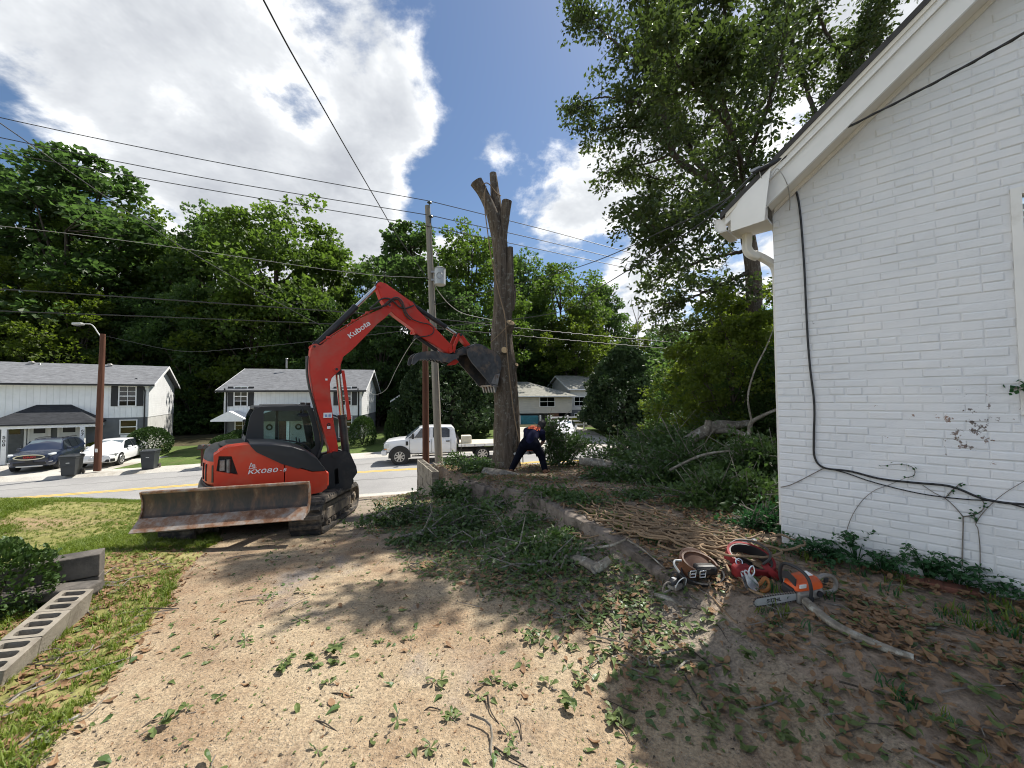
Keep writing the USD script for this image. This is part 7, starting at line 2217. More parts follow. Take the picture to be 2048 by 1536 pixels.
def chainsaw(name, label, F, s=1.0, text=True, bar=.40, cover="saw_orange"):
    """Motor saw: local -x is where the bar points, z up; rests on its base."""
    c = thing(name, label, "chainsaw", mat=F @ np.diag([s, s, s, 1]))
    part(c, "housing", [rbox(-.03, .22, -.07, .06, .03, .12, .025), rbox(.0, .20, .055, .10, .035, .13, .02)], "saw_grey")
    part(c, "crankcase", rbox(-.035, .10, -.095, -.06, .025, .12, .02), "saw_grey")
    part(c, "top_cover", loft([np.array([(x, y * w, z0 + h_ * f_) for y, f_ in ((-.07, 0), (-.065, .6), (-.035, 1), (.035, 1), (.065, .6), (.07, 0))]) for x, w, z0, h_ in ((-.035, .7, .115, .035), (.0, 1, .115, .085), (.1, 1.02, .115, .095), (.18, .95, .115, .08), (.225, .7, .11, .045))]), cover, smooth=45)
    part(c, "badge", [rbox(.10, .15, -.03, .03, .205, .214, .004), rbox(-.01, .05, -.072, -.062, .14, .17, .004)], "decal_white")
    part(c, "front_handle", tube(curve([(.03, .115, .06), (.01, .13, .14), (.015, .11, .24), (.02, .0, .27), (.025, -.09, .25), (.03, -.125, .17), (.04, -.115, .07), (.06, -.09, .035)], 40), .0125, 8), "plastic_black", smooth=True)
    part(c, "hand_guard", loft([np.array([(x, y, z), (x + .010, y, z), (x + .012, y, z + .055), (x + .002, y, z + .06)]) for x, y, z in ((-.045, -.06, .16), (-.055, 0, .19), (-.045, .06, .16))]), "plastic_black")
    part(c, "rear_handle", [tube(curve([(.20, 0, .14), (.28, 0, .175), (.37, 0, .15), (.41, 0, .08), (.38, 0, .03), (.26, 0, .03), (.2, 0, .05)], 36), .0155, 8)], "saw_grey", smooth=True)
    part(c, "trigger", rbox(.29, .33, -.008, .008, .11, .15, .006), "plastic_black")
    part(c, "muffler", rbox(-.06, -.02, -.05, .05, .06, .13, .012), "machine_black")
    part(c, "cap", [cyl((.17, -.068, .08), (.17, -.082, .08), .024, 14), cyl((.06, -.095, .07), (.06, -.108, .07), .024, 14)], "plastic_black")
    bp = Polygon([(0.02, -.032), (-bar * .5, -.040), (-bar + .03, -.036)] + [(-bar + .03 - .036 * math.cos(a), .036 * math.sin(a)) for a in np.linspace(-PI / 2, PI / 2, 12)] + [(-bar * .5, .040), (.02, .032)])
    part(c, "guide_bar", extrude(bp.buffer(-.004), .006, frame([0, -.055, .075], [1, 0, 0], [0, 0, 1], [0, -1, 0])), "bar_steel")
    ch = bp.difference(bp.buffer(-.006))
    part(c, "chain", extrude(ch, .010, frame([0, -.053, .075], [1, 0, 0], [0, 0, 1], [0, -1, 0])), "trim_black")
    n_ = int(bp.exterior.length / .022)
    tt = []
    for i in range(n_):
        q = np.array(bp.exterior.interpolate(i / n_, normalized=True).coords[0])
        if q[0] < -.02:
            tt.append(bx(q[0] - .005, q[0] + .005, -.064, -.052, .075 + q[1] - .006, .075 + q[1] + .006))
    part(c, "cutters", tt, "worn_steel", kind="stuff")
    if text:
        t = meshkit.text_mesh("STIHL", .026, .002, bold=True)
        t.apply_transform(np.diag([1.2, 1, 1, 1]))
        part(c, "lettering", xf(t, frame([-bar * .86 + .05, -.0612, .062], [1, 0, 0], [0, 0, 1], [0, -1, 0])), "trim_black")
    return c


# the saw in his hands, its bar in the trunk's foot
sc = (haL + haR) / 2
chainsaw("chainsaw", "orange chainsaw held between the bending man's legs, cutting the trunk", frame(sc + np.array([-.10, .0, -.16]), unit([.93, -.30, .12]), unit(np.cross([0, 0, 1.0], [.93, -.30, .12]))), .95, text=False, bar=.42)

# ------------------------------------------------------------------ logs, limbs and cut boughs on the ground
def ground_pt(px, py, lift=0.0):
    """Where a sight line meets the ground, raised by lift."""
    d = ray(px, py)
    y = 1.0
    for y in np.arange(1.0, 60, .02):
        p = EYE + d * y
        if p[2] <= tz(p[0], p[1]) + lift:
            break
    return np.array(p)


def log(name, label, pts, radii, cat="log", mat="bark_limb", ends=("cut_wood", "cut_wood"), seed=1, group=None, sides=16):
    l_ = thing(name, label, cat, group)
    P = np.array([(*p, r) for p, r in zip(pts, radii)])
    m, rg = bark_tube(P, seed, sides, .05, .10)
    part(l_, "bark", m, mat, smooth=50)
    for R, prev, mt in ((rg[0], rg[2], ends[0]), (rg[-1], rg[-3], ends[1])):
        R = np.array(R)
        c = R.mean(0)
        ax = unit(c - np.array(prev).mean(0))
        f_ = [(i, (i + 1) % len(R), len(R)) for i in range(len(R))]
        d = trimesh.Trimesh(np.vstack([c + (R - c) * .94 + ax * .004, c[None] + ax * .006]), f_ + [(b, a_, c2) for a_, b, c2 in f_], process=False)
        part(l_, "saw_cut", d, mt)
    return l_


log("log", "thick lichen-grey log lying before the man, its near end raw red-brown", [at(968, 948, 9.0), at(1000, 952, 8.85), at(1035, 960, 8.7), at(1063, 967, 8.6)], [.155, .15, .15, .14], ends=("cut_wood", "cut_wood_red"), seed=31, sides=26)
log("log", "short grey log standing half upright right of the big log's raw end", [at(1068, 985, 7.6), at(1075, 968, 7.7)], [.10, .09], seed=32)
g1 = ground_pt(872, 1022, .02)
log("log", "pale curved log piece on the leaf litter left of the mossy block wall", [ground_pt(872, 1020, .05), ground_pt(895, 1017, .07), ground_pt(912, 1008, .07), ground_pt(928, 998, .06)], [.05, .065, .068, .05], seed=33)
log("log", "small pale branch piece in the leaf litter below the curved log", [ground_pt(945, 1046, .035), ground_pt(965, 1043, .04), ground_pt(984, 1035, .04)], [.03, .036, .03], seed=34)
log("log", "stubby forked branch with a knuckle on the drive before the kerb", [ground_pt(1140, 1116, .04), ground_pt(1165, 1122, .05), ground_pt(1192, 1136, .05), ground_pt(1205, 1130, .09), ground_pt(1220, 1118, .13)], [.040, .044, .05, .04, .034], seed=35)
log("branch", "peeled side shoot curling off the stubby forked branch", [ground_pt(1184, 1128, .07), ground_pt(1186, 1140, .06), ground_pt(1192, 1150, .02)], [.018, .018, .014], seed=36, cat="branch")
log("branch", "long thin branch lying across the kerb before the rope pile", [ground_pt(1075, 1099, .02), ground_pt(1120, 1100, .03), ground_pt(1180, 1097, .05), ground_pt(1225, 1090, .12), ground_pt(1252, 1078, .17)], [.014, .016, .015, .013, .010], seed=37, cat="branch")
log("branch", "pale forked twig slanting down the kerb's face", [ground_pt(1256, 1080, .10), ground_pt(1290, 1102, .08), ground_pt(1330, 1137, .03)], [.008, .007, .005], seed=38, cat="branch")
log("branch", "long lichen-spotted branch running from the chainsaw to the lower right", [ground_pt(1612, 1203, .05), ground_pt(1655, 1240, .04), ground_pt(1700, 1266, .035), ground_pt(1760, 1292, .03), ground_pt(1828, 1316, .025)], [.027, .026, .024, .022, .019], ends=("cut_wood", "cut_wood_red"), seed=39, cat="branch")
log("branch", "dark straight stick under the leaves left of the chainsaw", [ground_pt(1310, 1190, .02), ground_pt(1345, 1200, .02), ground_pt(1372, 1222, .015)], [.016, .018, .012], seed=40, cat="branch")
log("branch", "long brown stick pointing to the lower right corner", [ground_pt(1515, 1228, .012), ground_pt(1600, 1275, .012), ground_pt(1690, 1330, .01)], [.006, .007, .005], seed=41, cat="branch")
log("branch", "pale weathered stick along the left foot of the drive", [ground_pt(20, 1512, .015), ground_pt(75, 1476, .02), ground_pt(160, 1430, .015)], [.008, .009, .007], seed=42, cat="branch")
log("fallen_limb", "big grey fallen limb with a stub, lying high among the cut boughs", [at(1372, 884, 8.3), at(1402, 866, 8.3), at(1434, 852, 8.35), at(1470, 850, 8.4), at(1500, 847, 8.45)], [.11, .12, .12, .09, .08], seed=43, cat="limb")
log("fallen_limb", "short cut stub rising from the big grey fallen limb", [at(1412, 866, 8.25), at(1416, 852, 8.2), at(1417, 841, 8.2)], [.08, .07, .065], seed=44, cat="limb")
log("fallen_limb", "grey limb forking right and down from the big fallen limb", [at(1430, 862, 8.3), at(1465, 862, 8.1), at(1490, 870, 7.9), at(1515, 886, 7.7)], [.06, .05, .045, .04], seed=45, cat="limb")
log("fallen_limb", "crooked limb rising to the white house corner", [at(1452, 896, 7.4), at(1480, 882, 7.4), at(1498, 866, 7.4), at(1503, 845, 7.4), at(1528, 830, 7.3), at(1560, 816, 7.2)], [.055, .05, .045, .038, .03, .022], seed=46, cat="limb")
log("fallen_limb", "thin dead stem standing up past the big fallen limb", [at(1504, 846, 7.3), at(1496, 795, 7.3), at(1509, 742, 7.4), at(1532, 695, 7.5), at(1548, 655, 7.6)], [.018, .017, .015, .012, .007], seed=47, cat="limb")
log("fallen_limb", "long pale slender branch over the dark cut boughs", [at(1340, 940, 6.6), at(1400, 912, 6.4), at(1455, 902, 6.2), at(1512, 897, 6.0)], [.024, .022, .018, .012], seed=48, cat="limb")
log("fallen_limb", "grey log half under the boughs right of the man", [at(1160, 922, 9.0), at(1200, 926, 8.8), at(1240, 936, 8.6)], [.09, .10, .095], seed=49, cat="limb")
log("fallen_limb", "bent grey log on the sunlit litter right of the man", [at(1140, 968, 8.1), at(1185, 956, 8.2), at(1230, 950, 8.3), at(1290, 938, 8.4)], [.09, .095, .085, .07], seed=50, cat="limb")
log("fallen_limb", "slim grey limb pointing right out of the boughs", [at(1230, 930, 8.2), at(1290, 940, 7.6), at(1330, 956, 7.0)], [.05, .045, .03], seed=52, cat="limb")


def cut_bough(label, pts, r, n_tw, spread, per, seed, leaf=.085, rise=.35, mat="leaf_cut"):
    """A felled bough: limb on the ground, twigs around it, leaves in sprays."""
    g = np.random.default_rng(seed)
    b_ = thing("cut_bough", label, "bough", "felled boughs piled in the yard")
    c = curve([at(*p) for p in pts], 24)
    c[:, 2] = np.maximum(c[:, 2], terrain(c[:, 0], c[:, 1]) + .03)
    part(b_, "limb", tube(c, np.linspace(r, r * .3, len(c)), 8, seed=seed, rough=.1), "bark_limb", smooth=True)
    tw, lc, la = [], [], []
    for _ in range(n_tw):
        i = int(g.uniform(.1, 1) * (len(c) - 2))
        p0 = c[i]
        d = unit((c[i + 1] - c[i]) * 3 + g.normal(0, .8, 3) * np.array([1, 1, .5]) + np.array([0, 0, rise]))
        ln = spread * g.uniform(.4, 1.1)
        p1 = p0 + d * ln * .55 + g.normal(0, .04, 3)
        p2 = p0 + d * ln + g.normal(0, .07, 3) + np.array([0, 0, -.08])
        for q in (p1, p2):
            q[2] = max(q[2], tz(q[0], q[1]) + .04)
        tw.append(tube([p0, p1, p2], [.013, .010, .005], 4, False))
        if g.uniform() < .35:
            p3 = p1 + unit(d + g.normal(0, .5, 3)) * spread * g.uniform(.5, 1.2)
            p3[2] = max(p3[2], tz(p3[0], p3[1]) + .03)
            tw.append(tube([p1, p3], [.009, .004], 4, False))
        for q, w in ((p1, .6), (p2, 1.0), ((p1 + p2) / 2, .8)):
            k = max(3, int(per * w * g.uniform(.5, 1.4)))
            o = g.normal(0, 1, (k, 3)) * np.array([.12, .12, .08]) * (spread / .7)
            lc.append(q + o)
            la.append(o * 5 + d)
    part(b_, "twigs", tw, "bark_limb", kind="stuff")
    lc, la = np.vstack(lc), np.vstack(la)
    lc[:, 2] = np.maximum(lc[:, 2], terrain(lc[:, 0], lc[:, 1], False) + .03 + .04 * g.uniform(0, 1, len(lc)))
    la /= np.linalg.norm(la, axis=1, keepdims=True)
    part(b_, "foliage", leaves(lc, la, leaf, g, up=.5, slim=.30), mat, kind="stuff")
    return b_


cut_bough("upright leafy bough right beside the bending man, sunlit on top", [(1120, 935, 10.2), (1112, 895, 10.3), (1108, 870, 10.4), (1102, 848, 10.5)], .04, 50, .42, 20, 101, rise=.5)
cut_bough("sunlit leafy bough at the right of the upright one", [(1100, 930, 10.6), (1140, 905, 10.6), (1170, 890, 10.8)], .05, 60, .6, 18, 102)
cut_bough("leafy bough left of the trunk's foot, near the grey pole", [(985, 945, 10.6), (950, 930, 10.7), (915, 922, 10.9)], .04, 60, .45, 16, 103, rise=.05)
cut_bough("lower leafy bough in front of the left of the trunk, over the block walls", [(985, 945, 9.5), (955, 948, 9.3), (930, 945, 9.3)], .03, 34, .38, 14, 104)
cut_bough("low bough in the middle of the pile, behind the bent grey log", [(1190, 930, 9.8), (1260, 910, 9.6), (1330, 885, 9.5)], .06, 90, .7, 20, 105)
cut_bough("broad bough in front of the big grey limb's left end", [(1250, 945, 8.6), (1310, 920, 8.5), (1380, 890, 8.6)], .06, 110, .7, 22, 106)
cut_bough("dark dense bough under the long pale branch", [(1290, 965, 7.4), (1360, 945, 7.2), (1440, 920, 7.2)], .06, 120, .7, 24, 107)
cut_bough("dark bough lying towards the white house corner", [(1400, 985, 6.3), (1470, 960, 6.2), (1545, 920, 6.1)], .05, 120, .65, 24, 108)
cut_bough("front dark bough nearest the tools, left of the house corner", [(1375, 1010, 5.6), (1450, 1005, 5.4), (1520, 985, 5.3)], .04, 100, .5, 22, 109, leaf=.075)
cut_bough("small bough on the litter right of the bent grey log", [(1200, 965, 8.0), (1250, 962, 7.8), (1290, 960, 7.7)], .03, 46, .45, 18, 110)
cut_bough("tall tangle of boughs behind the crooked limb", [(1420, 915, 9.4), (1480, 880, 9.2), (1550, 830, 9.0)], .05, 110, .85, 22, 111, rise=.6)
cut_bough("weedy bough against the foot of the house corner", [(1490, 1075, 4.35), (1530, 1060, 4.3), (1556, 1030, 4.3)], .02, 46, .30, 14, 112, leaf=.05, mat="leaf_weed")
cut_bough("bough high behind the big grey limb", [(1330, 880, 12.5), (1400, 860, 12.5), (1470, 845, 12.5)], .05, 80, .9, 22, 113, rise=.6)
cut_bough("thin bough hanging over the big log's left side", [(930, 985, 8.2), (900, 990, 8.0), (870, 985, 7.9)], .02, 34, .4, 14, 114)

for i, (pts, r, n_tw, sp_, per_, lf) in enumerate((([(740, 1035, 6.6), (800, 1020, 6.9), (860, 1005, 7.2)], .018, 40, .5, 13, .075), ([(800, 1075, 5.4), (880, 1050, 5.8), (960, 1030, 6.1)], .02, 46, .5, 13, .075), ([(930, 1085, 5.0), (1000, 1060, 5.3), (1050, 1040, 5.6)], .016, 36, .45, 13, .07),
                                                  ([(1000, 1130, 4.2), (1060, 1110, 4.4), (1120, 1085, 4.7)], .014, 32, .4, 12, .065), ([(1060, 1015, 6.4), (1130, 1030, 5.9), (1190, 1045, 5.5)], .016, 34, .42, 12, .07), ([(1010, 1000, 7.0), (950, 1015, 6.9), (890, 1030, 6.7)], .018, 44, .5, 14, .075),
                                                  ([(1180, 1130, 3.9), (1120, 1145, 3.9), (1060, 1160, 3.9)], .010, 22, .34, 10, .06), ([(1220, 1010, 6.0), (1290, 1000, 6.0), (1350, 985, 6.1)], .014, 26, .4, 9, .065))):
    lab = ("flat leafy bough nearest the excavator's track on the drive", "flat leafy bough in the middle of the littered drive", "flat leafy bough on the drive below the low mossy wall", "small leafy bough on the drive left of the stubby forked branch", "leafy bough trailing over the kerb", "leafy bough at the foot of the low mossy wall", "little leafy twig end below the stubby forked branch", "sparse bough on the yard left of the dark pile")[i]
    cut_bough(lab, pts, r, n_tw, sp_, per_, 140 + i, leaf=lf, rise=-.25)

# ------------------------------------------------------------------ rope, climbing gear and saw on the ground
def drape(pts, lift):
    """Points (x, y) laid on the ground with a given lift per point."""
    P = np.asarray(pts, float)
    return np.column_stack([P, terrain(P[:, 0], P[:, 1]) + lift])


gr = np.random.default_rng(17)
ra, rb = ground_pt(1160, 1010), ground_pt(1475, 1135)
axis_ = unit((rb - ra)[:2])
perp = np.array([-axis_[1], axis_[0]])
LR = np.linalg.norm((rb - ra)[:2])
rope = thing("rope_pile", "heap of tan climbing rope strung out across the yard towards the red gear", "rope")
for i in range(30):
    off0, off1 = gr.normal(0, .40), gr.normal(0, .17)
    t = np.linspace(gr.uniform(.0, .35), gr.uniform(.82, 1.12), 16)
    side_ = off0 + (off1 - off0) * t + gr.normal(0, .042, 16) + gr.normal(0, .08) * np.sin(t * gr.uniform(2, 5))
    xy = ra[:2] + axis_ * (t * LR)[:, None] + perp * side_[:, None]
    c = curve(drape(xy, .018 + .012 * (i % 5) + gr.uniform(0, .02, 16) + .05 * np.exp(-((t - .85) / .2) ** 2)), 80)
    part(rope, "strand", tube(c, .0095, 6), "rope_tan", smooth=True)
for i in range(8):
    ctr = ra[:2] + axis_ * LR * gr.uniform(.70, 1.02) + perp * gr.normal(0, .18)
    a0 = gr.uniform(0, 6)
    a_ = np.linspace(a0, a0 + gr.uniform(3.5, 6), 14)
    rr = gr.uniform(.12, .26)
    xy = ctr + np.column_stack([np.cos(a_) * rr * 1.3, np.sin(a_) * rr * .8])
    part(rope, "coil", tube(curve(drape(xy, .06 + .012 * i + gr.uniform(0, .03, 14)), 60), .0095, 6), "rope_tan", smooth=True)
lead = [ground_pt(1465, 1150), ground_pt(1490, 1175), ground_pt(1505, 1190), ground_pt(1530, 1200)]
part(rope, "strand", tube(curve([p + [0, 0, .03] for p in lead], 30), .0095, 6), "rope_tan", smooth=True)
part(rope, "strand", tube(curve([ground_pt(x, y) + [0, 0, .012] for x, y in ((1345, 1175), (1380, 1180), (1415, 1190), (1440, 1215), (1462, 1240), (1475, 1250))], 40), .007, 6), "rope_tan", smooth=True)

simple("leather_brown", (.11, .045, .022), .55, .3, 12, bump=.002)
simple("leather_black", (.014, .013, .013), .5, .3, 12, bump=.002)
simple("web_red", (.22, .012, .014), .75, .3, 18, bump=.001)
simple("steel_bright", (.66, .68, .70), .22, .1, 8, metallic=.95)
simple("strap_orange", (.34, .13, .035), .8, .2, 18)
simple("plastic_white", (.48, .49, .48), .35, .03)


def band(center, rx, ry, w, t, up_, a0=0.0, a1=2 * PI, n=40, flare=.0, u0=None):
    """Flat belt bent round an ellipse: (thickness t, width w along up_)."""
    z_ = unit(up_)
    u_ = unit(np.cross([0.3, 1, 0.1] if u0 is None else u0, z_))
    v_ = np.cross(z_, u_)
    rings = []
    for a in np.linspace(a0, a1, n):
        o = u_ * math.cos(a) * rx + v_ * math.sin(a) * ry
        d = unit(o)
        c = np.asarray(center) + o
        rings.append(np.array([c - z_ * w / 2 - d * (t / 2 - flare), c - z_ * w / 2 + d * (t / 2 + flare), c + z_ * w / 2 + d * t / 2, c + z_ * w / 2 - d * t / 2]))
    return loft(rings)


def buckle(c, u_, v_, w=.05, h=.06, r=.005):
    p = [c - u_ * w / 2 - v_ * h / 2, c + u_ * w / 2 - v_ * h / 2, c + u_ * w / 2 + v_ * h / 2, c - u_ * w / 2 + v_ * h / 2, c - u_ * w / 2 - v_ * h / 2]
    return [tube(p, r, 6), tube([c - u_ * w / 2, c + u_ * w / 2], r * .8, 6)]


c0 = ground_pt(1402, 1172, .0) + [0, .06, .07]
sd = thing("climbing_saddle", "brown and black leather climbing saddle with steel buckles, left of the red one", "harness")
part(sd, "back_pad", band(c0 + [.02, .03, .03], .13, .10, .13, .014, [.1, -.45, .9], .2, 4.4), "leather_brown", smooth=40)
part(sd, "pad_disc", xf(tube([(0, 0, -.012), (0, 0, -.008), (0, 0, .008), (0, 0, .012)], [.105, .115, .115, .105], 24), frame(c0 + [.0, .05, .07], [1, 0, 0], unit([0, .75, .65]))), "leather_brown", smooth=40)
part(sd, "belt", band(c0 + [.03, -.02, .0], .15, .09, .06, .012, [-.2, -.6, .75], 2.6, 6.6), "leather_black", smooth=40)
part(sd, "strap", loft([np.array([p + [0, 0, .0], p + [0, 0, .035], p + [.008, .006, .035], p + [.008, .006, .0]]) for p in curve([c0 + [-.10, -.06, .0], c0 + [-.03, -.08, .03], c0 + [.05, -.09, .035], c0 + [.11, -.05, .02]], 20)]), "leather_black")
part(sd, "strap", rbox(-.09, .09, -.05, .05, -.03, .05, .03).apply_translation(c0 + [.06, -.0, .02]), "leather_black")
for dx in (-.075, .0):
    part(sd, "buckle", buckle(c0 + [dx, -.093, .035], np.array([1, 0, 0.1]), np.array([0, -.2, .95]), .042, .055), "steel_bright", smooth=True)
part(sd, "rope_snap", tube(curve([c0 + [-.16, -.05, .03], c0 + [-.19, -.03, .08], c0 + [-.17, 0, .10], c0 + [-.12, 0, .10]], 16), .008, 6), "plastic_white", smooth=True)
sp2 = ground_pt(1362, 1178) + [0, 0, .04]
sw = chainsaw("chainsaw", "small dark saw with a pale loop handle lying left of the brown saddle", frame(sp2 + [-.02, .0, -.035], unit([-.85, -.5, 0]), unit([.5, -.85, 0])), .45, text=False, bar=.36, cover="plastic_black")
part(sw, "loop_handle", tube(curve([(-.02, .12, .1), (.0, .16, .22), (.08, .17, .27), (.2, .15, .22), (.24, .12, .12)], 24), .009, 7), "plastic_white", smooth=True)

c1 = ground_pt(1515, 1158, .0) + [0, .08, .07]
rs = thing("climbing_saddle", "dark red webbing saddle standing as an open ring behind the chainsaw", "harness")
part(rs, "belt", band(c1 + [.0, .02, .03], .165, .145, .10, .018, [.05, -.38, .9]), "web_red", smooth=40)
part(rs, "lining", band(c1 + [.0, .02, .035], .150, .130, .085, .012, [.05, -.38, .9], 0, 2 * PI), "leather_black", smooth=40)
part(rs, "hose", tube(curve([c1 + [.02, -.12, .06], c1 + [.11, -.07, .09], c1 + [.15, .03, .12], c1 + [.10, .13, .14], c1 + [.0, .17, .14], c1 + [-.1, .13, .12]], 40), .009, 7), "hose_rubber", smooth=True)
part(rs, "pouch", rbox(-.12, .02, -.05, .05, -.05, .05, .03).apply_translation(c1 + [-.08, -.10, .0]), "web_red")
part(rs, "strap", band(c1 + [-.03, .0, .02], .11, .02, .03, .006, [.3, -.5, .8]), "leather_black")
part(rs, "leg_loop", band(c1 + [.10, -.10, .0], .07, .05, .045, .010, [.6, -.3, .7]), "web_red", smooth=40)
part(rs, "ring", xf(trimesh.creation.torus(.025, .005, major_sections=18, minor_sections=6), frame(c1 + [-.14, -.08, .06], [1, 0, 0], unit([0, .4, .9]))), "steel_bright")
c2 = ground_pt(1503, 1183) + [0, 0, .05]
pu = thing("pulley_block", "bright steel rigging pulley with an orange sling between saddle and chainsaw", "pulley")
pl = Point(0, 0).buffer(.045).union(Point(.0, .075).buffer(.022)).convex_hull.difference(Point(0, .075).buffer(.012))
for o in (-.018, .012):
    part(pu, "cheek_plate", extrude(pl, .005, frame(c2 + np.array([0, -.6, .8]) * 0 + unit([.3, -.75, .6]) * o, unit([.9, .3, .1]), unit(np.cross(unit([.3, -.75, .6]), unit([.9, .3, .1]))))), "steel_bright")
part(pu, "sheave", xf(cyl((0, 0, -.014), (0, 0, .012), .036, 22), frame(c2, unit([.9, .3, .1]), unit(np.cross(unit([.3, -.75, .6]), unit([.9, .3, .1]))))), "machine_black")
part(pu, "carabiner", tube(curve([c2 + [.0, .03, .05], c2 + [.02, .05, .09], c2 + [.045, .05, .11], c2 + [.05, .04, .07], c2 + [.02, .03, .04]], 24), .006, 6), "steel_bright", smooth=True)
part(pu, "sling", [tube(curve([c2 + [.03, .0, -.02], c2 + [.08, .02, .0], c2 + [.12, .03, .03], c2 + [.14, .01, .0], c2 + [.10, -.02, -.03], c2 + [.05, -.02, -.04]], 26), .014, 7)], "strap_orange", smooth=True)
saw_c = ground_pt(1598, 1205) + [0, 0, -.005]
chainsaw("chainsaw", "orange and grey chainsaw lying with its long bar towards the drive", frame(saw_c + [-.02, .04, 0], unit([.985, .17, .03]), unit(np.cross([0.05, -.12, 1.0], [.985, .17, .03]))), .88, bar=.40)
w_ = ground_pt(1500, 1092) + [0, 0, .04]
bt = thing("plastic_bag", "crumpled white plastic scrap at the foot of the weeds by the house corner", "litter")
ico = trimesh.creation.icosphere(2, .05)
ico.vertices *= (1 + .5 * (meshkit.fbm(ico.vertices * 40, 2, 3) - .5))[:, None] * np.array([1.3, 1, .8])
part(bt, "film", moved(ico, w_), "plastic_white")

# ------------------------------------------------------------------ brick edging and weeds along the wall's foot
simple("brick_old", (.17, .065, .042), .9, .35, 14, bump=.004, dirt=(.10, .08, .06), dirt_at=(.5, .7))
for i, (px, py) in enumerate(((1832, 1168), (1868, 1176), (1905, 1184), (1940, 1191))):
    p = ground_pt(px, py)
    part("/World", "edging_brick", xf(rbox(-.048, .048, -.045, .045, -.02, .05, .006), frame(p, unit(HU + [0, 0, gr.normal(0, .05)]), unit(-HN + [0, 0, .1]))), "brick_old", label=("leftmost" if i == 0 else "second" if i == 1 else "third" if i == 2 else "rightmost") + " red edging brick in the row at the foot of the white wall", cat="brick", group="red edging bricks by the wall")


def weed(label, px, py, h, n, seed, spread=.16):
    g = np.random.default_rng(seed)
    P0 = ground_pt(px, py)
    w = thing("weed", label, "plant", loc=P0)
    st, lc, la = [], [], []
    for i in range(n):
        a = g.uniform(0, 2 * PI)
        d = np.array([math.cos(a), math.sin(a), 0]) * spread * g.uniform(.3, 1.3) + HN * .03
        hh = h * g.uniform(.45, 1.0)
        c = curve([d * .1, d * .45 + [0, 0, hh * .6], d * 1.0 + [0, 0, hh], d * 1.5 + [0, 0, hh * .95]], 14)
        st.append(tube(c, np.linspace(.004, .0015, len(c)), 5))
        for q in c[4:]:
            for s in (-1, 1):
                o = np.cross(unit(d), [0, 0, 1.0]) * s
                lc.append(q + o * .022 + g.normal(0, .006, 3))
                la.append(o + unit(d) * .5 + [0, 0, -.1])
            if g.uniform() < .4:
                lc.append(q + g.normal(0, .02, 3))
                la.append(g.normal(0, 1, 3))
    part(w, "stems", st, "leaf_weed")
    part(w, "leaflets", leaves(np.array(lc), np.array(la), .036, g, up=.8, slim=.34), "leaf_weed", kind="stuff")


weed("leafy weed nearest the house corner at the foot of the white wall", 1625, 1112, .20, 16, 1)
weed("spreading low weed just right of the one nearest the corner", 1655, 1122, .13, 14, 2)
weed("tall weed with fern-like leaves under the arched vine", 1712, 1128, .30, 12, 3, .14)
weed("broad bushy weed right of the fern-like one", 1765, 1146, .18, 18, 4)
weed("weed behind the left end of the red edging bricks", 1855, 1160, .26, 14, 5)
weed("dense weed behind the right end of the red edging bricks", 1915, 1172, .18, 18, 6)
weed("small weed at the right picture edge by the wall", 2042, 1196, .13, 12, 7)
sp_v = thing("vine_sprig", "leafy vine sprig hanging on the wall at the right edge", "vine")
cc = wall_curve(curve([wall_xz(2075, 800), wall_xz(2050, 775), wall_xz(2025, 778)], 12), .03)
part(sp_v, "stem", tube(cc, .003, 5), "vine_stem")
part(sp_v, "leaflets", leaves(np.repeat(cc, 3, 0) + gr.normal(0, .02, (len(cc) * 3, 3)), gr.normal(0, 1, (len(cc) * 3, 3)), .04, gr), "leaf_weed", kind="stuff")
SHRUB_NEAR = tree_proto(12, dict(seed=57, n=3600, leaf=.10, squash=.85, lumpy=.42), "leaf_box", builder=ball_shrub)
copy_of(SHRUB_NEAR, "shrub", "dark glossy shrub at the left edge above the dark wall end", "shrub", None, (-4.2, 3.15, -.12), 40, (.36, .36, .40))

# ------------------------------------------------------------------ leaf litter, sprigs, grass
def oak_leaf(seed, L=1.0, curl=.25):
    """Spoon-shaped oak leaf, folded along the midrib and curled."""
    g = np.random.default_rng(seed)
    t = np.array([0, .22, .45, .68, .86, 1.0])
    w = np.array([.02, .07, .14, .235, .20, .02]) * g.uniform(.85, 1.15)
    z = curl * (t - .5) ** 2 * 2 * g.choice([-.6, 1]) + g.normal(0, .015, 6)
    f = g.uniform(.1, .5)
    V, F = [], []
    for a, b, c in zip(t, w, z):
        V += [(a - .5, b, c + b * f), (a - .5, 0, c), (a - .5, -b * g.uniform(.85, 1.1), c + b * f)]
    for i in range(5):
        for k in (0, 1):
            q = i * 3 + k
            F += [(q, q + 1, q + 4), (q, q + 4, q + 3)]
    V = np.array(V) * L
    V[:, 2] -= V[:, 2].min()
    return trimesh.Trimesh(V, F, process=False)


EDGE = np.array([(1.6, 1.9), (1.8, 1.35), (2.1, .75), (2.57, .19), (3.35, -.28), (4.3, -1.1), (5.6, -1.75), (7.4, -2.5), (9.5, -3.2), (13, -4)])


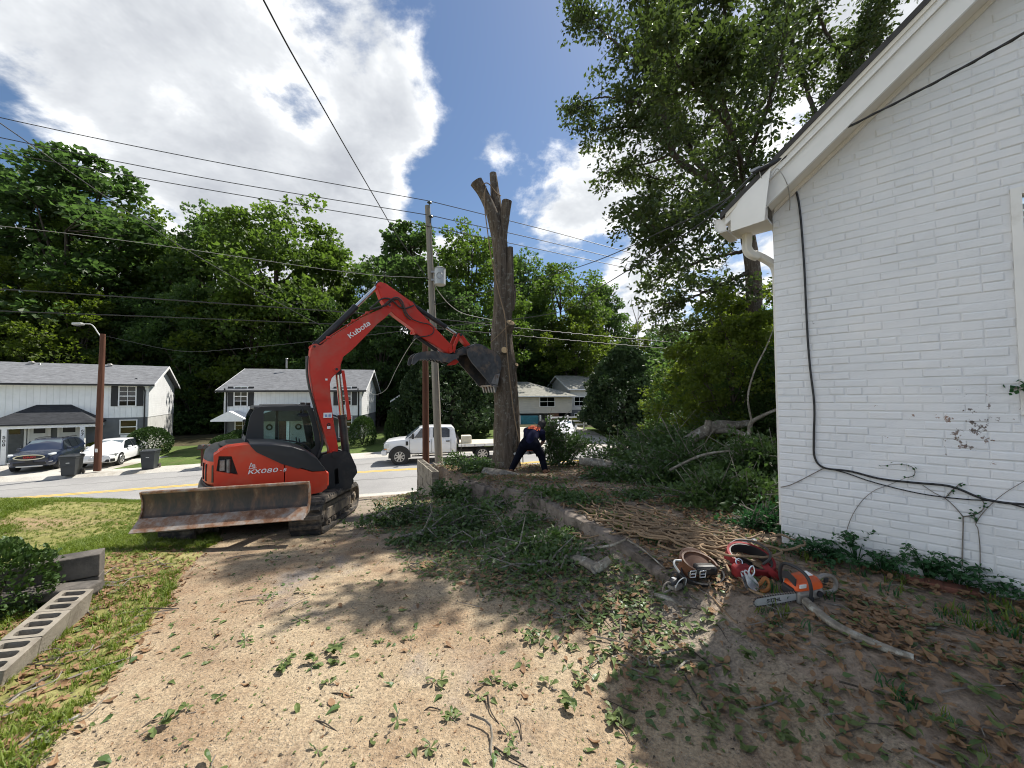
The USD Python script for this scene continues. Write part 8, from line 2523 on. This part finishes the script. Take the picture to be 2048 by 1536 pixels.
def density(x, y):
    """Fallen leaves per square metre: (green, dry)."""
    w = wall_side(x, y)
    xb = np.interp(y, EDGE[:, 0], EDGE[:, 1])
    e = x - xb + .35 * (meshkit.fbm(np.stack([x * 1.3, y * 1.3, x * 0], -1), 3, 2) - .5) * 2
    clump = meshkit.fbm(np.stack([x * 2.2, y * 2.2, x * 0 + 4], -1), 3, 8)
    heavy = smooth(-.35, .35, e)
    k = .35 + 1.5 * smooth(.38, .64, clump)
    green = 14 + 480 * heavy * k * np.interp(y, [1.4, 2.2, 3.0, 6, 10, 13], [.22, .42, 1.0, 1.0, .6, .3])
    dry = 5 + 110 * heavy * k
    yard = w > 0
    green = np.where(yard, 170 * k * np.interp(y, [1.5, 2.5, 4, 8, 14], [.5, .8, 1, 1, .5]), green)
    dry = np.where(yard, 380 * k * np.interp(y, [1.5, 2.5, 4, 8, 14], [1.0, 1.2, 1.0, .7, .4]), dry)
    xl = np.interp(y, DRIVE_LEFT[:, 1], DRIVE_LEFT[:, 0])
    out = (x < xl + .1) & ~yard
    edge_l = np.exp(-((x - xl + .65) / .7) ** 2) * np.interp(y, [1.2, 2, 3.2, 4.3, 5.2], [.5, 1, 1, .9, .12])
    green = np.where(out, 6, green)
    dry = np.where(out, 18 + 480 * edge_l * (.5 + clump), dry)
    return green, dry


def quats(n, g, tilt=.3):
    yaw, a, m_ = g.uniform(0, 2 * PI, n), g.uniform(0, 2 * PI, n), np.abs(g.normal(0, tilt, n))
    cz, sz_ = np.cos(yaw / 2), np.sin(yaw / 2)
    ct, st_ = np.cos(m_ / 2), np.sin(m_ / 2)
    tx_, ty_ = np.cos(a) * st_, np.sin(a) * st_
    return np.column_stack([ct * cz, tx_ * cz + ty_ * sz_, ty_ * cz - tx_ * sz_, ct * sz_])


def sample(which, n_try, x0, x1, y0, y1, g):
    x, y = g.uniform(x0, x1, n_try), g.uniform(y0, y1, n_try)
    area = (x1 - x0) * (y1 - y0)
    d = density(x, y)[which]
    keep = g.uniform(0, 1, n_try) < d * area / n_try
    vis = (np.abs(x) < 1.42 * y + .5) & ~(((np.column_stack([x, y]) - HOUSE_C[:2]) @ HU[:2] > -.02) & ((np.column_stack([x, y]) - HOUSE_C[:2]) @ HN[:2] < .03))
    tool = np.hypot((x - saw_c[0] + .12) / .42, (y - saw_c[1] + .02) / .14) < 1
    k = keep & vis & ~tool
    return x[k], y[k]


g = np.random.default_rng(202)
xs, ys, ii = [], [], []
for which in (0, 1):
    for box_ in ((-5, 5.5, 1.4, 6.0, 90000), (-6.5, 7, 6.0, 13.5, 70000)):
        x, y = sample(which, box_[4], *box_[:4], g)
        xs.append(x), ys.append(y)
        ii.append(g.choice([0, 1, 2, 3, 4], len(x), p=[.24, .22, .22, .22, .10]) if which == 0 else g.choice([5, 6, 7], len(x)))
x, y, ii = np.concatenate(xs), np.concatenate(ys), np.concatenate(ii)
pile = smooth(-.2, .5, x - np.interp(y, EDGE[:, 0], EDGE[:, 1]))
z = terrain(x, y) + .004 + g.uniform(0, .03, len(x)) * pile
protos = [(oak_leaf(1), "leaf_fallen"), (oak_leaf(2), "leaf_cut"), (oak_leaf(3), "leaf_fallen"), (oak_leaf(4, curl=.1), "leaf_pale"), (oak_leaf(5), "leaf_cut"), (oak_leaf(6, curl=.5), "leaf_dry"), (oak_leaf(7, curl=.4), "leaf_dry"), (oak_leaf(8, curl=.6), "leaf_dry")]
scatter("/World/leaf_litter", protos, ii, np.column_stack([x, y, z]), quats(len(x), g, .34), g.uniform(.038, .082, len(x)), label="fallen green and brown oak leaves strewn over drive and yard", cat="leaf litter")
LITTER_N = len(x)


def stick(seed):
    q = np.random.default_rng(seed)
    c = curve([(-.5, 0, .02), (-.15, q.normal(0, .05), .04), (.2, q.normal(0, .06), .03), (.5, q.normal(0, .08), .02)], 9)
    return tube(c, np.linspace(.022, .010, len(c)), 4)


n = 1500
x, y = g.uniform(-4.5, 5, n * 6), g.uniform(1.5, 11, n * 6)
gd, dd = density(x, y)
k = (g.uniform(0, 1, n * 6) < (gd + dd) / 420 * .5) & (np.abs(x) < 1.4 * y) & ~(((np.column_stack([x, y]) - HOUSE_C[:2]) @ HU[:2] > -.02) & ((np.column_stack([x, y]) - HOUSE_C[:2]) @ HN[:2] < .05))
x, y = x[k][:n], y[k][:n]
scatter("/World/twig_litter", [(stick(1), "vine_stem"), (stick(2), "bark_wood"), (stick(3), "bark_limb")], g.integers(0, 3, len(x)), np.column_stack([x, y, terrain(x, y) + .006]), quats(len(x), g, .12), g.uniform(.08, .36, len(x)), label="small broken twigs among the fallen leaves", cat="twigs")

n = 14000
x, y = g.uniform(-4.5, 3.2, n), g.uniform(1.4, 9, n)
k = (wall_side(x, y) < .1) & (x > np.interp(y, DRIVE_LEFT[:, 1], DRIVE_LEFT[:, 0]) - .3) & (np.abs(x) < 1.42 * y + .3) & (g.uniform(0, 1, n) < np.clip(3.2 / y, .2, 1))
x, y = x[k], y[k]
scatter("/World/leaf_crumbs", [(oak_leaf(31), "leaf_fallen"), (oak_leaf(32), "leaf_dry"), (oak_leaf(33), "bark_wood")], g.integers(0, 3, len(x)), np.column_stack([x, y, terrain(x, y) + .003]), quats(len(x), g, .3), g.uniform(.008, .028, len(x)), label="crumbs of leaf and bark trodden into the drive", cat="leaf crumbs")

# single sprigs: torn twig ends with a few leaves, lying on the drive
SPR = []
for s in range(7):
    q = np.random.default_rng(300 + s)
    path = f"/prototypes/sprig_{s:03d}"
    UsdGeom.Xform.Define(stage, path)
    c = curve([(0, 0, .006), (.05, q.normal(0, .012), .012), (.10, q.normal(0, .02), .014), (.13, q.normal(0, .02), .012)], 10)
    SPR.append(path)
    part(path, "twig", tube(c, np.linspace(.0035, .0015, len(c)), 5), "vine_stem")
    nl = (9, 6, 12, 5, 3, 7, 4)[s]
    for i in range(nl):
        b0 = c[int(np.clip(4 + i * (len(c) - 5) / nl, 0, len(c) - 1))]
        a_ = (i - nl / 2) / nl * 4.2 + q.normal(0, .3)
        L = q.uniform(.055, .085)
        m = moved(oak_leaf(400 + s * 20 + i, L, .3), (L * .5, 0, 0))
        T_ = TM.translation_matrix(b0 + [0, 0, .004 + .003 * i]) @ rotz(a_) @ TM.rotation_matrix(q.normal(-.06, .16), [0, 1, 0]) @ TM.rotation_matrix(q.normal(0, .5), [1, 0, 0])
        part(path, "leaf", xf(m, T_), "leaf_pale" if (s == 1 or i % 4 == 3) else "leaf_fallen" if i % 3 else "leaf_cut")
Zc = lambda zx, zy: (500 + zx / 2.438, 1100 + zy / 2.438)
Zl = lambda zx, zy: (zx / 3.413, 1150 + zy / 3.413)
SP = [Zc(*p) for p in ((20, 160), (290, 140), (60, 235), (110, 240), (270, 232), (225, 330), (430, 460), (670, 460), (700, 390), (810, 440), (140, 545), (240, 545), (340, 510), (465, 580), (860, 635), (420, 660), (300, 610), (310, 955), (1080, 690), (1000, 790), (1030, 860), (1300, 935), (1240, 860), (1330, 590), (1620, 620), (1580, 700), (1760, 760), (1870, 900), (1940, 970), (1930, 680), (1720, 860), (1400, 410), (680, 30), (150, 50), (1110, 660), (1500, 690), (1820, 800), (1790, 1020), (860, 930), (730, 780), (600, 200), (1250, 640))] + \
     [Zl(*p) for p in ((1080, 1050), (1190, 1170), (950, 1100), (1530, 790), (1690, 430), (1850, 170), (1140, 210), (1900, 590), (2020, 310), (1470, 1240), (300, 1250), (150, 1230), (420, 1230), (960, 830), (1340, 940), (1420, 480), (1600, 480), (760, 1010))] + \
     [(1400, 1275), (1440, 1330), (1500, 1300), (1560, 1280), (1640, 1330), (1690, 1395), (1740, 1420), (1800, 1440), (1470, 1400), (1520, 1440), (1590, 1470), (1650, 1300), (1850, 1380), (1930, 1360), (1960, 1470), (1880, 1500), (1420, 1480), (1700, 1490), (2010, 1420)]
gs = np.random.default_rng(44)
for i, (px, py) in enumerate(SP):
    P0 = ground_pt(px, py, .004)
    k_ = int(gs.integers(0, len(SPR)))
    word = ("nine", "six", "a dozen", "five", "three", "seven", "four")[k_]
    zone = "sunlit left drive" if px < 560 else "sunlit near drive" if px < 1000 + (py - 1150) * .55 and py > 1300 else "sunlit mid drive" if px < 1000 + (py - 1150) * .55 else "shaded ground below the chainsaw" if px > 1380 else "house shadow's edge"
    copy_of(SPR[k_], "oak_sprig", f"green oak sprig with about {word} leaves on the {zone}", "sprig", f"torn oak sprigs with about {word} leaves on the {zone}", P0, float(gs.uniform(0, 360)), float(gs.uniform(.45, 1.0)))
# single bare sticks on the drive
for i, (a, b) in enumerate([(Zc(1160, 705), Zc(1215, 850)), (Zc(1290, 815), Zc(1325, 925)), (Zc(300, 830), Zc(425, 885)), (Zc(385, 700), Zc(510, 720)), (Zc(850, 785), Zc(930, 780)), (Zc(1190, 960), Zc(1350, 1060)), (Zc(1135, 735), Zc(1155, 790)), (Zc(770, 80), Zc(930, 215)), (Zl(970, 1045), Zl(1080, 985)), (Zc(1775, 845), Zc(1850, 935)), ((1640, 1390), (1700, 1460)), ((1360, 1290), (1420, 1330))]):
    p, q = ground_pt(*a, .008), ground_pt(*b, .008)
    m_ = (p + q) / 2 + [gs.normal(0, .01), gs.normal(0, .01), .01]
    part("/World", "stick", tube(curve([p, m_, q], 10), np.linspace(.0045, .0025, len(curve([p, m_, q], 10))), 5), "bark_wood", label=("dark bare stick upright in view at bottom centre of the drive", "short stick above a leaf sprig at bottom centre right", "straight dark stick at bottom left of centre on the drive", "crooked stick left of the drive's middle", "small level stick in the lower middle of the drive", "long bent stick at the very bottom of the drive", "tiny stick beside the upright one at bottom centre", "long thin stick on the far sunlit drive at the shade's edge", "short stick on the lower left of the drive", "stick beside the leaf cluster at the house shadow's edge", "stick in the shade at the lower right", "stick in the house's shadow below the kerb's end")[i], cat="stick", group="bare sticks on the drive")


def tuft(seed, n=11, h=1.0):
    q = np.random.default_rng(seed)
    V, F = [], []
    for i in range(n):
        a = q.uniform(0, 2 * PI)
        b0 = np.array([q.normal(0, .28), q.normal(0, .28), 0])
        d = np.array([math.cos(a), math.sin(a), 0]) * q.uniform(.2, .9)
        hh = h * q.uniform(.5, 1.1)
        sd_ = np.array([-math.sin(a), math.cos(a), 0]) * .045
        p1, p2 = b0 + d * .35 + [0, 0, hh * .6], b0 + d + [0, 0, hh * .9]
        k = len(V)
        V += [b0 - sd_, b0 + sd_, p1 + sd_ * .8, p1 - sd_ * .8, p2]
        F += [(k, k + 1, k + 2), (k, k + 2, k + 3), (k + 3, k + 2, k + 4)]
    return trimesh.Trimesh(np.array(V), F, process=False)


n = 110000
x, y = g.uniform(-13, -1.8, n), g.uniform(1.3, 11.8, n)
xl = np.interp(y, DRIVE_LEFT[:, 1], DRIVE_LEFT[:, 0])
e = xl - x + .5 * (meshkit.fbm(np.stack([x * 1.6, y * 1.6, x * 0], -1), 3, 12) - .5)
cl = meshkit.fbm(np.stack([x * .9, y * .9, x * 0 + 2], -1), 3, 13)
bare = np.exp(-((e - .6) / .65) ** 2) * np.interp(y, [1.5, 2.3, 3.4, 4.4], [0.2, .7, .9, .25])
nn_ = -x * .208 + y * .978
k = (e > .05) & (np.abs(x) < 1.42 * y + .4) & (g.uniform(0, 1, n) < (.35 + 1.1 * smooth(.35, .6, cl)) * (1 - bare) * .62) & (nn_ < 13)
x, y = x[k], y[k]
scatter("/World/grass", [(tuft(1), "grass_blade"), (tuft(2), "grass_blade"), (tuft(3, 14), "grass_blade")], g.integers(0, 3, len(x)), np.column_stack([x, y, terrain(x, y) - .004]), quats(len(x), g, .1), g.uniform(.022, .05, len(x)) * (1 + .7 * smooth(.45, .65, meshkit.fbm(np.stack([x * .9, y * .9, x * 0 + 2], -1), 3, 13))), label="patchy lawn grass left of the drive", cat="grass")
GRASS_N = len(x)
n = 9000
x, y = g.uniform(-2, 5, n), g.uniform(1.6, 9, n)
w = wall_side(x, y)
dH = (np.column_stack([x, y]) - HOUSE_C[:2]) @ HN[:2]
cl = meshkit.fbm(np.stack([x * 1.8, y * 1.8, x * 0 + 6], -1), 3, 15)
k = (w > .15) & (dH > .05) & (g.uniform(0, 1, n) < smooth(.5, .7, cl) * .8 + .5 * np.exp(-(dH / .35) ** 2) * (y < 4.2))
x, y = x[k], y[k]
scatter("/World/yard_grass", [(tuft(4, 9), "leaf_weed"), (tuft(5, 8), "grass_blade")], g.integers(0, 2, len(x)), np.column_stack([x, y, terrain(x, y)]), quats(len(x), g, .15), g.uniform(.05, .12, len(x)), label="straggling grass in the leaf-strewn yard by the house", cat="grass")
print("litter", LITTER_N, "grass", GRASS_N)
